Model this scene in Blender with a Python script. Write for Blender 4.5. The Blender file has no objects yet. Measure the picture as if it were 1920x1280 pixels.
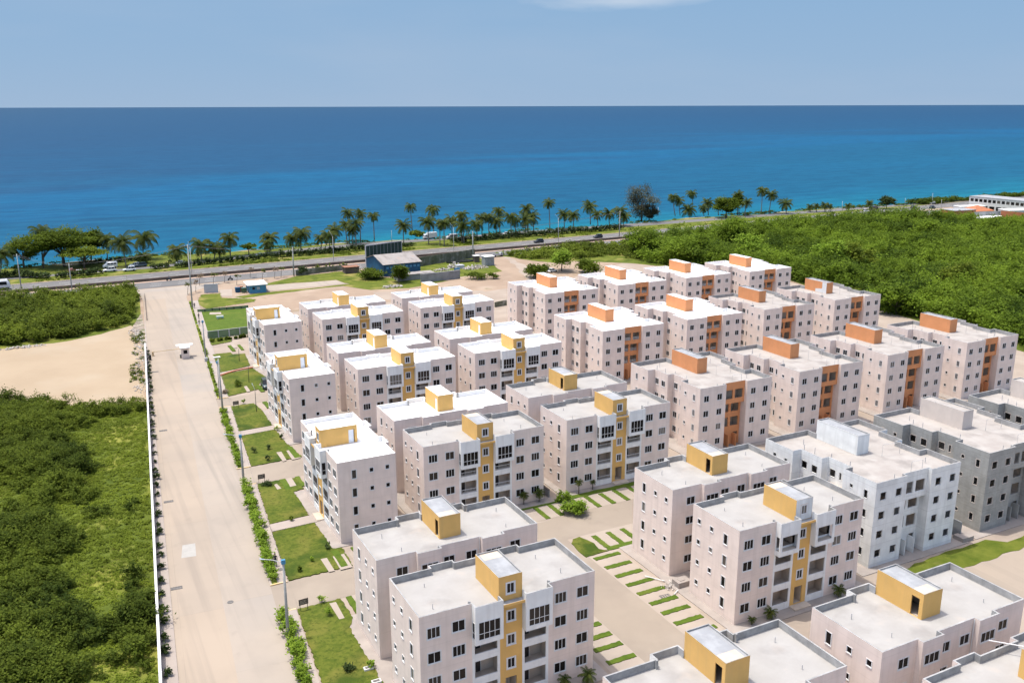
import bpy, bmesh, math, random
import numpy as np
from mathutils import Vector, Matrix
PI = math.pi
rad = math.radians
scene = bpy.context.scene
COL = scene.collection
random.seed(7)
RNG = np.random.default_rng(11)

# ------------------------------------------------------------------ camera
CAM_Z = 58.6116
F_PX = 1699.68
AX_R = Vector((0.89065, -0.454681, -0.002695))
AX_U = Vector((0.116508, 0.222486, 0.967949))
AX_F = Vector((0.439508, 0.862418, -0.251131))
cam_d = bpy.data.cameras.new('camera')
cam_d.sensor_fit = 'HORIZONTAL'
cam_d.sensor_width = 36.0
cam_d.lens = 36.0 * F_PX / 1920
cam_d.clip_start = 0.5
cam_d.clip_end = 400000
cam = bpy.data.objects.new('camera', cam_d)
COL.objects.link(cam)
cam.matrix_world = Matrix(((AX_R.x, AX_U.x, -AX_F.x, 0), (AX_R.y, AX_U.y, -AX_F.y, 0), (AX_R.z, AX_U.z, -AX_F.z, CAM_Z), (0, 0, 0, 1)))
scene.camera = cam

# ------------------------------------------------------------------ sky, sun, exposure
SUN_EL = rad(73.5)
EXPOSURE = 1.0
SKY_STRENGTH = 0.15
SKY_GAIN = 1.0 / (SKY_STRENGTH * 2 ** EXPOSURE)
SUN_H = Vector((-0.73, 0.68)).normalized()
world = bpy.data.worlds.new("World")
scene.world = world
world.use_nodes = True
wn, wl = world.node_tree.nodes, world.node_tree.links
wn.clear()
w_out = wn.new('ShaderNodeOutputWorld')
w_bg = wn.new('ShaderNodeBackground')
w_sky = wn.new('ShaderNodeTexSky')
w_sky.sky_type = 'NISHITA'
w_sky.sun_disc = False
w_sky.sun_elevation = SUN_EL
w_sky.sun_rotation = math.atan2(SUN_H.x, SUN_H.y)
w_sky.altitude = 0
w_sky.air_density = 1.0
w_sky.dust_density = 4.0
w_sky.ozone_density = 0.8
w_bg.inputs['Strength'].default_value = SKY_STRENGTH
# sea air: the lowest few degrees of the sky are a pale blue marine haze
w_tc = wn.new('ShaderNodeTexCoord')
w_sep = wn.new('ShaderNodeSeparateXYZ')
wl.new(w_tc.outputs['Generated'], w_sep.inputs[0])
w_rmp = wn.new('ShaderNodeValToRGB')
_e = w_rmp.color_ramp.elements
_e[0].position = 0.0; _e[0].color = (0.35, 0.49, 0.675, 1)
_e[1].position = 0.13; _e[1].color = (0.265, 0.445, 0.68, 1)
_m = _e.new(0.045); _m.color = (0.315, 0.475, 0.68, 1)
wl.new(w_sep.outputs['Z'], w_rmp.inputs[0])
w_cl = wn.new('ShaderNodeTexNoise')
w_cl.inputs['Scale'].default_value = 2.2; w_cl.inputs['Detail'].default_value = 5
w_map = wn.new('ShaderNodeMapping'); w_map.inputs['Scale'].default_value = (1, 1, 5)
wl.new(w_tc.outputs['Generated'], w_map.inputs['Vector']); wl.new(w_map.outputs[0], w_cl.inputs['Vector'])
w_cr = wn.new('ShaderNodeValToRGB')
w_cr.color_ramp.elements[0].position = 0.45; w_cr.color_ramp.elements[0].color = (0, 0, 0, 1)
w_cr.color_ramp.elements[1].position = 0.8; w_cr.color_ramp.elements[1].color = (0.28, 0.28, 0.28, 1)
wl.new(w_cl.outputs['Fac'], w_cr.inputs[0])
w_cm = wn.new('ShaderNodeMix'); w_cm.data_type = 'RGBA'
wl.new(w_cr.outputs[0], w_cm.inputs[0]); wl.new(w_rmp.outputs[0], w_cm.inputs[6]); w_cm.inputs[7].default_value = (0.52, 0.58, 0.70, 1)
# one thin bright cloud low over the sea
w_sub = wn.new('ShaderNodeVectorMath'); w_sub.operation = 'SUBTRACT'
_cd = (AX_F + AX_R * (200 / F_PX) + AX_U * (637 / F_PX)).normalized()
w_sub.inputs[1].default_value = _cd
wl.new(w_tc.outputs['Generated'], w_sub.inputs[0])
w_mul = wn.new('ShaderNodeVectorMath'); w_mul.operation = 'MULTIPLY'; w_mul.inputs[1].default_value = (11, 11, 120)
wl.new(w_sub.outputs[0], w_mul.inputs[0])
w_len = wn.new('ShaderNodeVectorMath'); w_len.operation = 'LENGTH'; wl.new(w_mul.outputs[0], w_len.inputs[0])
w_n2 = wn.new('ShaderNodeTexNoise'); w_n2.inputs['Scale'].default_value = 14; w_n2.inputs['Detail'].default_value = 5
wl.new(w_map.outputs[0], w_n2.inputs['Vector'])
w_ad = wn.new('ShaderNodeMath'); w_ad.operation = 'MULTIPLY_ADD'; wl.new(w_n2.outputs['Fac'], w_ad.inputs[0]); w_ad.inputs[1].default_value = 1.6; wl.new(w_len.outputs['Value'], w_ad.inputs[2])
w_cf = wn.new('ShaderNodeMapRange'); wl.new(w_ad.outputs[0], w_cf.inputs[0]); w_cf.inputs[1].default_value = 1.9; w_cf.inputs[2].default_value = 0.9; w_cf.inputs[3].default_value = 0; w_cf.inputs[4].default_value = 0.6
w_cm2 = wn.new('ShaderNodeMix'); w_cm2.data_type = 'RGBA'
wl.new(w_cf.outputs[0], w_cm2.inputs[0]); wl.new(w_cm.outputs[2], w_cm2.inputs[6]); w_cm2.inputs[7].default_value = (0.66, 0.74, 0.84, 1)
w_gain = wn.new('ShaderNodeVectorMath'); w_gain.operation = 'SCALE'
wl.new(w_cm2.outputs[2], w_gain.inputs[0]); w_gain.inputs['Scale'].default_value = SKY_GAIN
w_fade = wn.new('ShaderNodeMapRange')
w_fade.inputs[1].default_value = 0.12; w_fade.inputs[2].default_value = 0.4
wl.new(w_sep.outputs['Z'], w_fade.inputs[0])
w_mix = wn.new('ShaderNodeMix'); w_mix.data_type = 'RGBA'
wl.new(w_fade.outputs[0], w_mix.inputs[0]); wl.new(w_gain.outputs[0], w_mix.inputs[6]); wl.new(w_sky.outputs[0], w_mix.inputs[7])
wl.new(w_mix.outputs[2], w_bg.inputs['Color'])
wl.new(w_bg.outputs[0], w_out.inputs['Surface'])
sun_d = bpy.data.lights.new('sun', 'SUN')
sun_d.energy = 2.0
sun_d.angle = rad(0.53)
sun_d.color = (1.0, 0.955, 0.88)
sun = bpy.data.objects.new('sun', sun_d)
COL.objects.link(sun)
to_sun = Vector((SUN_H.x * math.cos(SUN_EL), SUN_H.y * math.cos(SUN_EL), math.sin(SUN_EL)))
sun.rotation_euler = to_sun.to_track_quat('Z', 'Y').to_euler()
sun.location = to_sun * 500
scene.view_settings.view_transform = 'Standard'
scene.view_settings.look = 'None'
scene.view_settings.exposure = EXPOSURE
scene.view_settings.gamma = 1.0
scene.view_settings.use_curve_mapping = False
scene.cycles.max_bounces = 6
scene.cycles.diffuse_bounces = 3
scene.cycles.glossy_bounces = 2
scene.cycles.transmission_bounces = 2
scene.cycles.transparent_max_bounces = 4

# ------------------------------------------------------------------ measuring helpers
def at(px, py, z=0.0):
    d = AX_F + AX_R * ((px - 960) / F_PX) - AX_U * ((py - 640) / F_PX)
    t = (z - CAM_Z) / d.z
    return Vector((d.x * t, d.y * t, z))

def at_y(px, py, y):
    d = AX_F + AX_R * ((px - 960) / F_PX) - AX_U * ((py - 640) / F_PX)
    t = y / d.y
    return Vector((d.x * t, y, CAM_Z + d.z * t))

def depth_at(px, py, ref):
    """point on the pixel ray at the same forward distance as ref"""
    d = AX_F + AX_R * ((px - 960) / F_PX) - AX_U * ((py - 640) / F_PX)
    t = (ref - Vector((0, 0, CAM_Z))).dot(AX_F)
    return Vector((0, 0, CAM_Z)) + d * t

# ------------------------------------------------------------------ materials
MATS = {}
def new_mat(name):
    m = bpy.data.materials.new(name)
    m.use_nodes = True
    n, l = m.node_tree.nodes, m.node_tree.links
    n.clear()
    out = n.new('ShaderNodeOutputMaterial')
    b = n.new('ShaderNodeBsdfPrincipled')
    l.new(b.outputs[0], out.inputs[0])
    MATS[name] = m
    return m, n, l, b

def ramp(n, stops):
    r = n.new('ShaderNodeValToRGB')
    el = r.color_ramp.elements
    while len(el) < len(stops):
        el.new(0.5)
    for e, (p, c) in zip(el, stops):
        e.position = p
        e.color = (*c, 1) if len(c) == 3 else c
    return r

def c_mul(c, k):
    return tuple(min(1, x * k) for x in c)

def noise_mat(name, col, col2=None, scale=1.0, rough=0.8, detail=6, lo=0.35, hi=0.65, bump=0.0, bscale=None, spec=0.3, extra=None, stretch=None, metal=0.0):
    m, n, l, b = new_mat(name)
    col2 = col2 or c_mul(col, 0.82)
    tc = n.new('ShaderNodeTexCoord')
    src = tc.outputs['Object']
    if stretch:
        mp = n.new('ShaderNodeMapping')
        mp.inputs['Scale'].default_value = stretch
        l.new(src, mp.inputs['Vector'])
        src = mp.outputs[0]
    nz = n.new('ShaderNodeTexNoise')
    nz.inputs['Scale'].default_value = scale
    nz.inputs['Detail'].default_value = detail
    nz.inputs['Roughness'].default_value = 0.6
    l.new(src, nz.inputs['Vector'])
    r = ramp(n, [(lo, col2), (hi, col)])
    l.new(nz.outputs['Fac'], r.inputs[0])
    c = r.outputs[0]
    if extra:
        for (ecol, escale, elo, ehi, amt) in extra:
            n2 = n.new('ShaderNodeTexNoise')
            n2.inputs['Scale'].default_value = escale
            n2.inputs['Detail'].default_value = 5
            l.new(src, n2.inputs['Vector'])
            r2 = ramp(n, [(elo, (0, 0, 0)), (ehi, (amt, amt, amt))])
            l.new(n2.outputs['Fac'], r2.inputs[0])
            mx = n.new('ShaderNodeMix')
            mx.data_type = 'RGBA'
            l.new(r2.outputs[0], mx.inputs[0])
            l.new(c, mx.inputs[6])
            mx.inputs[7].default_value = (*ecol, 1)
            c = mx.outputs[2]
    l.new(c, b.inputs['Base Color'])
    b.inputs['Roughness'].default_value = rough
    b.inputs['Specular IOR Level'].default_value = spec
    b.inputs['Metallic'].default_value = metal
    if bump:
        n3 = n.new('ShaderNodeTexNoise')
        n3.inputs['Scale'].default_value = bscale or scale * 6
        n3.inputs['Detail'].default_value = 4
        l.new(src, n3.inputs['Vector'])
        bp = n.new('ShaderNodeBump')
        bp.inputs['Strength'].default_value = bump
        bp.inputs['Distance'].default_value = 0.05
        l.new(n3.outputs['Fac'], bp.inputs['Height'])
        l.new(bp.outputs[0], b.inputs['Normal'])
    return m

def wall_mat(name, col, dirt, band=0.05, blocky=0.0, blotch=0.9):
    """painted render: faint storey lines, blotches, streaks, splash-back dirt near the ground"""
    m, n, l, b = new_mat(name)
    tc = n.new('ShaderNodeTexCoord')
    oi = n.new('ShaderNodeObjectInfo')
    add = n.new('ShaderNodeVectorMath'); add.operation = 'ADD'
    l.new(tc.outputs['Object'], add.inputs[0])
    sc = n.new('ShaderNodeVectorMath'); sc.operation = 'SCALE'
    l.new(oi.outputs['Location'], sc.inputs[0]); sc.inputs['Scale'].default_value = 0.37
    l.new(sc.outputs[0], add.inputs[1])
    nz = n.new('ShaderNodeTexNoise'); nz.inputs['Scale'].default_value = 0.55; nz.inputs['Detail'].default_value = 7
    l.new(add.outputs[0], nz.inputs['Vector'])
    r = ramp(n, [(0.3, c_mul(col, blotch)), (0.7, c_mul(col, 1.04))])
    l.new(nz.outputs['Fac'], r.inputs[0])
    mp = n.new('ShaderNodeMapping'); mp.inputs['Scale'].default_value = (2.2, 2.2, 0.12)
    l.new(add.outputs[0], mp.inputs['Vector'])
    st = n.new('ShaderNodeTexNoise'); st.inputs['Scale'].default_value = 1.0; st.inputs['Detail'].default_value = 5
    l.new(mp.outputs[0], st.inputs['Vector'])
    rs = ramp(n, [(0.48, (0, 0, 0)), (0.8, (0.42, 0.42, 0.42))])
    l.new(st.outputs['Fac'], rs.inputs[0])
    mx = n.new('ShaderNodeMix'); mx.data_type = 'RGBA'
    l.new(rs.outputs[0], mx.inputs[0]); l.new(r.outputs[0], mx.inputs[6]); mx.inputs[7].default_value = (*dirt, 1)
    sep = n.new('ShaderNodeSeparateXYZ'); l.new(tc.outputs['Object'], sep.inputs[0])
    ad = n.new('ShaderNodeMath'); ad.operation = 'ADD'; l.new(sep.outputs['Z'], ad.inputs[0]); ad.inputs[1].default_value = -0.5
    md = n.new('ShaderNodeMath'); md.operation = 'MODULO'; l.new(ad.outputs[0], md.inputs[0]); md.inputs[1].default_value = 2.69
    lt = n.new('ShaderNodeMath'); lt.operation = 'LESS_THAN'; l.new(md.outputs[0], lt.inputs[0]); lt.inputs[1].default_value = 0.09
    ml = n.new('ShaderNodeMath'); ml.operation = 'MULTIPLY'; l.new(lt.outputs[0], ml.inputs[0]); ml.inputs[1].default_value = band * 4
    m2 = n.new('ShaderNodeMix'); m2.data_type = 'RGBA'
    l.new(ml.outputs[0], m2.inputs[0]); l.new(mx.outputs[2], m2.inputs[6]); m2.inputs[7].default_value = (*dirt, 1)
    c = m2.outputs[2]
    if blocky:
        bk = n.new('ShaderNodeTexBrick')
        bk.inputs['Scale'].default_value = 1.0
        bk.inputs['Brick Width'].default_value = 0.42; bk.inputs['Row Height'].default_value = 0.21
        bk.inputs['Mortar Size'].default_value = 0.012
        bk.inputs['Color1'].default_value = (0.8, 0.8, 0.8, 1); bk.inputs['Color2'].default_value = (1.15, 1.15, 1.15, 1)
        bk.inputs['Mortar'].default_value = (1.2, 1.2, 1.2, 1)
        cb = n.new('ShaderNodeCombineXYZ')
        sm = n.new('ShaderNodeMath'); sm.operation = 'ADD'
        l.new(sep.outputs['X'], sm.inputs[0]); l.new(sep.outputs['Y'], sm.inputs[1])
        l.new(sm.outputs[0], cb.inputs[0]); l.new(sep.outputs['Z'], cb.inputs[1])
        l.new(cb.outputs[0], bk.inputs['Vector'])
        m3 = n.new('ShaderNodeMix'); m3.data_type = 'RGBA'; m3.blend_type = 'MULTIPLY'
        m3.inputs[0].default_value = blocky
        l.new(c, m3.inputs[6]); l.new(bk.outputs[0], m3.inputs[7])
        c = m3.outputs[2]
    l.new(c, b.inputs['Base Color'])
    b.inputs['Roughness'].default_value = 0.85
    b.inputs['Specular IOR Level'].default_value = 0.25
    fz = n.new('ShaderNodeTexNoise'); fz.inputs['Scale'].default_value = 14; fz.inputs['Detail'].default_value = 3
    l.new(tc.outputs['Object'], fz.inputs['Vector'])
    bp = n.new('ShaderNodeBump'); bp.inputs['Strength'].default_value = 0.15; bp.inputs['Distance'].default_value = 0.02
    l.new(fz.outputs['Fac'], bp.inputs['Height']); l.new(bp.outputs[0], b.inputs['Normal'])
    return m

wall_mat('pink_paint', (0.745, 0.635, 0.565), (0.54, 0.45, 0.385))
wall_mat('yellow_paint', (0.68, 0.415, 0.135), (0.55, 0.35, 0.14), band=0.0)
wall_mat('orange_paint', (0.63, 0.275, 0.12), (0.50, 0.235, 0.12), band=0.0)
wall_mat('bay_white', (0.775, 0.780, 0.757), (0.510, 0.490, 0.456), band=0.0)
wall_mat('primer_white', (0.76, 0.775, 0.755), (0.46, 0.46, 0.44), band=0.09, blotch=0.8)
wall_mat('bare_block', (0.343, 0.342, 0.320), (0.228, 0.218, 0.196), band=0.1, blocky=0.3, blotch=0.78)
wall_mat('cement_render', (0.598, 0.527, 0.468), (0.520, 0.468, 0.429), band=0.0)
noise_mat('white_membrane', (0.80, 0.80, 0.79), (0.74, 0.74, 0.73), scale=0.5, rough=0.7, extra=[((0.6, 0.58, 0.54), 0.9, 0.58, 0.8, 0.35)])
noise_mat('roof_concrete', (0.346, 0.337, 0.320), (0.300, 0.289, 0.272), scale=0.3, detail=9, rough=0.9, extra=[((0.208, 0.196, 0.185), 0.28, 0.52, 0.72, 0.6), ((0.381, 0.323, 0.272), 0.6, 0.6, 0.8, 0.35)], bump=0.2, bscale=8)
noise_mat('raw_roof', (0.356, 0.334, 0.308), (0.305, 0.278, 0.254), scale=0.4, detail=9, rough=0.9, extra=[((0.207, 0.189, 0.175), 0.35, 0.52, 0.7, 0.65), ((0.413, 0.403, 0.380), 0.6, 0.6, 0.8, 0.5)], bump=0.2, bscale=8)
noise_mat('grey_parapet', (0.342, 0.342, 0.337), (0.237, 0.237, 0.233), scale=1.2, rough=0.9, extra=[((0.475, 0.475, 0.465), 0.5, 0.55, 0.7, 0.6)], bump=0.2, bscale=10)
noise_mat('white_parapet', (0.78, 0.78, 0.77), (0.70, 0.70, 0.69), scale=0.8, rough=0.8)
noise_mat('pent_roof_grey', (0.285, 0.297, 0.309), (0.239, 0.246, 0.257), scale=0.6, rough=0.8, extra=[((0.377, 0.389, 0.400), 0.7, 0.5, 0.7, 0.7)])
noise_mat('trim_white', (0.671, 0.671, 0.662), (0.619, 0.619, 0.611), scale=3, rough=0.6)
noise_mat('room_plaster', (0.55, 0.465, 0.375), (0.46, 0.385, 0.31), scale=1, rough=0.9)
noise_mat('door_white', (0.72, 0.74, 0.76), (0.66, 0.68, 0.7), scale=2, rough=0.5)
noise_mat('dark_door', (0.035, 0.03, 0.028), (0.02, 0.018, 0.017), scale=2, rough=0.35, spec=0.5)
noise_mat('rail_metal', (0.62, 0.63, 0.64), (0.55, 0.56, 0.57), scale=3, rough=0.5)
noise_mat('pipe_grey', (0.48, 0.48, 0.48), (0.38, 0.38, 0.38), scale=3, rough=0.5)
noise_mat('pole_concrete', (0.36, 0.36, 0.34), (0.27, 0.28, 0.26), scale=2, rough=0.85)
noise_mat('lamp_dark', (0.05, 0.06, 0.055), (0.03, 0.035, 0.03), scale=3, rough=0.5)
noise_mat('lamp_head', (0.6, 0.66, 0.72), (0.4, 0.5, 0.62), scale=4, rough=0.4)
def slab_mat(name, c1, c2, joint, bw, bh, rot, stain):
    """cast concrete bays of slightly different age, joints, stains"""
    m, n, l, b = new_mat(name)
    tc = n.new('ShaderNodeTexCoord')
    mp = n.new('ShaderNodeMapping'); mp.inputs['Rotation'].default_value = (0, 0, rot)
    l.new(tc.outputs['Object'], mp.inputs['Vector'])
    bk = n.new('ShaderNodeTexBrick'); bk.offset = 0.0
    bk.inputs['Scale'].default_value = 1.0; bk.inputs['Brick Width'].default_value = bw; bk.inputs['Row Height'].default_value = bh
    bk.inputs['Mortar Size'].default_value = 0.018; bk.inputs['Bias'].default_value = 0.0
    bk.inputs['Color1'].default_value = (*c1, 1); bk.inputs['Color2'].default_value = (*c2, 1); bk.inputs['Mortar'].default_value = (*joint, 1)
    l.new(mp.outputs[0], bk.inputs['Vector'])
    c = bk.outputs[0]
    for sc, lo, hi, col, amt, det in ((0.06, .42, .62, c_mul(c1, 1.12), .7, 4), (0.16, .55, .78, stain, .45, 7), (0.5, .6, .8, c_mul(stain, .8), .25, 8)):
        nz = n.new('ShaderNodeTexNoise'); nz.inputs['Scale'].default_value = sc; nz.inputs['Detail'].default_value = det
        l.new(tc.outputs['Object'], nz.inputs['Vector'])
        r = ramp(n, [(lo, (0, 0, 0)), (hi, (amt, amt, amt))]); l.new(nz.outputs['Fac'], r.inputs[0])
        mx = n.new('ShaderNodeMix'); mx.data_type = 'RGBA'; l.new(r.outputs[0], mx.inputs[0]); l.new(c, mx.inputs[6]); mx.inputs[7].default_value = (*col, 1)
        c = mx.outputs[2]
    mp2 = n.new('ShaderNodeMapping'); mp2.inputs['Rotation'].default_value = (0, 0, rot); mp2.inputs['Scale'].default_value = (0.75, 0.022, 1)
    l.new(tc.outputs['Object'], mp2.inputs['Vector'])
    nt = n.new('ShaderNodeTexNoise'); nt.inputs['Scale'].default_value = 1.0; nt.inputs['Detail'].default_value = 6
    l.new(mp2.outputs[0], nt.inputs['Vector'])
    rt = ramp(n, [(0.52, (0, 0, 0)), (0.72, (0.5, 0.5, 0.5))]); l.new(nt.outputs['Fac'], rt.inputs[0])
    mt = n.new('ShaderNodeMix'); mt.data_type = 'RGBA'; l.new(rt.outputs[0], mt.inputs[0]); l.new(c, mt.inputs[6]); mt.inputs[7].default_value = (*c_mul(stain, .92), 1)
    c = mt.outputs[2]
    l.new(c, b.inputs['Base Color'])
    b.inputs['Roughness'].default_value = 0.9; b.inputs['Specular IOR Level'].default_value = 0.25
    return m
slab_mat('avenue_tan', (0.305, 0.252, 0.196), (0.285, 0.242, 0.195), (0.215, 0.18, 0.145), 60, 26, rad(4.6), (0.235, 0.20, 0.165))
slab_mat('avenue_grey', (0.300, 0.256, 0.208), (0.272, 0.246, 0.216), (0.215, 0.185, 0.155), 60, 15, rad(4.6), (0.225, 0.20, 0.172))
noise_mat('court_concrete', (0.270, 0.228, 0.180), (0.237, 0.199, 0.160), scale=0.12, rough=0.9, extra=[((0.183, 0.157, 0.125), 0.3, 0.58, 0.8, 0.4), ((0.323, 0.278, 0.222), 0.1, 0.5, 0.7, 0.5)], bump=0.1, bscale=12)
noise_mat('bay_slab', (0.332, 0.283, 0.232), (0.294, 0.249, 0.206), scale=0.3, rough=0.9, extra=[((0.241, 0.209, 0.177), 0.5, 0.6, 0.8, 0.3)])
noise_mat('sidewalk', (0.335, 0.289, 0.252), (0.294, 0.254, 0.225), scale=0.3, rough=0.9, extra=[((0.242, 0.213, 0.191), 0.5, 0.58, 0.8, 0.35)])
noise_mat('apron_concrete', (0.332, 0.294, 0.262), (0.268, 0.236, 0.211), scale=0.4, rough=0.9, extra=[((0.204, 0.186, 0.166), 0.3, 0.55, 0.75, 0.4)])
noise_mat('kerb_paint', (0.60, 0.42, 0.18), (0.5, 0.40, 0.28), scale=0.6, rough=0.8)
noise_mat('asphalt', (0.139, 0.135, 0.131), (0.112, 0.110, 0.107), scale=0.06, rough=0.9, stretch=(0.3, 3, 1), extra=[((0.165, 0.161, 0.158), 0.3, 0.5, 0.7, 0.5)])
noise_mat('road_paint', (0.62, 0.61, 0.58), (0.45, 0.44, 0.42), scale=0.7, rough=0.8)
noise_mat('kerb_peach', (0.413, 0.300, 0.240), (0.338, 0.255, 0.210), scale=0.4, rough=0.9)
noise_mat('median_wall', (0.14, 0.11, 0.09), (0.08, 0.065, 0.055), scale=0.3, rough=0.9)
noise_mat('sand', (0.328, 0.258, 0.176), (0.298, 0.231, 0.155), scale=0.08, rough=0.95, extra=[((0.268, 0.209, 0.141), 0.25, 0.58, 0.8, 0.5), ((0.347, 0.298, 0.226), 0.05, 0.5, 0.7, 0.5)], bump=0.3, bscale=3)
noise_mat('dirt', (0.317, 0.240, 0.173), (0.257, 0.189, 0.135), scale=0.06, rough=0.95, extra=[((0.203, 0.149, 0.108), 0.12, 0.52, 0.7, 0.6), ((0.392, 0.324, 0.250), 0.09, 0.55, 0.75, 0.6), ((0.108, 0.115, 0.034), 0.2, 0.62, 0.75, 0.6)], bump=0.3, bscale=3)
noise_mat('pale_dirt', (0.323, 0.271, 0.220), (0.271, 0.220, 0.175), scale=0.15, rough=0.95, extra=[((0.220, 0.187, 0.155), 0.2, 0.55, 0.75, 0.5)], bump=0.3, bscale=3)
noise_mat('lawn_grass', (0.101, 0.120, 0.016), (0.055, 0.081, 0.008), scale=1.6, detail=9, rough=0.9, spec=0.15, extra=[((0.150, 0.140, 0.029), 0.22, 0.48, 0.66, 0.75), ((0.028, 0.055, 0.005), 0.16, 0.52, 0.64, 0.85), ((0.032, 0.052, 0.005), 2.5, 0.54, 0.66, 0.6)], bump=1.0, bscale=6)
noise_mat('green_lawn', (0.084, 0.128, 0.014), (0.055, 0.094, 0.009), scale=0.7, rough=0.9, spec=0.15, extra=[((0.128, 0.145, 0.025), 0.2, 0.52, 0.7, 0.5)], bump=1.0, bscale=14)
noise_mat('rough_grass', (0.132, 0.148, 0.024), (0.068, 0.096, 0.011), scale=0.25, rough=0.95, spec=0.1, extra=[((0.288, 0.232, 0.086), 0.12, 0.56, 0.7, 0.7), ((0.040, 0.064, 0.007), 0.3, 0.55, 0.68, 0.7)], bump=1.0, bscale=5)
noise_mat('scrub_floor', (0.102, 0.130, 0.019), (0.051, 0.073, 0.010), scale=0.3, rough=0.95, spec=0.1, extra=[((0.227, 0.226, 0.046), 0.08, 0.52, 0.65, 0.8)], bump=1.0, bscale=4)
noise_mat('debris_floor', (0.30, 0.25, 0.20), (0.14, 0.12, 0.09), scale=0.5, rough=0.95, extra=[((0.5, 0.45, 0.38), 0.8, 0.55, 0.65, 0.8), ((0.08, 0.11, 0.03), 0.3, 0.5, 0.6, 0.8)], bump=0.8, bscale=2)
noise_mat('rubble_stone', (0.52, 0.48, 0.43), (0.3, 0.27, 0.24), scale=1.2, rough=0.9)
noise_mat('blue_paint', (0.075, 0.25, 0.40), (0.06, 0.2, 0.33), scale=0.8, rough=0.7)
noise_mat('hangar_blue', (0.010, 0.085, 0.17), (0.008, 0.06, 0.125), scale=0.5, rough=0.6)
noise_mat('rusty_sheet', (0.31, 0.29, 0.27), (0.21, 0.185, 0.165), scale=0.5, rough=0.6, stretch=(1, 0.3, 1), extra=[((0.28, 0.17, 0.11), 0.5, 0.58, 0.72, 0.6)])
noise_mat('rust_red', (0.30, 0.14, 0.08), (0.16, 0.08, 0.05), scale=1.0, rough=0.8)
noise_mat('board_dark', (0.026, 0.055, 0.042), (0.016, 0.034, 0.028), scale=0.4, rough=0.7)
noise_mat('steel_grey', (0.28, 0.30, 0.31), (0.2, 0.21, 0.22), scale=1.0, rough=0.6)
noise_mat('mossy_wall', (0.17, 0.17, 0.13), (0.09, 0.10, 0.06), scale=0.5, rough=0.95, extra=[((0.3, 0.29, 0.26), 0.5, 0.55, 0.7, 0.6)])
noise_mat('grey_wall', (0.26, 0.27, 0.275), (0.18, 0.185, 0.185), scale=0.5, rough=0.9)
noise_mat('green_mesh', (0.17, 0.24, 0.13), (0.12, 0.18, 0.09), scale=0.5, rough=0.9)
noise_mat('white_wall', (0.616, 0.607, 0.590), (0.528, 0.519, 0.502), scale=0.6, rough=0.8)
noise_mat('panel_grey', (0.42, 0.44, 0.47), (0.37, 0.39, 0.42), scale=0.3, rough=0.7)
noise_mat('tile_orange', (0.42, 0.16, 0.075), (0.33, 0.12, 0.06), scale=0.6, rough=0.85)
noise_mat('stained_wall', (0.36, 0.36, 0.36), (0.2, 0.21, 0.22), scale=0.25, rough=0.9, stretch=(1, 1, 0.2))
noise_mat('rubber', (0.015, 0.015, 0.016), (0.01, 0.01, 0.011), scale=3, rough=0.8)
noise_mat('terracotta', (0.46, 0.17, 0.09), (0.35, 0.13, 0.07), scale=1.0, rough=0.9)
noise_mat('bark', (0.15, 0.125, 0.10), (0.09, 0.075, 0.06), scale=1.5, rough=0.95, stretch=(4, 4, 0.6))
noise_mat('palm_bark', (0.20, 0.175, 0.145), (0.13, 0.115, 0.095), scale=1.5, rough=0.95, stretch=(1, 1, 5))
noise_mat('coast_rock', (0.16, 0.14, 0.11), (0.09, 0.08, 0.06), scale=0.3, rough=0.95, bump=1, bscale=1)
noise_mat('skin_brown', (0.16, 0.085, 0.055), (0.14, 0.075, 0.05), scale=4, rough=0.6)
noise_mat('cloth_dark', (0.03, 0.03, 0.035), (0.02, 0.02, 0.024), scale=4, rough=0.9)
noise_mat('cloth_jeans', (0.07, 0.09, 0.14), (0.05, 0.065, 0.1), scale=4, rough=0.9)
noise_mat('hair_black', (0.012, 0.01, 0.009), (0.008, 0.007, 0.006), scale=6, rough=0.7)
noise_mat('grate_iron', (0.16, 0.15, 0.14), (0.09, 0.085, 0.08), scale=3, rough=0.7)
noise_mat('patch_white', (0.346, 0.336, 0.309), (0.305, 0.296, 0.272), scale=0.8, rough=0.9)
noise_mat('wire', (0.16, 0.16, 0.16), (0.12, 0.12, 0.12), scale=1, rough=0.6)

def car_paint(name, c, rough=0.25):
    m, n, l, b = new_mat(name)
    tc = n.new('ShaderNodeTexCoord'); nz = n.new('ShaderNodeTexNoise'); nz.inputs['Scale'].default_value = 1.5
    l.new(tc.outputs['Object'], nz.inputs['Vector'])
    r = ramp(n, [(0.3, c_mul(c, 0.85)), (0.7, c)]); l.new(nz.outputs['Fac'], r.inputs[0]); l.new(r.outputs[0], b.inputs['Base Color'])
    b.inputs['Roughness'].default_value = rough
    b.inputs['Coat Weight'].default_value = 0.5
    return m
for nm, c in dict(paint_white=(0.75, 0.75, 0.74), paint_black=(0.02, 0.022, 0.025), paint_teal=(0.03, 0.055, 0.06), paint_red_brown=(0.22, 0.07, 0.03), paint_silver=(0.45, 0.46, 0.47), paint_blue=(0.04, 0.07, 0.13), paint_orange=(0.55, 0.2, 0.04), paint_green=(0.03, 0.10, 0.06)).items():
    car_paint(nm, c)

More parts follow.
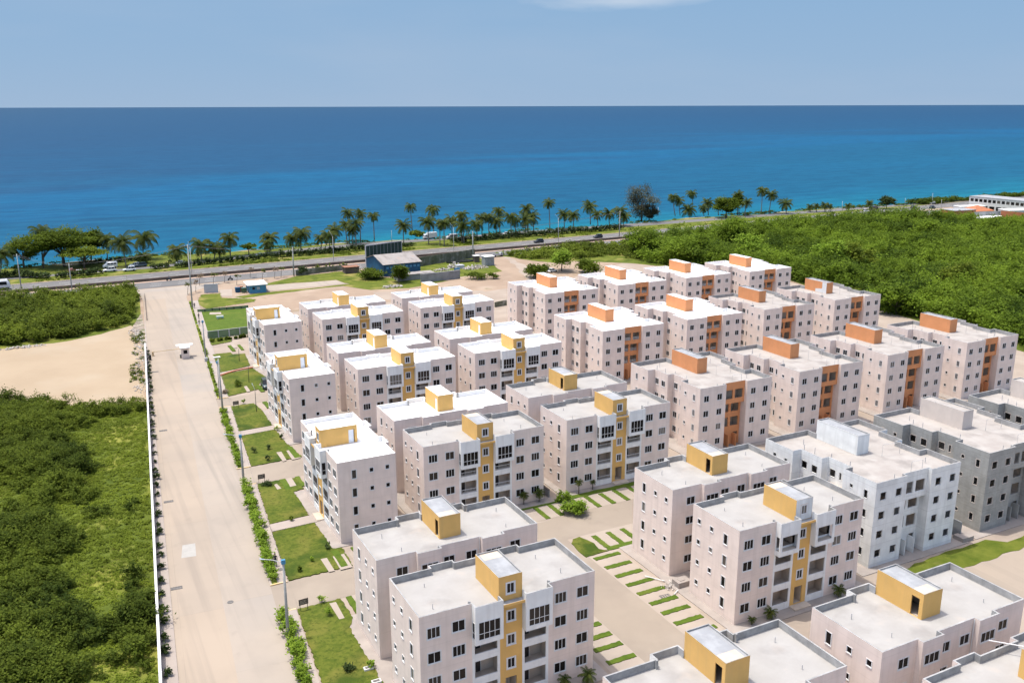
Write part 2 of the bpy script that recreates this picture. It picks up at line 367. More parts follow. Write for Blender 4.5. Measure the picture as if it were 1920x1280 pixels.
def glass_mat(name, c1, c2):
    m, n, l, b = new_mat(name)
    oi = n.new('ShaderNodeObjectInfo')
    r = ramp(n, [(0.0, c1), (0.5, c1), (0.75, c2), (0.93, c2), (0.95, (0.16, 0.145, 0.125)), (1.0, (0.16, 0.145, 0.125))])
    l.new(oi.outputs['Random'], r.inputs[0])
    l.new(r.outputs[0], b.inputs['Base Color'])
    b.inputs['Roughness'].default_value = 0.15
    b.inputs['Specular IOR Level'].default_value = 0.12
    return m
glass_mat('dark_glass', (0.010, 0.009, 0.009), (0.045, 0.037, 0.03))
glass_mat('car_glass', (0.012, 0.015, 0.018), (0.02, 0.025, 0.03))

def leaf_mat(name, dark, light, trans=0.25):
    m, n, l, b = new_mat(name)
    at_ = n.new('ShaderNodeAttribute'); at_.attribute_name = 'tint'
    r = ramp(n, [(0.0, dark), (1.0, light)])
    l.new(at_.outputs['Fac'], r.inputs[0])
    l.new(r.outputs[0], b.inputs['Base Color'])
    b.inputs['Roughness'].default_value = 0.75
    b.inputs['Specular IOR Level'].default_value = 0.08
    tr = n.new('ShaderNodeBsdfTranslucent')
    l.new(r.outputs[0], tr.inputs['Color'])
    ms = n.new('ShaderNodeMixShader'); ms.inputs[0].default_value = trans
    out = [x for x in n if x.type == 'OUTPUT_MATERIAL'][0]
    l.new(b.outputs[0], ms.inputs[1]); l.new(tr.outputs[0], ms.inputs[2]); l.new(ms.outputs[0], out.inputs[0])
    return m
leaf_mat('scrub_leaf', (0.034, 0.056, 0.009), (0.21, 0.265, 0.03), 0.42)
leaf_mat('wood_leaf', (0.036, 0.066, 0.009), (0.20, 0.29, 0.026), 0.42)
leaf_mat('palm_leaf', (0.028, 0.055, 0.01), (0.17, 0.18, 0.045), 0.35)
leaf_mat('tree_leaf', (0.028, 0.05, 0.008), (0.14, 0.19, 0.018), 0.4)
leaf_mat('dark_leaf', (0.022, 0.04, 0.014), (0.065, 0.095, 0.028))
leaf_mat('bright_leaf', (0.09, 0.17, 0.015), (0.26, 0.36, 0.04), 0.35)
leaf_mat('casuarina_leaf', (0.045, 0.05, 0.028), (0.13, 0.13, 0.075))
leaf_mat('dry_leaf', (0.12, 0.09, 0.06), (0.28, 0.22, 0.15))
leaf_mat('red_leaf', (0.3, 0.06, 0.02), (0.5, 0.13, 0.05))

def sea_mat():
    m, n, l, b = new_mat('sea_water')
    tc = n.new('ShaderNodeTexCoord')
    sep = n.new('ShaderNodeSeparateXYZ'); l.new(tc.outputs['Object'], sep.inputs[0])
    mp = n.new('ShaderNodeMapping'); mp.inputs['Scale'].default_value = (0.0011, 0.0042, 1)
    l.new(tc.outputs['Object'], mp.inputs['Vector'])
    nz = n.new('ShaderNodeTexNoise'); nz.inputs['Scale'].default_value = 1.0; nz.inputs['Detail'].default_value = 5; nz.inputs['Distortion'].default_value = 0.6
    l.new(mp.outputs[0], nz.inputs['Vector'])
    # log distance from the shore decides the depth of the water
    sb = n.new('ShaderNodeMath'); sb.operation = 'SUBTRACT'; l.new(sep.outputs['Y'], sb.inputs[0]); sb.inputs[1].default_value = 385
    kx = n.new('ShaderNodeMath'); kx.operation = 'MULTIPLY_ADD'; l.new(sep.outputs['X'], kx.inputs[0]); kx.inputs[1].default_value = 0.0015; kx.inputs[2].default_value = 1.0
    kc = n.new('ShaderNodeClamp'); l.new(kx.outputs[0], kc.inputs[0]); kc.inputs[1].default_value = 0.8; kc.inputs[2].default_value = 3.0
    sd = n.new('ShaderNodeMath'); sd.operation = 'DIVIDE'; l.new(sb.outputs[0], sd.inputs[0]); l.new(kc.outputs[0], sd.inputs[1])
    mxm = n.new('ShaderNodeMath'); mxm.operation = 'MAXIMUM'; l.new(sd.outputs[0], mxm.inputs[0]); mxm.inputs[1].default_value = 1
    lg = n.new('ShaderNodeMath'); lg.operation = 'LOGARITHM'; l.new(mxm.outputs[0], lg.inputs[0]); lg.inputs[1].default_value = 10
    ns = n.new('ShaderNodeMath'); ns.operation = 'MULTIPLY_ADD'; l.new(nz.outputs['Fac'], ns.inputs[0]); ns.inputs[1].default_value = 0.7; ns.inputs[2].default_value = -0.35
    ad = n.new('ShaderNodeMath'); ad.operation = 'ADD'; l.new(lg.outputs[0], ad.inputs[0]); l.new(ns.outputs[0], ad.inputs[1])
    dv = n.new('ShaderNodeMath'); dv.operation = 'DIVIDE'; l.new(ad.outputs[0], dv.inputs[0]); dv.inputs[1].default_value = 4.5
    r = ramp(n, [(0.0, (0.006, 0.15, 0.18)), (0.345, (0.006, 0.122, 0.168)), (0.42, (0.0055, 0.074, 0.138)), (0.53, (0.0055, 0.064, 0.132)), (0.553, (0.005, 0.073, 0.158)), (0.585, (0.008, 0.056, 0.122)), (0.70, (0.010, 0.051, 0.112)), (1.0, (0.017, 0.055, 0.107))])
    l.new(dv.outputs[0], r.inputs[0])
    # lighter sandy bottom bands further out
    mp2 = n.new('ShaderNodeMapping'); mp2.inputs['Scale'].default_value = (0.0006, 0.0075, 1); mp2.inputs['Location'].default_value = (3.1, 1.7, 0)
    l.new(tc.outputs['Object'], mp2.inputs['Vector'])
    n2 = n.new('ShaderNodeTexNoise'); n2.inputs['Scale'].default_value = 1.0; n2.inputs['Detail'].default_value = 6
    l.new(mp2.outputs[0], n2.inputs['Vector'])
    r2 = ramp(n, [(0.47, (0, 0, 0)), (0.64, (0.3, 0.3, 0.3))]); l.new(n2.outputs['Fac'], r2.inputs[0])
    fade = n.new('ShaderNodeMapRange'); l.new(sb.outputs[0], fade.inputs[0]); fade.inputs[1].default_value = 600; fade.inputs[2].default_value = 1700; fade.inputs[3].default_value = 1; fade.inputs[4].default_value = 0
    mu = n.new('ShaderNodeMath'); mu.operation = 'MULTIPLY'; l.new(r2.outputs[0], mu.inputs[0]); l.new(fade.outputs[0], mu.inputs[1])
    mx = n.new('ShaderNodeMix'); mx.data_type = 'RGBA'; l.new(mu.outputs[0], mx.inputs[0]); l.new(r.outputs[0], mx.inputs[6]); mx.inputs[7].default_value = (0.005, 0.085, 0.165, 1)
    # fine swell
    mp3 = n.new('ShaderNodeMapping'); mp3.inputs['Scale'].default_value = (0.02, 0.09, 1)
    l.new(tc.outputs['Object'], mp3.inputs['Vector'])
    n3 = n.new('ShaderNodeTexNoise'); n3.inputs['Scale'].default_value = 1.0; n3.inputs['Detail'].default_value = 9; n3.inputs['Roughness'].default_value = 0.65
    l.new(mp3.outputs[0], n3.inputs['Vector'])
    r3 = ramp(n, [(0.33, (0.74, 0.78, 0.82)), (0.67, (1.2, 1.17, 1.14))]); l.new(n3.outputs['Fac'], r3.inputs[0])
    mp5 = n.new('ShaderNodeMapping'); mp5.inputs['Scale'].default_value = (0.06, 0.16, 1)
    l.new(tc.outputs['Object'], mp5.inputs['Vector'])
    n5 = n.new('ShaderNodeTexNoise'); n5.inputs['Scale'].default_value = 1.0; n5.inputs['Detail'].default_value = 6
    l.new(mp5.outputs[0], n5.inputs['Vector'])
    ma = n.new('ShaderNodeMath'); ma.operation = 'MULTIPLY_ADD'; l.new(n5.outputs['Fac'], ma.inputs[0]); ma.inputs[1].default_value = 0.6; l.new(n3.outputs['Fac'], ma.inputs[2])
    mb_ = n.new('ShaderNodeMath'); mb_.operation = 'SUBTRACT'; l.new(ma.outputs[0], mb_.inputs[0]); mb_.inputs[1].default_value = 0.3
    l.new(mb_.outputs[0], r3.inputs[0])
    m4 = n.new('ShaderNodeMix'); m4.data_type = 'RGBA'; m4.blend_type = 'MULTIPLY'; m4.inputs[0].default_value = 1
    l.new(mx.outputs[2], m4.inputs[6]); l.new(r3.outputs[0], m4.inputs[7])
    l.new(m4.outputs[2], b.inputs['Base Color'])
    b.inputs['Roughness'].default_value = 0.55
    b.inputs['Specular IOR Level'].default_value = 0.02
    bp = n.new('ShaderNodeBump'); bp.inputs['Strength'].default_value = 0.6; bp.inputs['Distance'].default_value = 1.0
    l.new(n3.outputs['Fac'], bp.inputs['Height']); l.new(bp.outputs[0], b.inputs['Normal'])
    return m
sea_mat()

# ------------------------------------------------------------------ object helpers
def link(name, me, parent=None, mats=()):
    o = bpy.data.objects.new(name, me)
    COL.objects.link(o)
    if parent:
        o.parent = parent
    return o

def mesh_from(name, verts, faces, mats, fmat=None, smooth=False):
    me = bpy.data.meshes.new(name)
    me.from_pydata([tuple(v) for v in verts], [], faces)
    for m in mats:
        me.materials.append(MATS[m])
    if fmat:
        me.polygons.foreach_set('material_index', fmat)
    if smooth:
        me.polygons.foreach_set('use_smooth', [True] * len(me.polygons))
    me.update()
    return me

class MB:
    def __init__(s):
        s.v, s.f, s.m = [], [], []
    def quad(s, a, b, c, d, m=0):
        i = len(s.v); s.v += [a, b, c, d]; s.f.append((i, i + 1, i + 2, i + 3)); s.m.append(m)
    def tri(s, a, b, c, m=0):
        i = len(s.v); s.v += [a, b, c]; s.f.append((i, i + 1, i + 2)); s.m.append(m)
    def poly(s, pts, m=0):
        i = len(s.v); s.v += list(pts); s.f.append(tuple(range(i, i + len(pts)))); s.m.append(m)
    def box(s, x0, x1, y0, y1, z0, z1, m=0, skip=''):
        P = lambda x, y, z: (x, y, z)
        if 'b' not in skip: s.quad(P(x0, y0, z0), P(x0, y1, z0), P(x1, y1, z0), P(x1, y0, z0), m)
        if 't' not in skip: s.quad(P(x0, y0, z1), P(x1, y0, z1), P(x1, y1, z1), P(x0, y1, z1), m)
        if 'f' not in skip: s.quad(P(x0, y0, z0), P(x1, y0, z0), P(x1, y0, z1), P(x0, y0, z1), m)
        if 'k' not in skip: s.quad(P(x1, y1, z0), P(x0, y1, z0), P(x0, y1, z1), P(x1, y1, z1), m)
        if 'l' not in skip: s.quad(P(x0, y1, z0), P(x0, y0, z0), P(x0, y0, z1), P(x0, y1, z1), m)
        if 'r' not in skip: s.quad(P(x1, y0, z0), P(x1, y1, z0), P(x1, y1, z1), P(x1, y0, z1), m)
    def tube(s, pts, r0, r1=None, n=6, m=0, cap=True):
        r1 = r0 if r1 is None else r1
        pts = [Vector(p) for p in pts]
        rings = []
        for i, p in enumerate(pts):
            d = (pts[min(i + 1, len(pts) - 1)] - pts[max(i - 1, 0)]).normalized()
            a = Vector((0, 0, 1)) if abs(d.z) < 0.9 else Vector((1, 0, 0))
            u = d.cross(a).normalized(); w = d.cross(u)
            r = r0 + (r1 - r0) * i / max(1, len(pts) - 1)
            i0 = len(s.v)
            for k in range(n):
                t = 2 * PI * k / n
                s.v.append(tuple(p + u * (r * math.cos(t)) + w * (r * math.sin(t))))
            rings.append(i0)
        for a, b in zip(rings, rings[1:]):
            for k in range(n):
                s.f.append((a + k, b + k, b + (k + 1) % n, a + (k + 1) % n)); s.m.append(m)
        if cap:
            s.f.append(tuple(range(rings[0], rings[0] + n))); s.m.append(m)
            s.f.append(tuple(reversed(range(rings[-1], rings[-1] + n)))); s.m.append(m)
    def mesh(s, name, mats, smooth=False):
        return mesh_from(name, s.v, s.f, mats if isinstance(mats, (list, tuple)) else [mats], s.m, smooth)
    def obj(s, name, mats, parent=None, smooth=False):
        return link(name, s.mesh(name, mats, smooth), parent)

def tag(o, label, cat, group=None):
    o['label'] = label; o['category'] = cat
    if group: o['group'] = group
    return o

def thing(name, label, cat, loc=(0, 0, 0), rz=0, group=None):
    o = bpy.data.objects.new(name, None); COL.objects.link(o)
    o.empty_display_size = 0.5
    o.location = loc; o.rotation_euler = (0, 0, rz)
    return tag(o, label, cat, group)

def part(name, me, parent, loc=(0, 0, 0), rz=0, mats=None):
    o = link(name, me, parent)
    o.location = loc; o.rotation_euler = (0, 0, rz)
    if mats:
        for i, m in enumerate(mats):
            o.material_slots[i].link = 'OBJECT'
            o.material_slots[i].material = MATS[m]
    return o

def copy_tree(o, parent=None):
    c = o.copy(); COL.objects.link(c)
    if parent: c.parent = parent
    for ch in list(o.children): copy_tree(ch, c)
    return c

def structure(name, verts, faces, mat):
    o = link(name, mesh_from(name, verts, faces, [mat]))
    o['kind'] = 'structure'
    return o

def sheet(name, polys, z, mat, kind='structure', thick=0.0):
    """flat ground surface(s) from polygon outlines, triangulated"""
    bm = bmesh.new()
    for pts in polys:
        vs = [bm.verts.new((p[0], p[1], z)) for p in pts]
        f = bm.faces.new(vs)
        f.normal_update()
        if f.normal.z < 0: f.normal_flip()
        if thick:
            k = len(vs)
            lo = [bm.verts.new((p[0], p[1], z - thick)) for p in pts]
            for i in range(k):
                bm.faces.new((vs[i], lo[i], lo[(i + 1) % k], vs[(i + 1) % k]))
    bmesh.ops.triangulate(bm, faces=[f for f in bm.faces if len(f.verts) > 4])
    bmesh.ops.recalc_face_normals(bm, faces=bm.faces) if thick else None
    me = bpy.data.meshes.new(name); bm.to_mesh(me); bm.free()
    me.materials.append(MATS[mat])
    o = link(name, me)
    if kind: o['kind'] = kind
    return o

def P(*pts, z=0):
    return [tuple(at(x, y, z)[:2]) for x, y in pts]

# ------------------------------------------------------------------ foliage helpers (numpy)
def quads_mesh(name, centers, size, tint, mat, flat=0.9, aspect=1.6, sizes=None):
    """one small leaf quad per centre, random facing with an upward bias"""
    n = len(centers)
    nrm = RNG.normal(size=(n, 3)); nrm[:, 2] = np.abs(nrm[:, 2]) + flat
    nrm /= np.linalg.norm(nrm, axis=1)[:, None]
    t = RNG.normal(size=(n, 3))
    a = np.cross(nrm, t); a /= np.linalg.norm(a, axis=1)[:, None] + 1e-9
    b = np.cross(nrm, a)
    s = (sizes if sizes is not None else np.full(n, size)) * RNG.uniform(0.6, 1.3, n)
    a *= (s * aspect * 0.5)[:, None]; b *= (s * 0.5)[:, None]
    V = np.stack([centers - a, centers - b * 0.9, centers + a, centers + b * 0.9], 1).reshape(-1, 3)
    me = bpy.data.meshes.new(name)
    me.vertices.add(4 * n); me.vertices.foreach_set('co', V.astype(np.float32).ravel())
    me.loops.add(4 * n); me.loops.foreach_set('vertex_index', np.arange(4 * n, dtype=np.int32))
    me.polygons.add(n); me.polygons.foreach_set('loop_start', np.arange(0, 4 * n, 4, dtype=np.int32))
    me.polygons.foreach_set('loop_total', np.full(n, 4, dtype=np.int32))
    at_ = me.attributes.new('tint', 'FLOAT', 'FACE'); at_.data.foreach_set('value', np.clip(tint, 0, 1).astype(np.float32))
    me.materials.append(MATS[mat])
    me.update(calc_edges=True)
    return me

def crown_points(c, r, h, n, clumps=10, shell=0.55, up=True, spread=0.28):
    """leaf centres gathered in clumps over the outer part of an ellipsoid"""
    d = RNG.normal(size=(clumps, 3))
    if up: d[:, 2] = np.abs(d[:, 2]) * 0.9 + d[:, 2] * 0.1
    d /= np.linalg.norm(d, axis=1)[:, None]
    k = RNG.uniform(shell, 1.0, clumps)
    cc = d * k[:, None] * np.array([r, r, h])
    idx = RNG.integers(0, clumps, n)
    cs = RNG.uniform(0.7, 1.3, clumps) * spread
    p = cc[idx] + RNG.normal(size=(n, 3)) * cs[idx][:, None] * np.array([r, r, h * 0.75])
    tn = RNG.uniform(0, 1, clumps)
    tint = 0.35 + 0.45 * (tn[idx] - 0.5) + 0.35 * (RNG.uniform(0, 1, n) - 0.5) + 0.18
    return p + np.array(c), tint

# ==================================================================== SETTING: land, sea, roads
Y0, FH, ROOF, TOP = 0.5, 2.69, 11.26, 12.0

def coast_y(x):
    return 391 + 3.5 * math.sin(x * 0.021 + 0.5) + 2.5 * math.sin(x * 0.067) + 1.5 * math.sin(x * 0.19)
xs = [-900 + 6 * i for i in range(420)]
vv, ff = [], []
for i, x in enumerate(xs):
    cy = coast_y(x) + random.uniform(-0.6, 0.6)
    vv += [(x, -150, 0), (x, cy - 3.0, 0), (x, cy, -0.6), (x, cy + 1.2 + random.uniform(0, 0.8), -9)]
for i in range(len(xs) - 1):
    a, b = 4 * i, 4 * i + 4
    ff += [(a, b, b + 1, a + 1), (a + 1, b + 1, b + 2, a + 2), (a + 2, b + 2, b + 3, a + 3)]
land = structure('ground', vv, ff, 'dirt')
land.data.materials.append(MATS['coast_rock'])
for i, pl in enumerate(land.data.polygons):
    if i % 3 == 2: pl.material_index = 1
sea = structure('sea', [(-200000, 300, -6), (200000, 300, -6), (200000, 200000, -6), (-200000, 200000, -6)], [(0, 1, 2, 3)], 'sea_water')

# lines of the estate, metres: avenue edges lean slightly from the building grid
def ave_l(y): return 6.5 + (y - 90) * 0.0803
def ave_r(y): return 17.7 + (y - 84.4) * 0.0861
def lawn_l(y): return 19.7 + (y - 83.4) * 0.0905
def wall_x(y): return 4.8 + (y - 89.7) * 0.0886
def hw_near(x):  # kerb of the near carriageway
    return 319.0 + 0.045 * max(x, 0) + 0.00006 * max(x - 150, 0) ** 2
xr = list(range(-500, 900, 20))
def band(name, f0, f1, z, mat, x0=-500, x1=900, kind='structure'):
    xx = [x for x in xr if x0 <= x <= x1]
    v, f = [], []
    for x in xx: v += [(x, f0(x), z), (x, f1(x), z)]
    for i in range(len(xx) - 1): f.append((2 * i, 2 * i + 2, 2 * i + 3, 2 * i + 1))
    o = structure(name, v, f, mat)
    if kind is None: del o['kind']
    return o
far0 = lambda x: hw_near(x) + 17.3 - 2.2 * (1 if x > 60 else 0)
band('near_carriageway', hw_near, lambda x: hw_near(x) + 11.0, 0.04, 'asphalt')
band('far_carriageway', lambda x: hw_near(x) + 16.3, lambda x: hw_near(x) + 30.0, 0.04, 'asphalt')
band('far_verge', lambda x: hw_near(x) + 30.0, lambda x: coast_y(x) - 3.5, 0.02, 'rough_grass')
band('road_edge_strip', lambda x: hw_near(x) + 11.0, lambda x: hw_near(x) + 12.2, 0.10, 'kerb_peach')
band('verge_kerb', lambda x: hw_near(x) + 30.0, lambda x: hw_near(x) + 30.7, 0.10, 'kerb_peach')
# lane dashes of the highway
v, f = [], []
for k in range(-60, 110):
    for off in (3.6, 7.2, 20.8, 25.2):
        x = k * 9 + (off * 3) % 5
        i = len(v)
        y = hw_near(x) + off
        v += [(x, y, 0.055), (x + 3.5, y + 0.16, 0.055), (x + 3.5, y + 0.38, 0.055), (x, y + 0.22, 0.055)]
        f.append((i, i + 1, i + 2, i + 3))
structure('road_markings', v, f, 'road_paint')
# seaside service road
sv = [(-300, 361, 366), (-40, 360.5, 365), (0, 360.5, 364.8), (33, 361, 366), (55, 366, 372), (75, 371.5, 379), (104, 377, 385), (125, 378.5, 387.5), (160, 378.5, 388), (200, 378, 388), (270, 377, 387), (330, 378, 387), (420, 379, 388), (540, 384, 393), (700, 390, 399)]
v, f = [], []
for x, a, b in sv: v += [(x, a, 0.05), (x, min(b, coast_y(x) - 1.5), 0.05)]
for i in range(len(sv) - 1): f.append((2 * i, 2 * i + 2, 2 * i + 3, 2 * i + 1))
structure('service_road', v, f, 'asphalt')

# concrete avenue
ys = [40 + 10 * i for i in range(27)] + [308, 319]
def mid_x(y): return ave_l(y) + (ave_r(y) - ave_l(y)) * 0.5
def strip(name, fl, fr, z, mat, yy=ys, thick=0.0):
    return sheet(name, [[(fl(a), a), (fr(a), a), (fr(b), b), (fl(b), b)] for a, b in zip(yy, yy[1:])], z, mat)
strip('avenue', lambda y: ave_l(y), lambda y: mid_x(y) - 0.012, 0.02, 'avenue_tan', ys[:-2])
strip('avenue_lane', lambda y: mid_x(y) + 0.012, lambda y: ave_r(y), 0.02, 'avenue_grey', ys[:-2])
strip('joint_bed', ave_l, ave_r, 0.008, 'apron_concrete', ys[:-2])
sheet('junction', [[(ave_l(300), 300), (ave_r(300), 300), (38, 306), (44, 313), (52, 319.9), (22, 319.3), (23.5, 312), (ave_l(300), 304)]], 0.024, 'avenue_grey')
sheet('sidewalk', [[(wall_x(a), a), (ave_l(a) - 0.0, a), (ave_l(b), b), (wall_x(b), b)] for a, b in zip(ys[:-2], ys[1:-2])], 0.14, 'sidewalk', thick=0.14)
# planted kerb strip and pavement on the right side, interrupted by the side roads
segs = [(40, 98.9), (105.9, 139.2), (146.8, 181), (187.2, 240), (240, 292)]
for a, b in segs:
    n_ = max(2, int((b - a) / 8))
    yy = [a + (b - a) * i / n_ for i in range(n_ + 1)]
    sheet('pavement', [[(ave_r(p) + 0.15, p), (lawn_l(p), p), (lawn_l(q), q), (ave_r(q) + 0.15, q)] for p, q in zip(yy, yy[1:])], 0.13, 'sidewalk', thick=0.13)
    sheet('kerb', [[(ave_r(p) - 0.02, p), (ave_r(p) + 0.15, p), (ave_r(q) + 0.15, q), (ave_r(q) - 0.02, q)] for p, q in zip(yy, yy[1:])], 0.15, 'sidewalk', thick=0.15)
    sheet('planting_bed', [[(ave_r(p) + 0.25, p), (ave_r(p) + 0.95, p), (ave_r(q) + 0.95, q), (ave_r(q) + 0.25, q)] for p, q in zip(yy, yy[1:])], 0.15, 'scrub_floor')
    for yk in (a, b):
        if 90 < yk < 200:
            sheet('painted_kerb', [[(ave_r(yk), yk - 0.12), (lawn_l(yk), yk - 0.12), (lawn_l(yk), yk + 0.12), (ave_r(yk), yk + 0.12)]], 0.16, 'kerb_paint', thick=0.16)

# estate ground and inner streets
sheet('estate_ground', [[(lawn_l(40), 40), (215, 40), (215, 130), (224, 232), (196, 289), (160, 270), (120, 262), (lawn_l(262), 262)]], 0.012, 'pale_dirt')
for a, b in ((98.9, 105.9), (139.2, 146.8), (181, 187.2)):
    sheet('side_road', [[(ave_r(a) + 0.0, a), (47, a), (47, b), (ave_r(b) + 0.0, b)]], 0.03, 'court_concrete')
sheet('inner_street', [[(47, 99.6), (90, 99.6), (90, 106.6), (47, 106.6)], [(52.2, 40), (59.3, 40), (59.3, 99.58), (52.2, 99.58)]], 0.032, 'court_concrete')
for a, b in ((139.2, 146.8), (181, 187.2)):
    sheet('inner_street', [[(47.02, a), (200, a), (200, b), (47.02, b)]], 0.031, 'court_concrete')
sheet('inner_street', [[(96, 30), (220, 30), (220, 68.6), (100.5, 68.6)]], 0.033, 'avenue_tan')
# parking slabs
sheet('parking_slab', [[(46.8, 106.6), (90, 106.6), (90, 111.2), (46.8, 111.2)], [(60.2, 94.6), (90, 94.6), (90, 99.6), (60.2, 99.6)], [(59.3, 58), (63.9, 58), (63.9, 94.0), (59.3, 94.0)], [(47.9, 58), (52.2, 58), (52.2, 82), (47.9, 82)]], 0.04, 'bay_slab')
sheet('parking_slab', [[(27.3, 94.0), (36, 94.0), (36, 98.9), (27.3, 98.9)], [(31.0, 105.9), (60, 105.9), (46.7, 110.2), (31.0, 110.2)][:4]], 0.036, 'bay_slab')

# lawns --------------------------------------------------------------
def ragged(pts, step=0.35, amp=0.13):
    out = []
    for i, p in enumerate(pts):
        q = pts[(i + 1) % len(pts)]
        L = math.hypot(q[0] - p[0], q[1] - p[1]); k = max(1, int(L / step))
        for j in range(k):
            t = j / k
            a = amp if j else 0
            out.append((p[0] + (q[0] - p[0]) * t + random.uniform(-a, a), p[1] + (q[1] - p[1]) * t + random.uniform(-a, a)))
    return out
s6 = lambda x, y: (320 + x / 6.4, 520 + y / 6.4)
s62 = lambda x, y: (390 + x / 6.4, 700 + y / 6.4)
s63 = lambda x, y: (420 + x / 6.4, 880 + y / 6.4)
s64 = lambda x, y: (940 + x / 6.4, 860 + y / 6.4)
s24 = lambda x, y: (480 + x / 4, 960 + y / 4)
s25 = lambda x, y: (800 + x / 4, 960 + y / 4)
s27 = lambda x, y: (1100 + x / 4, 960 + y / 4)
s28 = lambda x, y: (1440 + x / 4, 960 + y / 4)
r2 = lambda x, y: (480 + x / 4, 330 + y / 4)
r3 = lambda x, y: (960 + x / 4, 320 + y / 4)
r4 = lambda x, y: (1440 + x / 4, 320 + y / 4)
s1 = lambda x, y: (x / 4, 380 + y / 4)
LAWNS = [
    [(33.0, 232.8), (38.5, 234.6), (38.5, 239.8), (33.6, 239.8), ],
    [(31.9, 223.6), (36.1, 223.5), (36.1, 221.3), (39.0, 220.8), (38.0, 209.5), (32.6, 207.2), (30.7, 206.6)],
    [(30.5, 204.6), (38.0, 206.6), (39.2, 198.4), (36.6, 193.5), (36.2, 190.0), (29.1, 187.9)],
    [(28.4, 180.8), (32.9, 180.6), (33.4, 176.0), (33.3, 165.6), (27.0, 165.2)],
    [(26.8, 162.4), (33.2, 163.0), (33.4, 155.0), (34.2, 147.3), (25.6, 146.9)],
    [(24.9, 139.0), (31.0, 138.6), (31.0, 133.6), (29.3, 133.2), (29.2, 123.8), (23.4, 123.4)],
    [(23.1, 120.6), (29.3, 120.9), (29.4, 111.9), (30.6, 111.6), (30.4, 106.1), (21.9, 106.0)],
    [(21.2, 98.7), (26.5, 98.7), (26.6, 94.0), (25.6, 92), (25.5, 60), (18.0, 60)],
]
for L in LAWNS:
    sheet('lawn', [ragged(L)], 0.16, 'lawn_grass', thick=0.15)
sheet('sports_lawn', [ragged([(35.9, 274.2), (50.5, 273.2), (50.2, 243.0), (33.9, 242.4)])], 0.10, 'green_lawn', thick=0.08)
sheet('lawn', [ragged([(39.0, 278), (37.4, 288), (41, 301), (47, 300.5), (46, 293), (55, 286), (54, 282), (46, 280)], amp=0.4)], 0.05, 'rough_grass')
sheet('grass_field', [ragged([(60, 308), (76, 319.5), (97, 322), (103, 303), (121, 286), (104, 280), (92, 283), (86, 294), (66, 292), (52, 289), (50, 293), (60, 295), (89, 296.5), (87, 306)], 3, 0.6)], 0.03, 'rough_grass')
sheet('grass_field', [ragged([(118, 317), (152, 327), (146, 294), (128, 291), (118, 300)], 3, 0.6)], 0.03, 'rough_grass')
sheet('grass_field', [ragged([(158, 331), (240, 334), (260, 320), (206, 289), (196, 300), (172, 302), (166, 312)], 4, 1.5)], 0.03, 'rough_grass')
sheet('concrete_strip', [[(61.0, 296.9), (63.2, 306.8), (86.5, 304.8), (88.0, 297.2)]], 0.06, 'avenue_grey', thick=0.06)
sheet('concrete_pad', [P(s6(590, 150), s6(735, 140), s6(740, 225), s6(600, 225))], 0.04, 'bay_slab')
sheet('dirt_track', [ragged(P((955, 488), (930, 478), (938, 472), (990, 500), (1000, 560), (940, 560), (905, 545), (700, 548), (700, 560), (930, 575), (1040, 560), (985, 520)), 5, 1)], 0.018, 'pale_dirt')
sheet('sand_lot', [ragged([(-80, 262), (-14.7, 254.2), (1, 255), (8.9, 259), (16.9, 266), (17.4, 246), (16.0, 230), (13.6, 191), (4.5, 192), (-5.4, 198), (-13.7, 206), (-80, 213)], 3, 0.7)], 0.02, 'sand')
sheet('scrub_ground', [[(-120, 40), (wall_x(40), 40), (wall_x(190), 190), (4, 194), (-6, 202), (-14, 210), (-120, 218)], [(-120, 258), (-14, 251), (2, 252), (9, 257), (17, 264), (20.7, 279), (23.4, 312), (23, 318), (-120, 318)]], 0.012, 'scrub_floor')
sheet('debris_ground', [ragged([(17.2, 264), (17.6, 246), (15.9, 222), (14.2, 199), (wall_x(199) - 0.2, 199), (wall_x(252) - 0.1, 252), (21.3, 280), (20.4, 279)], 3, 0.4)], 0.03, 'debris_floor')
sheet('scrub_ground', [[(198, 286), (226, 232), (216, 184), (209, 134), (205, 60), (800, 60), (800, 360), (430, 336), (380, 346), (300, 335), (240, 332), (170, 326), (176, 306)]], 0.014, 'scrub_floor')
sheet('lawn', [ragged([(88, 71.0), (96.5, 72.6), (111, 72.8), (113, 70.9), (150, 71.5), (150, 68.8), (100.3, 68.8)], 1.5, 0.25)], 0.06, 'rough_grass', thick=0.05)
# parking grass strips and island
ST = []
for yc in (92.9, 90.2, 87.7, 85.2, 82.8, 80.2, 77.8, 75.3, 72.8, 70.3):
    ST.append((59.6, 63.6, yc - 0.38, yc + 0.38))
for yc in (79.5, 77.2, 75.0, 72.4, 70.0):
    ST.append((48.4, 52.0, yc - 0.38, yc + 0.38))
for xc in (63.1, 65.5, 67.9, 70.3, 72.7, 75.1, 80):
    ST.append((xc - 0.38, xc + 0.38, 95.0, 98.8))
for xc in (55.0, 57.6, 60.2, 62.6, 66.5, 69.1, 71.7, 74.3, 77.0, 80):
    ST.append((xc - 0.38, xc + 0.38, 106.5, 110.6))
for a, b, c, d in ST:
    sheet('grass_strip', [ragged([(a, c), (b, c), (b, d), (a, d)], 0.22, 0.06)], 0.12, 'green_lawn', thick=0.1)
sheet('grass_strip', [ragged([(47, 110.8), (90, 110.8), (90, 111.9), (47, 111.9)], 0.8, 0.12)], 0.11, 'green_lawn', thick=0.1)
sheet('grass_strip', [ragged([(62.6, 94.2), (90, 94.2), (90, 95.0), (62.8, 95.0)], 0.8, 0.1)], 0.11, 'green_lawn', thick=0.1)
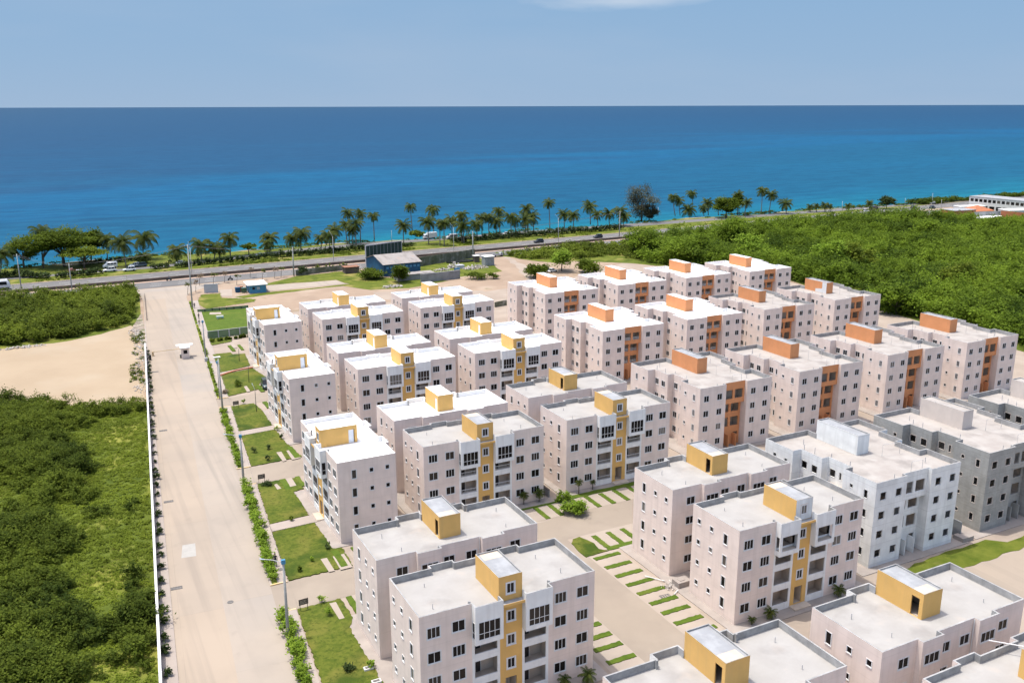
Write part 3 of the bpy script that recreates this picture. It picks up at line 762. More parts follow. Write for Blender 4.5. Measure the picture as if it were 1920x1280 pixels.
sheet('lawn', [ragged([(59.2, 98.2), (60.0, 99.2), (61.2, 99.4), (62.0, 96.8), (61.7, 95.1), (62.6, 94.1), (58.9, 93.9), (58.9, 96)], 0.6, 0.08)], 0.12, 'lawn_grass', thick=0.1)
for p in LAWNS[1:]:
    pass
# short grass strips between the bays of the blocks by the avenue
for a, b, c, d in ((36.6, 37.5, 224.2, 230.5), (38.9, 39.6, 224.4, 230), (35.8, 36.7, 187.6, 192.5), (34.6, 35.5, 176.2, 180.6), (32.9, 33.9, 147.0, 152.8), (35.6, 36.5, 147.2, 152.8), (28.4, 29.3, 134.2, 138.9), (30.9, 31.6, 134.6, 138.9), (28.9, 29.8, 106.2, 111.2), (31.6, 32.4, 106.2, 111), (27.2, 27.9, 94.2, 98.7)):
    sheet('grass_strip', [ragged([(a, c), (b, c), (b, d), (a, d)], 0.6, 0.07)], 0.18, 'green_lawn', thick=0.15)
for pts in (P(s62(820, 955), s62(880, 945), s62(945, 1050), s62(900, 1065)), P(s62(940, 935), s62(1040, 915), s62(1115, 1020), s62(1010, 1045)), P(s63(600, 190), s63(635, 180), s63(690, 235), s63(640, 250)), P(s63(690, 130), s63(810, 105), s63(870, 200), s63(760, 225)), P(s63(1160, 1085), s63(1235, 1070), s63(1330, 1225), s63(1260, 1240)), P(s63(1305, 1055), s63(1440, 1020), s63(1545, 1180), s63(1400, 1215)), P(s24(550, 690), s24(600, 680), s24(665, 800), s24(625, 810)), P(s6(720, 800), s6(755, 795), s6(800, 850), s6(745, 860)), P(s62(430, 165), s62(465, 155), s62(510, 220), s62(470, 230))):
    sheet('parking_slab', [pts], 0.17, 'bay_slab')
# brick-edged path across the third lawn, pale paths between lawns
sheet('footpath', [[(lawn_l(205.6), 204.8), (39.0, 207.0), (39.0, 208.8), (lawn_l(206), 206.4)], [(lawn_l(164), 162.6), (34.2, 163.2), (34.2, 165.4), (lawn_l(165), 165.0)], [(lawn_l(122), 120.8), (30.2, 121.0), (30.2, 123.6), (lawn_l(123), 123.2)]], 0.17, 'sidewalk', thick=0.15)

# ==================================================================== BUILDING KIT
def panel(mb, p0, p1, z0, z1, holes=(), depth=0.12, m=0, rev=0):
    """vertical wall from p0 to p1 (outside on the right-hand side), with real openings and reveals"""
    p0, p1 = Vector(p0), Vector(p1)
    L = (p1 - p0).length; d = (p1 - p0) / L
    nin = Vector((-d.y, d.x))
    ss = sorted({0, L} | {h[0] for h in holes} | {h[1] for h in holes})
    zz = sorted({z0, z1} | {h[2] for h in holes} | {h[3] for h in holes})
    pt = lambda s, z, o=0: (p0.x + d.x * s + nin.x * o, p0.y + d.y * s + nin.y * o, z)
    for a, b in zip(ss, ss[1:]):
        run = None
        for c, e in zip(zz, zz[1:]):
            inside = any(h[0] - 1e-6 <= a and b <= h[1] + 1e-6 and h[2] - 1e-6 <= c and e <= h[3] + 1e-6 for h in holes)
            if not inside:
                mb.quad(pt(a, c), pt(b, c), pt(b, e), pt(a, e), m)
    for a, b, c, e in holes:
        mb.quad(pt(a, c), pt(a, c, depth), pt(b, c, depth), pt(b, c), rev)
        mb.quad(pt(a, e), pt(b, e), pt(b, e, depth), pt(a, e, depth), rev)
        mb.quad(pt(a, c), pt(a, e), pt(a, e, depth), pt(a, c, depth), rev)
        mb.quad(pt(b, c), pt(b, c, depth), pt(b, e, depth), pt(b, e), rev)

def ring_offset(poly, t):
    """inward offset of a counter-clockwise rectilinear outline"""
    n = len(poly); out = []
    for i in range(n):
        a, b, c = Vector(poly[i - 1]), Vector(poly[i]), Vector(poly[(i + 1) % n])
        d1 = (b - a).normalized(); d2 = (c - b).normalized()
        n1 = Vector((-d1.y, d1.x)); n2 = Vector((-d2.y, d2.x))
        out.append(tuple(b + n1 * t + n2 * t) if abs(d1.dot(d2)) < 0.5 else tuple(b + n1 * t))
    return out

def parapet_mesh(name, poly, skip=(), t=0.15, z0=ROOF, z1=TOP):
    mb = MB(); inn = ring_offset(poly, t); n = len(poly)
    for i in range(n):
        if i in skip: continue
        j = (i + 1) % n
        a, b, c, d = poly[i], poly[j], inn[j], inn[i]
        mb.quad((*a, z1), (*b, z1), (*c, z1), (*d, z1))
        mb.quad((*d, z1), (*c, z1), (*c, z0), (*d, z0))
    return mb.mesh(name, ['grey_parapet'])

def roof_mesh(name, poly, z=ROOF):
    bm = bmesh.new()
    inn = ring_offset(poly, 0.06)
    f = bm.faces.new([bm.verts.new((x, y, z)) for x, y in inn])
    f.normal_update()
    if f.normal.z < 0: f.normal_flip()
    bmesh.ops.triangulate(bm, faces=bm.faces[:])
    me = bpy.data.meshes.new(name); bm.to_mesh(me); bm.free()
    me.materials.append(MATS['roof_concrete'])
    return me

def window_mesh(w, h, sash=2, trim=0.10, split=None):
    """window in its own frame: centre at origin, outside towards -y; slots trim, glass, bar"""
    mb = MB(); a, b = w / 2, h / 2; t = trim; o = -0.035
    # flat trim band standing proud of the wall
    for (x0, x1, z0, z1) in ((-a - t, a + t, b, b + t), (-a - t, a + t, -b - t, -b), (-a - t, -a, -b, b), (a, a + t, -b, b)):
        mb.box(x0, x1, o, 0.0, z0, z1, 0, skip='k')
    if trim > 0.05:
        mb.box(-a - t - 0.02, a + t + 0.02, o - 0.03, o - 0.001, -b - t, -b - t * 0.35, 0)
    y = 0.03
    mb.quad((-a, y, -b), (a, y, -b), (a, y, b), (-a, y, b), 1)
    k = 0.026
    for i in range(sash + 1):
        x = -a + 2 * a * i / sash
        mb.box(max(-a, x - k), min(a, x + k), y - 0.035 - 0.01 * (i % 2), y - 0.002, -b, b, 2, skip='k')
    for z in (-b, b) + ((split,) if split is not None else ()):
        mb.box(-a, a, y - 0.03, y - 0.003, max(-b, z - k), min(b, z + k), 2, skip='k')
    return mb.mesh('window', ['trim_white', 'dark_glass', 'trim_white'])
W_FRONT = window_mesh(1.30, 1.12, 3)
W_FRONT2 = window_mesh(1.30, 1.12, 2)
W_TALL = window_mesh(0.62, 1.25, 1, trim=0.085)
W_SMALL = window_mesh(0.54, 0.60, 1, trim=0.07)
W_BACK = window_mesh(1.25, 1.0, 2)
W_BACKW = window_mesh(1.9, 1.0, 3)
W_STAIR = window_mesh(0.78, 1.05, 2, trim=0.16)
W_BAY = window_mesh(2.3, 1.9, 4, trim=0.02, split=-0.30)
W_BAYS = window_mesh(0.55, 1.8, 1, trim=0.02, split=-0.25)
W_O = window_mesh(1.02, 1.06, 2, trim=0.06)
W_OT = window_mesh(0.55, 1.10, 2, trim=0.07)
W_OS = window_mesh(0.46, 0.50, 1, trim=0.06)
W_OM = window_mesh(0.98, 1.05, 2, trim=0.06)
W_ON = window_mesh(0.36, 1.05, 1, trim=0.09)
def hole(c, w, z, h): return (c - w / 2, c + w / 2, z - h / 2, z + h / 2)

# ---- yellow-tower block: local frame, front towards -y
YW, YD = 19.5, 8.36
Y_OUT = [(0, 0), (5.45, 0), (5.45, -.85), (8.5, -.85), (8.5, 0), (11.0, 0), (11.0, -.85), (14.05, -.85), (14.05, 0), (19.5, 0), (19.5, 8.36), (15, 8.36), (15, 8.96), (12.2, 8.96), (12.2, 8.36), (7.3, 8.36), (7.3, 8.96), (4.5, 8.96), (4.5, 8.36), (0, 8.36)]
FL = [Y0 + FH * i for i in range(4)]
def build_y_meshes():
    M = {}
    mb = MB()
    fr = [(1.45, 1.3), (4.05, 1.3)]
    for x0, x1, cs in ((0, 5.45, (1.45, 4.05)), (14.05, 19.5, (1.40, 4.0))):
        panel(mb, (x0, 0), (x1, 0), 0, TOP, [hole(c, 1.3, f + 1.42, 1.12) for c in cs for f in FL])
    panel(mb, (19.5, 0), (19.5, 8.36), 0, TOP, [hole(c, w, f + dz, h) for f in FL for c, w, h, dz in ((2.3, .62, 1.25, 1.4), (4.8, .54, .60, 1.6), (7.1, .54, .60, 1.6))])
    panel(mb, (0, 8.36), (0, 0), 0, TOP, [hole(8.36 - c, w, f + dz, h) for f in FL for c, w, h, dz in ((2.3, .62, 1.25, 1.4), (4.8, .54, .60, 1.6), (7.1, .54, .60, 1.6))])
    bk = [((19.5, 8.36), (15, 8.36), [(2.9, 1.25)]), ((15, 8.36), (15, 8.96), []), ((15, 8.96), (12.2, 8.96), [(1.4, 1.9)]), ((12.2, 8.96), (12.2, 8.36), []), ((12.2, 8.36), (7.3, 8.36), [(1.1, 1.25), (3.8, 1.25)]), ((7.3, 8.36), (7.3, 8.96), []), ((7.3, 8.96), (4.5, 8.96), [(1.4, 1.9)]), ((4.5, 8.96), (4.5, 8.36), []), ((4.5, 8.36), (0, 8.36), [(1.6, 1.25)])]
    M['wins'] = []
    for a, b, cs in bk:
        panel(mb, a, b, 0, TOP, [hole(c, w, f + 1.45, 1.0) for c, w in cs for f in FL])
        for c, w in cs:
            d = (Vector(b) - Vector(a)).normalized()
            q = Vector(a) + d * c
            for f in FL: M['wins'].append((W_BACK if w < 1.5 else W_BACKW, (q.x, q.y, f + 1.45), PI))
    for x0, cs in ((0, (1.45, 4.05)), (14.05, (1.40, 4.0))):
        for c in cs:
            for k, f in enumerate(FL): M['wins'].append((W_FRONT2 if (k + int(c)) % 2 else W_FRONT, (x0 + c, 0, f + 1.42), 0))
    for f in FL:
        for c, m, dz in ((2.3, W_TALL, 1.4), (4.8, W_SMALL, 1.6), (7.1, W_SMALL, 1.6)):
            M['wins'].append((m, (19.5, c, f + dz), PI / 2)); M['wins'].append((m, (0, c, f + dz), -PI / 2))
    M['wall'] = mb.mesh('wall', ['pink_paint'])
    # top-floor bay box (one side), built around its own centre x
    for nm, sgn in (('bayL', -1), ('bayR', 1)):
        mb = MB(); h = 1.525; z0 = 7.8
        panel(mb, (-h, -.85), (h, -.85), z0, TOP, [hole(1.525, 2.3, 9.28, 1.9)])
        sd = [hole(.425, .55, 9.28, 1.8)]
        panel(mb, (h, -.85), (h, 0), z0, TOP, sd if sgn > 0 else ())
        panel(mb, (-h, 0), (-h, -.85), z0, TOP, sd if sgn < 0 else ())
        mb.quad((-h, -.85, z0), (-h, 0, z0), (h, 0, z0), (h, -.85, z0))
        # the room seen through the openings
        mb.box(-h + .14, h - .14, -.72, 2.6, 8.3, 10.9, 1, skip='f') if False else None
        M[nm] = mb.mesh('bay', ['bay_white', 'room_plaster'])
    mb = MB()   # room behind an unglazed bay
    mb.quad((-1.38, -.7, 8.28), (1.38, -.7, 8.28), (1.38, 2.6, 8.45), (-1.38, 2.6, 8.45))
    mb.quad((-1.38, 2.6, 10.9), (1.38, 2.6, 10.9), (1.38, -.7, 10.9), (-1.38, -.7, 10.9))
    mb.quad((-1.38, 2.6, 8.45), (1.38, 2.6, 8.45), (1.38, 2.6, 10.9), (-1.38, 2.6, 10.9))
    mb.quad((1.38, 2.6, 8.45), (1.38, .2, 8.45), (1.38, .2, 10.9), (1.38, 2.6, 10.9))
    mb.quad((-1.38, .2, 8.45), (-1.38, 2.6, 8.45), (-1.38, 2.6, 10.9), (-1.38, .2, 10.9))
    M['bayroom'] = mb.mesh('room', ['room_plaster'])
    # balcony for one floor: white band, opening and the room corner behind it
    mb = MB(); h = 1.525
    zt = 2.69
    panel(mb, (-h, 0), (h, 0), 0, zt, [(.28, 2.77, .42, 2.28)], depth=0.14)
    x0, x1, y1 = -1.245, 1.245, 1.5
    mb.quad((x0, .14, .42), (x1, .14, .42), (x1, .14, .05), (x0, .14, .05), 0)
    mb.quad((x0 - .2, .14, .05), (x1 + .2, .14, .05), (x1 + .2, y1, .05), (x0 - .2, y1, .05), 1)
    mb.quad((x0 - .2, y1, 2.45), (x1 + .2, y1, 2.45), (x1 + .2, .14, 2.45), (x0 - .2, .14, 2.45), 1)
    mb.quad((x0 - .2, y1, .05), (x1 + .2, y1, .05), (x1 + .2, y1, 2.45), (x0 - .2, y1, 2.45), 1)
    mb.quad((x0 - .2, .14, .05), (x0 - .2, y1, .05), (x0 - .2, y1, 2.45), (x0 - .2, .14, 2.45), 1)
    mb.quad((x1 + .2, y1, .05), (x1 + .2, .14, .05), (x1 + .2, .14, 2.45), (x1 + .2, y1, 2.45), 1)
    M['balcony'] = mb.mesh('balcony', ['bay_white', 'room_plaster'])
    mb = MB(); mb.box(-1.2, 0.05, 1.42, 1.48, .06, 2.2, 0)
    for x in (-1.2, -.6, .02): mb.box(x - .03, x + .03, 1.39, 1.42, .06, 2.2, 1)
    M['balc_door'] = mb.mesh('door', ['dark_door', 'trim_white'])
    mb = MB(); mb.box(-1.24, 1.24, .04, .08, 1.0, 1.06); mb.box(-1.24, 1.24, .04, .08, .5, .54)
    for i in range(11): mb.box(-1.22 + i * .24, -1.19 + i * .24, .05, .07, .54, 1.0)
    M['rail'] = mb.mesh('railing', ['rail_metal'])
    mb = MB(); panel(mb, (-h, 0), (h, 0), 0, Y0)
    M['balc_base'] = mb.mesh('balcony_base', ['bay_white'])
    # stair tower front with its openings
    mb = MB(); zs = (4.2, 6.9, 9.55)
    panel(mb, (-1.25, 0), (1.25, 0), 2.85, 11.1, [hole(1.25, .78, z, 1.05) for z in zs])
    mb.quad((-1.25, 0, 2.85), (-1.25, .5, 2.85), (1.25, .5, 2.85), (1.25, 0, 2.85))
    M['tower'] = mb.mesh('stair_tower', ['yellow_paint'])
    mb = MB()   # entrance recess
    panel(mb, (-1.25, 0), (1.25, 0), 0, 2.85, [(.62, 1.88, .3, 2.6)], depth=.15)
    mb.quad((-.63, .15, .3), (.63, .15, .3), (.63, 1.6, .3), (-.63, 1.6, .3), 1)
    mb.quad((-.63, 1.6, .3), (.63, 1.6, .3), (.63, 1.6, 2.6), (-.63, 1.6, 2.6), 1)
    mb.quad((-.63, .15, .3), (-.63, 1.6, .3), (-.63, 1.6, 2.6), (-.63, .15, 2.6), 1)
    mb.quad((.63, 1.6, .3), (.63, .15, .3), (.63, .15, 2.6), (.63, 1.6, 2.6), 1)
    mb.quad((-.63, 1.6, 2.6), (.63, 1.6, 2.6), (.63, .15, 2.6), (-.63, .15, 2.6), 1)
    mb.box(-1.3, 1.3, -1.1, -.01, .02, .28, 1)
    M['entrance'] = mb.mesh('entrance', ['yellow_paint', 'room_plaster'])
    mb = MB(); mb.box(-1.245, 1.245, -.62, .09, 11.1, 11.22, 0); mb.box(-1.245, 1.245, -.66, -.62, 11.0, 11.3, 1)
    M['ledge'] = mb.mesh('ledge', ['pent_roof_grey', 'yellow_paint'])
    # stairhead on the roof, door on its +x face near the back
    mb = MB(); zp = 13.95
    panel(mb, (-1.3, .1), (1.3, .1), 11.15, zp, [hole(1.3, .78, 12.55, 1.05)])
    panel(mb, (1.3, .1), (1.3, 5.55), 11.15, zp, [(4.15, 5.05, 11.28, 13.3)])
    panel(mb, (1.3, 5.55), (-1.3, 5.55), 11.15, zp)
    panel(mb, (-1.3, 5.55), (-1.3, .1), 11.15, zp)
    M['head'] = mb.mesh('stairhead', ['yellow_paint'])
    mb = MB(); po = [(-1.3, .1), (1.3, .1), (1.3, 5.55), (-1.3, 5.55)]; pi = ring_offset(po, .09)
    for i in range(4):
        j = (i + 1) % 4
        mb.quad((*po[i], zp), (*po[j], zp), (*pi[j], zp), (*pi[i], zp), 1)
        mb.quad((*pi[i], zp), (*pi[j], zp), (*pi[j], zp - .16), (*pi[i], zp - .16), 1)
    mb.quad(*[(*q, zp - .16) for q in pi], 0)
    M['head_roof'] = mb.mesh('stairhead_roof', ['pent_roof_grey', 'grey_parapet'])
    mb = MB(); mb.box(1.2, 1.25, 4.17, 5.03, 11.29, 13.28)
    M['head_door'] = mb.mesh('door', ['door_white'])
    mb = MB(); mb.quad((-.7, .35, 11.3), (1.1, .35, 11.3), (1.1, 5.4, 11.3), (-.7, 5.4, 11.3)); mb.quad((-.9, 5.45, 11.3), (-.9, .35, 11.3), (-.9, .35, 13.8), (-.9, 5.45, 13.8)); mb.quad((-.9, 5.45, 13.8), (1.1, 5.45, 13.8), (1.1, 4.1, 13.8), (-.9, 4.1, 13.8))
    M['head_room'] = mb.mesh('stair_room', ['room_plaster'])
    M['parapet'] = parapet_mesh('parapet', Y_OUT, skip=(4,))
    M['roof'] = roof_mesh('roof', Y_OUT)
    # little vents and pipes on the slab
    mb = MB(); mb.tube([(0, 0, 0), (0, 0, 1)], .04, n=5); M['pipe'] = mb.mesh('vent_pipe', ['pipe_grey'])
    mb = MB(); mb.box(-.09, .09, -.12, .12, TOP - .74, TOP + .12); M['stub'] = mb.mesh('parapet_stub', ['grey_parapet'])
    mb = MB(); mb.tube([(0, 8.46, .2), (0, 8.46, 11.9)], .05, n=6)
    M['down'] = mb.mesh('downpipe', ['trim_white'])
    return M
YM = build_y_meshes()

def build_y(name, label, loc, rz, state, group):
    """state: finished (white membrane roof), bare (grey cement roof), open (unglazed bays)"""
    t = thing('apartment_block', label, 'apartment block', loc, rz, group)
    white = state == 'finished'
    part('wall', YM['wall'], t)
    part('roof', YM['roof'], t, mats=['white_membrane' if white else 'roof_concrete'])
    part('parapet', YM['parapet'], t, mats=['white_parapet' if white else 'grey_parapet'])
    for me, p, r in YM['wins']: part('window', me, t, p, r)
    tower = part('stair_tower', YM['tower'], t, (9.75, 0, 0))
    for z in (4.2, 6.9, 9.55): part('window', W_STAIR, tower, (0, 0, z))
    part('entrance', YM['entrance'], t, (9.75, 0, 0))
    part('ledge', YM['ledge'], t, (9.75, 0, 0))
    for x, k in ((6.975, 'bayL'), (12.525, 'bayR')):
        b = part('bay', YM[k], t, (x, 0, 0))
        if state == 'open':
            part('room', YM['bayroom'], b)
        else:
            part('window', W_BAY, b, (0, -.85, 9.28))
            s = -1 if k == 'bayL' else 1
            part('window', W_BAYS, b, (1.525 * s, -.425, 9.28), PI / 2 * s)
        part('balcony_base', YM['balc_base'], t, (x, 0, 0))
        for f in FL[:3]:
            zt = f if f != FL[2] else f
            bal = part('balcony', YM['balcony'], t, (x, 0, f - 0.0 if f < 5 else f))
            if f == FL[2]: bal.scale = (1, 1, (7.8 - FL[2] + .65) / 2.69 if False else 1)
            part('door', YM['balc_door'], bal)
            if state != 'open' and not (name == 'B7'):
                part('railing', YM['rail'], bal)
    hd = part('stairhead', YM['head'], t, (9.75, 0, 0), mats=['yellow_paint'])
    part('stairhead_roof', YM['head_roof'], hd, mats=['white_membrane' if white else 'pent_roof_grey', 'white_parapet' if white else 'grey_parapet'])
    part('window', W_STAIR, hd, (0, .1, 12.55))
    if white: part('door', YM['head_door'], hd)
    else: part('stair_room', YM['head_room'], hd)
    for x, y, hh in ((2.2, 2.0, .55), (16.8, 2.4, .6), (3.0, 6.2, .45), (15.9, 6.3, .5)):
        part('vent_pipe', YM['pipe'], t, (x, y, ROOF)).scale = (1, 1, hh)
    for x in (5.34, 14.16): part('parapet_stub', YM['stub'], t, (x, .3, 0))
    for x in (7.42, 12.08): part('downpipe', YM['down'], t, (x, 0, 0))
    return t

# ---- orange-tower block
O_OUT = [(0, 0), (5.65, 0), (5.65, .6), (10.3, .6), (10.3, 0), (15.95, 0), (15.95, 5.5), (14.55, 5.5), (14.55, 9.45), (15.75, 9.45), (15.75, 13.4), (17.25, 13.4), (17.25, 18.88), (9.2, 18.88), (9.2, 17.1), (6.75, 17.1), (6.75, 18.88), (-1.3, 18.88), (-1.3, 13.4), (.2, 13.4), (.2, 9.45), (1.4, 9.45), (1.4, 5.5), (0, 5.5)]
def build_o_meshes():
    M = {'wins': []}
    mb = MB(); n = len(O_OUT)
    cuts = {0: [(1.4, W_O, 1.02, 1.06, 1.42), (4.25, W_O, 1.02, 1.06, 1.42)], 4: [(1.45, W_O, 1.02, 1.06, 1.42), (4.25, W_O, 1.02, 1.06, 1.42)],
            23: [(1.6, W_OT, .55, 1.10, 1.4), (4.0, W_OS, .46, .50, 1.6)], 21: [(1.7, W_ON, .36, 1.05, 1.4), (3.1, W_OM, .98, 1.05, 1.4)],
            19: [(1.3, W_OM, .98, 1.05, 1.4), (3.2, W_OM, .98, 1.05, 1.4)], 17: [(1.3, W_OS, .46, .50, 1.6), (3.5, W_OT, .55, 1.10, 1.4)]}
    for i in range(n):
        a, b = O_OUT[i], O_OUT[(i + 1) % n]
        if i == 2: continue      # the coloured stair front
        holes = []
        L = math.hypot(b[0] - a[0], b[1] - a[1]); d = ((b[0] - a[0]) / L, (b[1] - a[1]) / L)
        for c, me, w, h, dz in cuts.get(i, ()):
            s = c if i in (0, 4) else L - c      # left-hand sides run towards -y: measure from the front
            rz = 0 if i in (0, 4) else -PI / 2
            for f in FL:
                holes.append(hole(s, w, f + dz, h)); M['wins'].append((me, (a[0] + d[0] * s, a[1] + d[1] * s, f + dz), rz))
        panel(mb, a, b, 0, TOP, holes)
    # deeper recess returns below the top floor
    panel(mb, (5.65, .6), (5.65, 1.45), 0, 8.1); panel(mb, (10.3, 1.45), (10.3, .6), 0, 8.1)
    M['wall'] = mb.mesh('wall', ['pink_paint'])
    mb = MB()
    w = 4.65
    panel(mb, (5.65, .6), (10.3, .6), 8.1, TOP, [(.42, 2.0, 8.95, 10.6), (2.5, 4.25, 8.95, 10.6)], depth=.18)
    mb.quad((5.65, .6, 8.1), (5.65, 1.45, 8.1), (10.3, 1.45, 8.1), (10.3, .6, 8.1))
    lo = []
    for f in FL[1:3]: lo += [(.42, 2.0, f + .38, f + 2.05), (2.5, 4.25, f + .38, f + 2.05)]
    lo += [(.25, 1.0, .15, 2.35), (3.3, 4.3, .15, 2.35)]
    panel(mb, (5.65, 1.45), (10.3, 1.45), 0, 8.1, lo, depth=.18)
    M['tower'] = mb.mesh('stair_tower', ['orange_paint'])
    mb = MB()   # landings behind the openings
    for z0, z1, y0 in ((8.62, 11.2, .8), (5.92, 8.0, 1.65), (3.22, 5.8, 1.65), (.1, 3.1, 1.65)):
        x0, x1, y1 = 5.75, 10.2, y0 + 1.6
        mb.quad((x0, y0, z0), (x1, y0, z0), (x1, y1, z0), (x0, y1, z0)); mb.quad((x0, y1, z1), (x1, y1, z1), (x1, y0, z1), (x0, y0, z1))
        mb.quad((x0, y1, z0), (x1, y1, z0), (x1, y1, z1), (x0, y1, z1)); mb.quad((x0, y0, z0), (x0, y1, z0), (x0, y1, z1), (x0, y0, z1)); mb.quad((x1, y1, z0), (x1, y0, z0), (x1, y0, z1), (x1, y1, z1))
    M['landing'] = mb.mesh('landing', ['room_plaster'])
    mb = MB()
    for f, y in ((FL[3], .72), (FL[2], 1.57), (FL[1], 1.57)):
        for a, b in ((6.07, 7.65), (8.15, 9.9)):
            mb.box(a, b, y, y + .04, f + .95, f + 1.0); mb.box(a, b, y, y + .03, f + .45, f + .5)
            for i in range(7): mb.box(a + (b - a) * (i + .5) / 7 - .03, a + (b - a) * (i + .5) / 7 + .03, y + .003, y + .027, f + .5, f + .95)
    M['rail'] = mb.mesh('railing', ['trim_white'])
    mb = MB(); zp = 14.15
    for a, b in (((6.66, 9.4), (8.88, 9.4)), ((8.88, 9.4), (8.88, 17.05)), ((8.88, 17.05), (6.66, 17.05)), ((6.66, 17.05), (6.66, 9.4))): panel(mb, a, b, 11.15, zp)
    M['head'] = mb.mesh('stairhead', ['orange_paint'])
    mb = MB(); po = [(6.66, 9.4), (8.88, 9.4), (8.88, 17.05), (6.66, 17.05)]; pi = ring_offset(po, .1)
    for i in range(4):
        j = (i + 1) % 4
        mb.quad((*po[i], zp), (*po[j], zp), (*pi[j], zp), (*pi[i], zp), 1); mb.quad((*pi[i], zp), (*pi[j], zp), (*pi[j], zp - .18), (*pi[i], zp - .18), 1)
    mb.quad(*[(*q, zp - .18) for q in pi], 0)
    M['head_roof'] = mb.mesh('stairhead_roof', ['pent_roof_grey', 'grey_parapet'])
    M['parapet'] = parapet_mesh('parapet', O_OUT)
    M['roof'] = roof_mesh('roof', O_OUT)
    for k, (x0, y0, x1, y1, h) in enumerate(((9.6, 7.6, 12.6, 7.2, 1.7), (8.2, 1.6, 10.2, 1.5, 1.6))):
        mb = MB(); mb.tube([(x0, y0, ROOF), (x0, y0, ROOF + h), (x1, y1, ROOF + h), (x1, y1, ROOF)], .035, n=5)
        M['frame%d' % k] = mb.mesh('pipe_frame', ['pipe_grey'])
    mb = MB(); mb.tube([(0, 0, 0), (0, 0, 1)], .045, n=5); M['pipe'] = mb.mesh('vent_pipe', ['pipe_grey'])
    # floor slabs and a core inside blocks that have no glass yet
    mb = MB()
    for f in FL: mb.box(.3, 15.6, .25 if f > 9 else 2.0, 18, f - .12, f)
    mb.box(3.0, 13, 3.2, 15.5, .2, 11.2)
    M['inside'] = mb.mesh('room', ['room_plaster'])
    mb = MB()
    mb.box(7.0, 7.12, .3, 1.4, .02, 2.3); mb.box(8.7, 8.82, .3, 1.4, .02, 2.3)
    M['porch'] = mb.mesh('porch_wall', ['orange_paint'])
    mb = MB()
    def fr(c, w, h, ax):
        pass
    return M
OM = build_o_meshes()

def reveal_mesh(w, h):
    mb = MB(); a, b, t = w / 2, h / 2, .07
    for (x0, x1, z0, z1) in ((-a - t, a + t, b, b + t), (-a - t, a + t, -b - t, -b), (-a - t, -a, -b, b), (a, a + t, -b, b)):
        mb.box(x0, x1, -.02, 0, z0, z1, 0, skip='k')
    return mb.mesh('window_surround', ['cement_render'])
REV = {W_O: reveal_mesh(1.02, 1.06), W_OT: reveal_mesh(.55, 1.10), W_OS: reveal_mesh(.46, .5), W_OM: reveal_mesh(.98, 1.05), W_ON: reveal_mesh(.36, 1.05)}

def build_o(name, label, loc, state, group):
    """state: finished, bare (cement roof), primed (white, no glass), block (raw block, no glass)"""
    t = thing('apartment_block', label, 'apartment block', loc, 0, group)
    wm = {'finished': 'pink_paint', 'bare': 'pink_paint', 'primed': 'primer_white', 'block': 'bare_block'}[state]
    tm = {'finished': 'orange_paint', 'bare': 'orange_paint', 'primed': 'primer_white', 'block': 'bare_block'}[state]
    hm = {'finished': 'orange_paint', 'bare': 'orange_paint', 'primed': 'primer_white', 'block': 'cement_render'}[state]
    rm = {'finished': 'white_membrane', 'bare': 'raw_roof', 'primed': 'raw_roof', 'block': 'raw_roof'}[state]
    pm = 'white_parapet' if state == 'finished' else 'grey_parapet'
    part('wall', OM['wall'], t, mats=[wm])
    part('roof', OM['roof'], t, mats=[rm])
    part('parapet', OM['parapet'], t, mats=[pm])
    if state in ('finished', 'bare'):
        for me, p, r in OM['wins']: part('window', me, t, p, r)
    else:
        for me, p, r in OM['wins']: part('window_surround', REV[me], t, p, r, mats=[wm if state == 'primed' else 'cement_render'])
        part('room', OM['inside'], t)
    tw = part('stair_tower', OM['tower'], t, mats=[tm])
    part('landing', OM['landing'], tw, mats=['room_plaster'])
    part('porch_wall', OM['porch'], tw, mats=[tm])
    if state == 'finished': part('railing', OM['rail'], tw)
    hd = part('stairhead', OM['head'], t, mats=[hm])
    part('stairhead_roof', OM['head_roof'], hd, mats=['white_membrane' if state == 'finished' else ('raw_roof' if state == 'block' else 'pent_roof_grey'), pm])
    for k in (0, 1): part('pipe_frame', OM['frame%d' % k], t)
    for x, y, h in ((2.0, 12.6, .9), (1.62, 9.2, 1.3), (.45, 13.1, 1.5), (1.7, 6.0, 1.3), (3.1, 15.9, .9), (4.6, 1.2, .7), (12.9, 3.2, .8), (13.4, 14.0, .9)):
        part('vent_pipe', OM['pipe'], t, (x, y, ROOF)).scale = (1, 1, h)
    return t

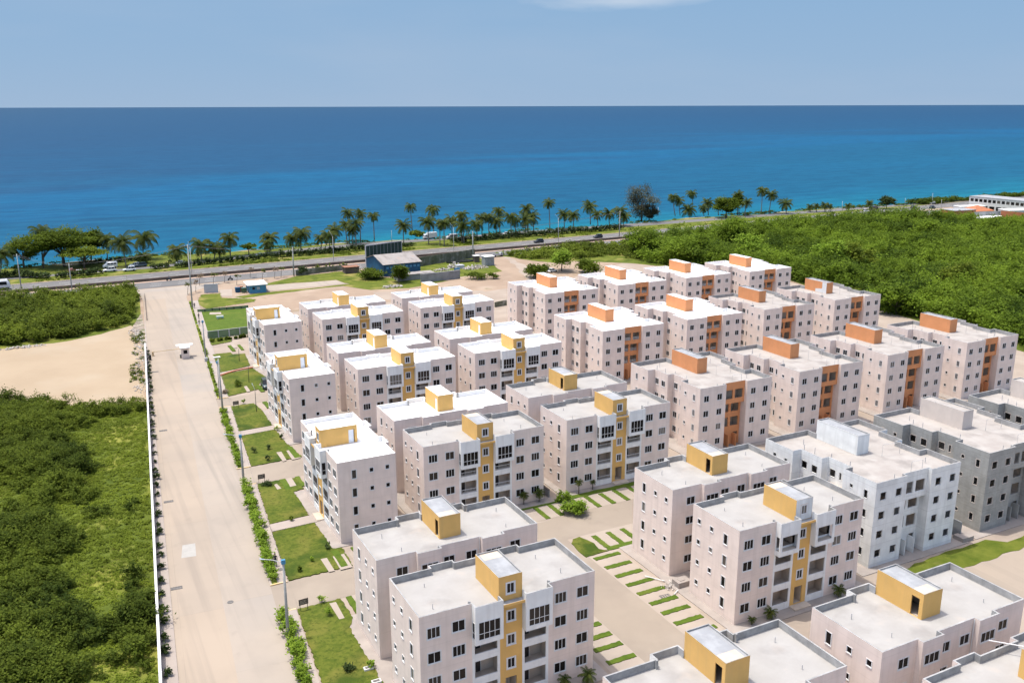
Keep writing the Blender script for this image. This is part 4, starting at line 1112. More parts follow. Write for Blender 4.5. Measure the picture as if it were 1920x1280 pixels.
GY = 'pink apartment blocks with yellow stair towers'
GO = 'pink apartment blocks with orange stair towers'
YB = {
 'A7': ((26.72, 84.36), PI, 'bare', 'grey roofed block backing onto the nearest yellow towered block, beside the avenue lawn'),
 'B7': ((26.70, 71.89), 0, 'bare', 'nearest apartment block facing us, grey roof, yellow stair front between two glazed white bays'),
 'A8': ((65.73, 84.68), PI, 'bare', 'grey roofed block beside the grass striped parking, backing onto the block with unglazed bays'),
 'B8': ((65.56, 71.97), 0, 'open', 'apartment block with unglazed white bays, its yellow stairhead still unpainted at the front'),
 'A6': ((67.05, 125.65), PI, 'bare', 'grey roofed block tucked behind the block that stands above the round green bush'),
 'B6': ((67.08, 113.22), 0, 'bare', 'grey roofed yellow towered block whose front overlooks the round green bush'),
 'A5': ((43.54, 125.30), PI, 'finished', 'white roofed block with peeling yellow stairhead, just behind a grey roofed yellow towered block'),
 'B5': ((43.40, 112.90), 0, 'bare', 'grey roofed yellow towered block right of the nearest of the avenue facing blocks'),
 'A3': ((47.31, 167.55), PI, 'finished', 'middle row white roofed block, back to us, behind the one nearest the avenue'),
 'B3': ((47.23, 154.97), 0, 'finished', 'middle row yellow towered block with all white roof and stairhead, on the avenue side'),
 'A4': ((70.99, 167.76), PI, 'finished', 'middle row white roofed block, back to us, behind the grey capped yellow stairhead'),
 'B4': ((70.94, 155.10), 0, 'finished', 'middle row white roofed yellow towered block, its stairhead capped grey, beside the orange towered blocks'),
 'A1': ((52.49, 210.12), PI, 'finished', 'white roofed block at the back of the estate, back to us, near the blue hut'),
 'B1': ((52.45, 197.54), 0, 'finished', 'farthest row yellow towered block standing beside the far avenue block'),
 'A2': ((76.74, 211.36), PI, 'finished', 'white roofed block at the back of the estate, back to us, below the blue hangar'),
 'B2': ((76.69, 198.66), 0, 'finished', 'farthest row yellow towered block next to the fenced bays and first orange towered block'),
 'A9': ((37.19, 47.92), PI, 'bare', 'block cut by the bottom edge, grey roof with yellow stairhead, below the striped parking'),
 'A10': ((60.96, 47.93), PI, 'bare', 'lower right block with stained grey roof, yellow stairhead and black doorway, whole roof in view'),
 'B10': ((60.94, 35.37), 0, 'bare', 'apartment block in the lower right corner showing only a strip of grey roof'),
 'B9': ((37.2, 35.4), 0, 'bare', 'apartment block hidden below the bottom edge in front of the lowest roof'),
 'L3': ((30.84, 112.72), -PI / 2, 'finished', 'white roofed apartment block facing the avenue, nearest of the three in that file'),
 'L2': ((34.56, 154.79), -PI / 2, 'finished', 'white roofed block facing the avenue with a dark car by its corner'),
 'L1': ((39.59, 198.37), -PI / 2, 'finished', 'white roofed apartment block facing the avenue beside the green sports lawn, farthest of three'),
}
for k, (xy, rz, st, lb) in YB.items():
    if k == 'B9': continue
    x, y = xy
    if abs(rz - PI) < .01: x += YW; y += YD
    elif rz < 0: y += YW
    t = build_y(k, lb, (x, y, 0), rz, st, GY)
    if k == 'B8':
        hd = [c for c in t.children if c.name.startswith('stairhead') and 'roof' not in c.name][0]
        hd['label'] = 'yellow stairhead with bare grey front wall'
        mb = MB(); panel(mb, (-1.28, .095), (1.28, .095), 11.3, 13.94, [hole(1.28, 1.16, 12.55, 1.43)], depth=.003)
        mb.obj('primed_front', ['primer_white'], hd)
for k, xy, st, lb in (
 ('O1', (111.23, 199.38), 'finished', 'orange towered block of the farthest row, closest to the dirt yard'),
 ('O2', (134.17, 200.36), 'finished', 'orange towered block of the farthest row, second along from the dirt yard'),
 ('O3', (156.93, 200.43), 'finished', 'orange towered block of the farthest row, third along from the dirt yard'),
 ('O4', (179.29, 199.79), 'finished', 'orange towered block at the far right end of the farthest row, against the green scrub'),
 ('O5', (102.75, 158.76), 'finished', 'white roofed orange towered block of the middle row, beside the last yellow towered block'),
 ('O6', (125.44, 159.14), 'finished', 'white roofed orange towered block of the middle row, second of its four'),
 ('O7', (147.72, 158.82), 'bare', 'middle row orange towered block with grey parapet and solid orange stairhead'),
 ('O8', (170.72, 159.13), 'bare', 'orange towered block whose orange stairhead carries a bare white patch'),
 ('O9', (95.35, 116.54), 'bare', 'grey roofed orange towered block right of the yellow towered block with the round bush'),
 ('O10', (117.62, 116.39), 'bare', 'grey roofed orange towered block directly behind the white primed block'),
 ('O11', (140.86, 116.92), 'bare', 'grey roofed orange towered block directly behind the raw grey block with the beige stairhead'),
 ('O12', (162.62, 116.13), 'bare', 'orange towered block at the right end of the nearest orange row, against the scrub edge'),
 ('W1', (90.02, 74.40), 'primed', 'unfinished white primed apartment block with empty window openings'),
 ('G1', (112.13, 74.59), 'block', 'raw grey unfinished apartment block with a beige stairhead beside the white primed one'),
 ('G2', (133.99, 74.51), 'block', 'raw grey unfinished apartment block cut off by the right edge of the picture')):
    t = build_o(k, lb, (*xy, 0), st, GO if st in ('finished', 'bare') else 'unfinished blocks')
    if k == 'O8':
        mb = MB()
        mb.quad((6.648, 10.9, 11.3), (6.648, 9.42, 11.3), (6.648, 9.42, 14.1), (6.648, 10.9, 14.1)); mb.quad((6.648, 13.2, 11.3), (6.648, 10.9, 11.3), (6.648, 10.9, 12.4), (6.648, 13.2, 12.1))
        hd = [c for c in t.children if c.name.startswith('stairhead')][0]
        mb.obj('primer_patch', ['trim_white'], hd)

# aprons round the blocks
ap = []
for k, (xy, rz, st, lb) in YB.items():
    x, y = xy
    if rz < 0: ap.append((x - 1.5, x + YD + 1.3, y - .9, y + YW + .9))
    elif abs(rz) < .01: ap.append((x - 1.2, x + YW + 1.2, y - 1.7, y + YD + 14.6 - .4))
for xy in ((111.2, 199.4), (134.2, 200.4), (156.9, 200.4), (179.3, 199.8), (102.7, 158.8), (125.4, 159.1), (147.7, 158.8), (170.7, 159.1), (95.3, 116.5), (117.6, 116.4), (140.9, 116.9), (162.6, 116.1), (90, 74.4), (112.1, 74.6), (134, 74.5)):
    ap.append((xy[0] - 2.2, xy[0] + 18.2, xy[1] - 1.2, xy[1] + 19.6))
for i, (a, b, c, d) in enumerate(ap):
    sheet('apron', [[(a, c), (b, c), (b, d), (a, d)]], 0.10 + 0.004 * (i % 5), 'apron_concrete', thick=0.1)

# ==================================================================== VEGETATION
def in_poly(x, y, poly):
    c = np.zeros(len(x), bool); n = len(poly)
    for i in range(n):
        x0, y0 = poly[i]; x1, y1 = poly[(i + 1) % n]
        cond = ((y0 > y) != (y1 > y))
        with np.errstate(divide='ignore', invalid='ignore'):
            c ^= cond & (x < (x1 - x0) * (y - y0) / (y1 - y0 + 1e-12) + x0)
    return c

def vnoise(x, y, s, seed):
    """cheap smooth 2-D value noise in 0..1"""
    r = np.random.default_rng(seed); g = r.uniform(0, 1, (64, 64))
    u, v = x / s, y / s
    i, j = np.floor(u).astype(int), np.floor(v).astype(int)
    fu, fv = u - i, v - j
    fu = fu * fu * (3 - 2 * fu); fv = fv * fv * (3 - 2 * fv)
    G = lambda a, b: g[a % 64, b % 64]
    return (G(i, j) * (1 - fu) + G(i + 1, j) * fu) * (1 - fv) + (G(i, j + 1) * (1 - fu) + G(i + 1, j + 1) * fu) * fv

def scrub(name, label, poly, step, rr, hr, leaf, per_m2, mat, keep=1.0, seed=1, bare=0.0, tall_s=18, hue=(0.2, 0.6), mask=None):
    """dense bushes one cannot tell apart: one object, a small leaf face for every sprig"""
    xs_ = [p[0] for p in poly]; ys_ = [p[1] for p in poly]
    gx, gy = np.meshgrid(np.arange(min(xs_), max(xs_), step), np.arange(min(ys_), max(ys_), step))
    gx = gx.ravel() + RNG.uniform(-.5, .5, gx.size) * step; gy = gy.ravel() + RNG.uniform(-.5, .5, gy.size) * step
    k = in_poly(gx, gy, poly)
    gx, gy = gx[k], gy[k]
    big = vnoise(gx, gy, tall_s, seed) * 0.6 + vnoise(gx, gy, tall_s * 0.35, seed + 1) * 0.4
    if mask is not None: big = big + mask(gx, gy)
    k = (big > bare) & (RNG.uniform(0, 1, gx.size) < keep)
    gx, gy, big = gx[k], gy[k], big[k]
    C, T, S = [], [], []
    reg = np.clip((vnoise(gx, gy, tall_s * 0.8, seed + 7) - 0.2) / 0.6, 0, 1)
    for x, y, q in zip(gx, gy, big):
        q2 = min(1, max(0, (q - bare) / (0.85 - bare)))
        r = rr[0] + (rr[1] - rr[0]) * (0.6 * q2 + 0.4 * random.random())
        h = hr[0] + (hr[1] - hr[0]) * (0.7 * q2 + 0.3 * random.random())
        n = int(per_m2 * r * (r + h) * 1.5)
        p, t = crown_points((x, y, h * 0.25), r, h * 0.8, max(12, n), clumps=int(5 + 3 * r), shell=0.5, spread=0.24)
        kind = hue[0] + (hue[1] - hue[0]) * (0.45 * random.random() + 0.55 * reg[len(C)])
        h *= 0.75 + 0.5 * random.random()
        C.append(p); T.append(t * 0.55 + kind * 0.8 - 0.22)
    C = np.concatenate(C); T = np.concatenate(T)
    C[:, 2] = np.maximum(C[:, 2], 0.05)
    o = link(name, quads_mesh(name, C, leaf, T, mat))
    o['kind'] = 'stuff'; o['label'] = label
    return o

NEAR_L = [(-45, 60), (wall_x(60) - .5, 60), (wall_x(192) - .6, 192), (4, 193), (-6, 200), (-14, 207), (-45, 214)]
scrub('scrub', 'dense green scrub inside the white wall at the lower left', NEAR_L, 1.5, (0.6, 1.9), (0.5, 3.2), 0.22, 60, 'scrub_leaf', seed=5, bare=0.46, tall_s=11, hue=(-0.1, 0.65), mask=lambda x, y: 0.22 * np.clip((4.8 + (y - 89.7) * 0.0886 - x - 7) / 12, -0.5, 1) + 0.06 * ((4.8 + (y - 89.7) * 0.0886 - x) < 3.5) - 0.2 * ((y <= 121) & (4.8 + (y - 89.7) * 0.0886 - x > 3.2) & (4.8 + (y - 89.7) * 0.0886 - x < 8.5 + 1.5 * np.sin(y * .4))) - 0.34 * ((y > 121 + 6 * np.sin(x * .7)) & (y < 186) & (4.8 + (y - 89.7) * 0.0886 - x < 12.5 + 2.5 * np.sin(y * .23))))
scrub('undergrowth', 'low weeds between the bushes at the lower left', NEAR_L, 0.95, (0.5, 0.9), (0.1, 0.45), 0.17, 60, 'scrub_leaf', keep=0.85, seed=9, hue=(0.55, 1.15), tall_s=9)
FAR_L = [(-80, 262), (-14, 257), (1, 258), (9, 262), (15.5, 268), (18.2, 281), (21.2, 303), (21.5, 315), (-80, 315)]
scrub('scrub', 'green scrub between the sand lot and the highway', FAR_L, 2.3, (1.0, 2.8), (0.8, 5.2), 0.38, 24, 'scrub_leaf', seed=21, tall_s=15, bare=0.2, hue=(0.1, 0.95))
R_WOOD = [(203, 289), (228, 236), (219, 184), (212, 134), (212, 70), (520, 70), (560, 282), (470, 282), (418, 298), (392, 334), (330, 334), (255, 326), (225, 312)]
scrub('woodland', 'dense green woodland scrub behind the orange towered blocks', R_WOOD, 4.0, (1.6, 4.4), (1.0, 7.6), 0.55, 11.0, 'wood_leaf', seed=33, tall_s=17, bare=0.22, hue=(-0.1, 1.0))
scrub('weeds', 'dry weeds along the debris strip by the sand lot', [(wall_x(200) - 3.2, 200), (wall_x(200) - .4, 200), (wall_x(258) - .3, 258), (wall_x(258) - 3.6, 258)], 1.5, (.4, .9), (.3, 1.1), .25, 40, 'scrub_leaf', seed=61, bare=.42, tall_s=6)
scrub('woodland', 'taller tree crowns rising out of the woodland', [(232, 240), (226, 184), (220, 134), (222, 80), (500, 80), (540, 262), (415, 280), (330, 322), (255, 318)], 13, (2.6, 5.0), (4.5, 8.6), .55, 7, 'wood_leaf', keep=.62, seed=71, tall_s=40, hue=(-.1, 1.05))
scrub('scrub', 'taller bushes in the scrub left of the avenue', [(-70, 264), (-14, 260), (1, 262), (14, 272), (19, 300), (19, 312), (-70, 312)], 8, (1.8, 3.2), (3.2, 6.0), .4, 16, 'scrub_leaf', keep=.6, seed=72, hue=(0, .9))
vp = [(x, hw_near(x) + 31.5) for x in range(-60, 300, 20)] + [(x, hw_near(x) + 34.5 + 6 * max(0, min(1, (x - 40) / 60))) for x in range(290, -70, -20)]
scrub('weeds', 'rough weeds along the verge of the seaside carriageway', vp, 1.9, (.5, 1.2), (.2, .9), .35, 22, 'scrub_leaf', seed=63, bare=.5, tall_s=9, hue=(.3, 1))
scrub('scrub', 'low green scrub between the dirt yard and the highway', [(162, 328), (245, 331), (258, 322), (222, 310), (206, 291), (196, 303), (176, 306), (166, 316)], 3.0, (1.2, 2.8), (0.8, 3.6), 0.5, 12, 'scrub_leaf', seed=41, bare=0.2, hue=(0.2, 0.9))
scrub('woodland', 'taller trees along the highway edge of the woodland', [(226, 319), (250, 328), (330, 335), (398, 336), (418, 302), (330, 312), (240, 308)], 5.0, (2.4, 4.2), (4.5, 8.5), .55, 10, 'wood_leaf', seed=77, bare=.12, tall_s=14, hue=(-.1, 1))
cp = [(x, coast_y(x) - 4.5) for x in range(-40, 640, 10)] + [(x, coast_y(x) + 0.5) for x in range(630, -50, -10)]
scrub('coastal_scrub', 'low bushes along the sea edge beyond the service road', cp, 2.6, (0.9, 2.0), (0.4, 1.7), 0.45, 10, 'tree_leaf', seed=51, bare=0.36, hue=(0.2, 0.8))
hd_p = [(470, coast_y(470) - 5)] + [(x, coast_y(x) - 8 + 4 * math.sin(x * .05)) for x in range(480, 700, 10)] + [(x, coast_y(x) + 0.5) for x in range(690, 460, -10)]
scrub('coastal_scrub', 'darker bushes on the far right headland by the sea', hd_p, 2.8, (1.5, 2.6), (1.0, 3.4), 0.6, 8, 'tree_leaf', seed=52, bare=0.2, hue=(0.1, 0.5))

def plant(name, label, cat, c, r, h, n, leaf, mat, group=None, clumps=10, trunk=0.0, parent_only=False):
    """a single bush: foliage mesh with a short stem"""
    p, t = crown_points((0, 0, trunk + h * 0.35), r, h * 0.65, n, clumps=clumps, shell=0.45, up=True, spread=0.26)
    p[:, 2] = np.maximum(p[:, 2], 0.03)
    root = thing(name, label, cat, c, random.uniform(0, 6.28), group)
    link('foliage', quads_mesh('foliage', p, leaf, t, mat), root)
    mb = MB(); mb.tube([(0, 0, 0), (r * .05, 0, trunk + h * .5)], max(.02, r * .06), max(.015, r * .03), n=5)
    mb.obj('stem', ['bark'], root)
    return root

# shrubs in the kerb bed
protos = [None] * 4
gk = 'shrubs in the kerb planting bed'
for i in range(4):
    protos[i] = plant('shrub', 'leafy green shrub in the planting bed along the avenue kerb', 'shrub', (0, 0, 0), 0.72, 1.25, 420, 0.17, 'bright_leaf', gk, clumps=9)
used = [False] * 4
def place(pr, us, loc, sc, lab=None, group=None):
    i = random.randrange(len(pr))
    o = pr[i] if not us[i] else copy_tree(pr[i])
    us[i] = True
    o.location = loc; o.scale = (sc, sc, sc * random.uniform(.85, 1.15)); o.rotation_euler = (0, 0, random.uniform(0, 6.28))
    if lab: o['label'] = lab
    if group: o['group'] = group
    return o
for a, b, sp, s0 in ((58, 97.5, 1.5, 1.05), (107, 138, 1.35, 1.0), (148, 179.5, 1.5, .85), (189, 238, 2.6, .55), (240, 290, 3.2, .45)):
    y = a
    while y < b:
        if random.random() > 0.06:
            place(protos, used, (ave_r(y) + .6 + random.uniform(-.12, .12), y, .1), s0 * random.uniform(.75, 1.3))
        y += sp * random.uniform(.75, 1.25)
protos = [plant('shrub', 'small dark green shrub at the foot of the white boundary wall', 'shrub', (0, 0, 0), 0.5, .85, 260, .15, 'dark_leaf', 'shrubs along the boundary wall', clumps=7) for i in range(3)]
used = [False] * 3
y = 62
while y < 236:
    place(protos, used, (wall_x(y) + .62, y, .14), random.uniform(.6, 1.25)); y += random.uniform(2.6, 4.4)

# single bushes that stand out
B = lambda lab, x, y, r, h, n, leaf, mat, cat='bush', tr=0.0: plant('bush', lab, cat, at(x, y), r, h, n, leaf, mat, trunk=tr)
B('round bright green bush at the end of the parking bays', 1077, 962, 1.75, 2.1, 2600, .22, 'bright_leaf')
B('smaller bright green bush behind the round one by the ramp', 1056, 940, 1.0, 1.5, 900, .2, 'bright_leaf')
B('dark green bush on the lawn beside the parked dark car', 446, 724, .9, 1.3, 700, .16, 'tree_leaf')
B('purple brown bush at the lawn corner near the utility pole', 423, 738, .75, 1.0, 420, .15, 'dry_leaf')
B('dark rounded bush on the lowest lawn by the avenue', 651, 1257, .62, .85, 500, .13, 'dark_leaf')
B('dark green bush at the sunny corner of the lawn next to the information board', 501, 910, .8, .7, 500, .15, 'dark_leaf')
B('bushy green tree left of the blue hangar gable', 698, 522, 3.6, 3.6, 2600, .5, 'tree_leaf')
B('rounded dark green tree in front of the blue hangar', 748, 530, 3.3, 4.6, 3000, .5, 'tree_leaf', tr=.6)
B('spreading green bush beside the white car at the dirt yard', 1010, 520, 3.6, 5.2, 2600, .5, 'tree_leaf')
B('rounded grey green bush right of the parked white car', 1103, 512, 4.2, 4.6, 3000, .5, 'tree_leaf')
B('bright green tree over the white car in the dirt yard', 1053, 508, 4.4, 5.6, 2600, .55, 'bright_leaf', tr=1.6)
B('dark green shrub by the corner of the grey yard wall', 925, 522, 1.8, 2.0, 500, .4, 'tree_leaf')
B('wide low bush along the grey yard wall', 893, 523, 3.4, 2.4, 900, .42, 'tree_leaf')
B('clipped green bush at the end of the ivy covered wall', 566, 515, 1.7, 2.8, 600, .4, 'dark_leaf')
for i, (x, y) in enumerate(((474, 875), (492, 915), (497, 866), (430, 741))):
    pass
lp = [(502, 862, 'small palm like plant in the middle of the lawn with pale slabs'), (476, 848, 'pale green young plant on the left of the lawn with pale slabs'), (503, 842, 'young plant above the small palm on the lawn with pale slabs'), (616, 1026, 'fan leaved plant against the apron of the nearest avenue block'), (545, 975, 'small shrub beside the pale footpath of the nearest avenue block'), (586, 1050, 'young plant at the front of the lawn by the street lamp'), (565, 1070, 'low flowering shrub near the street lamp foot'), (604, 1128, 'pair of drooping leaves plant at the side road lawn corner'), (617, 1152, 'leafy plant at the edge of the pale parking slab'), (457, 756, 'tufted small palm next to the information board'), (528, 822, 'leafy plant by the corner of the middle avenue block'), (520, 806, 'leafy plant beside the lawn edge of the middle avenue block'), (693, 1251, 'young plant beside the concrete manhole')]
for x, y, lb in lp:
    plant('young_plant', lb, 'plant', at(x, y, .16), random.uniform(.35, .6), random.uniform(.6, 1.1), 160, .16, random.choice(['bright_leaf', 'tree_leaf', 'dark_leaf']), clumps=5)

# ---- palms
def crown_mesh(seed, nf=17, R=1.0, droop=1.0):
    rg = random.Random(seed)
    V, Fc, T = [], [], []
    for k in range(nf):
        az = 2 * PI * (k * 0.382 + rg.uniform(-.04, .04)) * 1.0
        az = (k * 2.399963 + rg.uniform(-.2, .2))
        lev = k / nf
        e0 = 1.35 - 2.05 * lev + rg.uniform(-.15, .15)
        L = R * rg.uniform(.85, 1.1) * (1.0 if lev < .8 else .8)
        pos = Vector((0, 0, 0)); e = e0
        spine = [pos.copy()]; dirs = []
        ns = 7
        for i in range(ns):
            d = Vector((math.cos(az) * math.cos(e), math.sin(az) * math.cos(e), math.sin(e)))
            pos = pos + d * (L / ns); spine.append(pos.copy()); dirs.append(d); e -= droop * (0.14 + 0.05 * i)
        side = Vector((-math.sin(az), math.cos(az), 0))
        tn = (0.25 if lev < .75 else .75) + rg.uniform(-.2, .25)
        for i in range(ns):
            for j in range(2):
                f = (i + j * .5) / ns
                p = spine[i].lerp(spine[i + 1], j * .5)
                w = L * (.22 * math.sin(PI * min(1, f * .85 + .14)) + .03)
                for sg in (-1, 1):
                    tip = p + side * (sg * w * .86) + dirs[i] * (w * .55) + Vector((0, 0, -w * .75))
                    q = dirs[i] * (L * .035)
                    b = len(V)
                    V += [p - q, p + q, tip + q * .4, tip - q * .2]; Fc.append((b, b + 1, b + 2, b + 3)); T.append(tn + rg.uniform(-.12, .12))
    me = bpy.data.meshes.new('crown')
    me.from_pydata([tuple(v) for v in V], [], Fc)
    a = me.attributes.new('tint', 'FLOAT', 'FACE'); a.data.foreach_set('value', [min(1, max(0, t)) for t in T])
    me.materials.append(MATS['palm_leaf'])
    return me
CROWNS = [crown_mesh(s, 23, 1.0, d) for s, d in ((1, 1.0), (2, 1.15), (3, .9), (4, 1.25), (5, 1.05))]
def trunk_mesh(b, c, r0, r1):
    mid = b.lerp(c, .5) + Vector((random.uniform(-.3, .3), random.uniform(-.3, .3), 0))
    pts = [b.lerp(mid, t).lerp(mid.lerp(c, t), t) - b for t in (0, .2, .4, .6, .8, 1)]
    mb = MB(); mb.tube(pts, r0, r1, n=6)
    return mb.mesh('trunk', ['palm_bark'], True)
def palm(lab, cx, cy, bx, by, rad_px, group):
    b = at(bx, by); c = depth_at(cx, cy, b)
    if c.z < 2: c.z = 2
    D = (b - Vector((0, 0, CAM_Z))).length
    R = rad_px * D / F_PX * 1.62
    t = thing('palm_tree', lab, 'palm tree', b, 0, group)
    link('trunk', trunk_mesh(b, c, .26, .15), t)
    o = link('crown', random.choice(CROWNS), t)
    o.location = c - b; o.scale = (R, R, R); o.rotation_euler = (0, 0, random.uniform(0, 6.28))
    return t
# crown x,y / foot x,y / crown radius, all measured on the photograph
PL = [(2, 477, 0, 520, 17), (77, 436, 80, 497, 15), (200, 450, 202, 493, 15), (229, 455, 237, 501, 18), (269, 447, 268, 488, 19), (268, 481, 269, 494, 13), (331, 470, 331, 494, 16), (376, 460, 378, 489, 17), (403, 464, 401, 487, 12), (413, 465, 411, 484, 13), (430, 447, 432, 482, 15),
 (505, 446, 506, 474, 14), (500, 457, 501, 477, 12), (548, 447, 550, 474, 14), (565, 438, 564, 473, 16), (601, 447, 602, 470, 11), (627, 432, 626, 468, 14), (617, 443, 618, 474, 14), (652, 400, 655, 456, 11), (647, 421, 651, 458, 10), (666, 420, 668, 460, 13), (675, 401, 676, 455, 10), (660, 432, 662, 459, 11), (700, 405, 702, 450, 10), (756, 423, 757, 458, 13), (769, 388, 773, 432, 10), (811, 393, 814, 442, 12), (802, 417, 804, 459, 14), (825, 421, 825, 461, 9), (832, 419, 833, 462, 12), (846, 414, 848, 452, 12), (865, 404, 866, 456, 12), (868, 424, 870, 457, 15), (893, 421, 895, 450, 13), (903, 409, 904, 448, 11), (916, 407, 917, 447, 11), (930, 415, 931, 446, 13), (935, 396, 938, 440, 11), (957, 407, 960, 445, 12), (965, 413, 967, 440, 11), (987, 392, 990, 437, 12), (985, 411, 986, 440, 14), (999, 407, 1001, 437, 12), (1029, 381, 1031, 431, 10), (1057, 402, 1058, 430, 11), (1075, 404, 1076, 432, 12), (1105, 387, 1107, 421, 12), (1119, 402, 1121, 424, 10), (1141, 400, 1143, 424, 12), (1164, 396, 1164, 424, 11), (1170, 406, 1168, 425, 11),
 (1261, 370, 1266, 405, 9), (1272, 376, 1275, 404, 9), (1297, 363, 1299, 388, 9), (1291, 393, 1292, 404, 12), (1327, 381, 1328, 404, 10), (1319, 391, 1320, 405, 8), (1346, 384, 1347, 404, 8), (1384, 366, 1386, 404, 9), (1400, 380, 1396, 406, 9), (1430, 358, 1427, 402, 10), (1447, 366, 1442, 401, 10), (1473, 382, 1474, 401, 11), (1519, 388, 1519, 398, 6), (1531, 386, 1531, 398, 5), (1546, 385, 1547, 398, 7), (1556, 386, 1557, 398, 5), (1590, 386, 1590, 396, 6), (1630, 380, 1630, 394, 6)]
MARKS = [(30, 'the leftmost pole'), (208, 'the white minibus'), (330, 'the lone white car'), (500, 'the blue car'), (585, 'the bent median lamp'), (720, 'the dark billboard'), (808, 'the white truck'), (890, 'the twin pole'), (1018, 'the black car'), (1120, 'the scrub side dark car'), (1202, 'the tall dark casuarina'), (1362, 'the round crowned tree'), (1480, 'the palm line end'), (1560, 'the low coast palms'), (1640, 'the far roadside cars')]
ORD = ['first', 'second', 'third', 'fourth', 'fifth', 'sixth', 'seventh', 'eighth', 'ninth', 'tenth', 'eleventh']
cnt = {}
for p in sorted(PL):
    cx = p[0]
    mk = min(MARKS, key=lambda m: abs(m[0] - cx)); side = 'left' if cx < mk[0] else 'right'
    cnt.setdefault((mk[1], side), []).append(p)
for (mk, side), ps in cnt.items():
    ps = sorted(ps, reverse=(side == 'left'))
    for i, p in enumerate(ps):
        hpx = p[3] - p[1]
        ht = 'tall' if hpx > 36 else ('short' if hpx < 24 else 'mid height')
        nth = (ORD[i] + ' palm') if len(ps) > 1 else 'only palm'
        palm('%s coconut palm, %s to the %s of %s' % (ht, nth, side, mk), *p, 'coconut palms along the coast road')

def mini_palm(lab, x, y, h, R, z=.1, group=None):
    b = at(x, y, z); t = thing('young_palm', lab, 'palm', b, 0, group)
    mb = MB(); mb.tube([(0, 0, 0), (.03, 0, h)], .09, .06, n=6); mb.obj('trunk', ['palm_bark'], t, True)
    o = link('crown', random.choice(CROWNS), t); o.location = (.03, 0, h); o.scale = (R, R, R * .9); o.rotation_euler = (0, 0, random.uniform(0, 6))
for lab, x, y, h, R in (('young palm left of the ramp, nearer the grey roof', 982, 945, 1.5, 1.4), ('fuller young palm left of the ramp', 1011, 940, 1.5, 1.6), ('thin young palm right of the ramp under the ground floor window', 1085, 925, 1.9, 1.2), ('small young palm beside the white balcony right of the ramp', 1111, 917, 1.3, .9),
 ('young palm against the right wing of the nearest block', 1101, 1283, 1.2, 1.7), ('smaller young palm left of the other at the nearest block', 1058, 1289, 1.0, 1.3), ('young palm below the ground floor windows of the unglazed block', 1443, 1160, .9, 1.4), ('short bright palm at the corner of the unglazed block', 1409, 1170, .7, .9), ('young palm at the far corner of the unglazed block', 1572, 1118, 1.0, 1.5)):
    mini_palm(lab, x, y, h, R * .78)
for i, (x, y) in enumerate(((400, 533), (421, 530), (444, 535), (469, 521), (492, 525), (515, 522), (527, 520), (374, 535), (352, 552), (367, 548))):
    w = ['first', 'second', 'third', 'fourth', 'fifth', 'sixth', 'seventh', 'eighth', 'ninth', 'tenth'][i]
    b = at(x, y); t = thing('sapling', 'wilted brown sapling on the pavement near the avenue mouth', 'sapling', b, 0, 'saplings at the avenue mouth')
    mb = MB(); mb.tube([(0, 0, 0), (.2, 0, 2.0), (.5, 0, 3.0)], .09, .05, n=5); mb.obj('trunk', ['palm_bark'], t)
    pp, tt = crown_points((.5, 0, 3.0), 1.0, .9, 130, clumps=6); link('crown', quads_mesh('crown', pp, .3, tt, 'dry_leaf' if i % 2 else 'palm_leaf'), t)

# ---- broadleaf trees by the coast road
def tree(lab, bx, by, cx, cy, wpx, hpx, mat, dens=1.0, umbrella=0.5, leaf=.55, limbs=5, name='tree', clumps=22):
    b = at(bx, by); D = (b - Vector((0, 0, CAM_Z))).length; m = D / F_PX
    c = depth_at(cx, cy, b) - b; r = wpx * m / 2; h = hpx * m / 2
    t = thing(name, lab, 'tree', b)
    n = int(420 * dens * r * h * .55)
    p, tn = crown_points((0, 0, 0), 1, 1, n, clumps=clumps, shell=.5, up=False, spread=.2)
    p[:, 2] = np.where(p[:, 2] < 0, p[:, 2] * umbrella, p[:, 2])
    p = p * np.array([r, r, h]) + np.array(c)
    link('crown', quads_mesh('crown', p, leaf, tn, mat), t)
    mb = MB(); mb.tube([(0, 0, 0), (c.x * .3, c.y * .3, c.z * .5), (c.x * .8, c.y * .8, c.z * .85)], .045 * r + .12, .03 * r + .06, n=7)
    for k in range(limbs):
        a = 2 * PI * k / limbs + random.uniform(-.4, .4)
        mb.tube([(c.x * .3, c.y * .3, c.z * .5), (c.x + r * .35 * math.cos(a), c.y + r * .35 * math.sin(a), c.z * .85), (c.x + r * .7 * math.cos(a), c.y + r * .7 * math.sin(a), c.z + h * .15)], .035 * r + .05, .03, n=5)
    mb.obj('trunk', ['bark'], t, True)
    return t
tree('broad dark umbrella crowned tree, largest at the left of the coast road', 121, 500, 112, 455, 94, 40, 'tree_leaf', 1.2, .45)
tree('pale green flat topped tree in front of the large umbrella tree', 158, 503, 158, 473, 64, 24, 'scrub_leaf', 1.1, .35)
tree('green tree behind the pale flat topped tree', 171, 492, 174, 452, 34, 32, 'tree_leaf', 1.3, .7)
tree('slim trunked tree left of the large umbrella tree', 82, 503, 84, 462, 40, 26, 'tree_leaf', 1.1, .5)
tree('airy tree near the left edge lamp pole', 45, 502, 42, 468, 52, 38, 'tree_leaf', .7, .8)
tree('small green tree at the sea edge left of the long hedge', 467, 478, 465, 461, 24, 16, 'tree_leaf', 1.2, .5)
tree('rounded coast tree on the grassy bank near the white truck', 783, 443, 782, 437, 26, 14, 'scrub_leaf', 1.2, .8)
tree('round crowned tree among the palms by the far road', 1361, 409, 1363, 386, 40, 34, 'tree_leaf', 1.0, .6, .6)
tree('smaller green tree beside the round crowned tree', 1383, 404, 1382, 378, 24, 24, 'tree_leaf', 1.0, .7, .6)
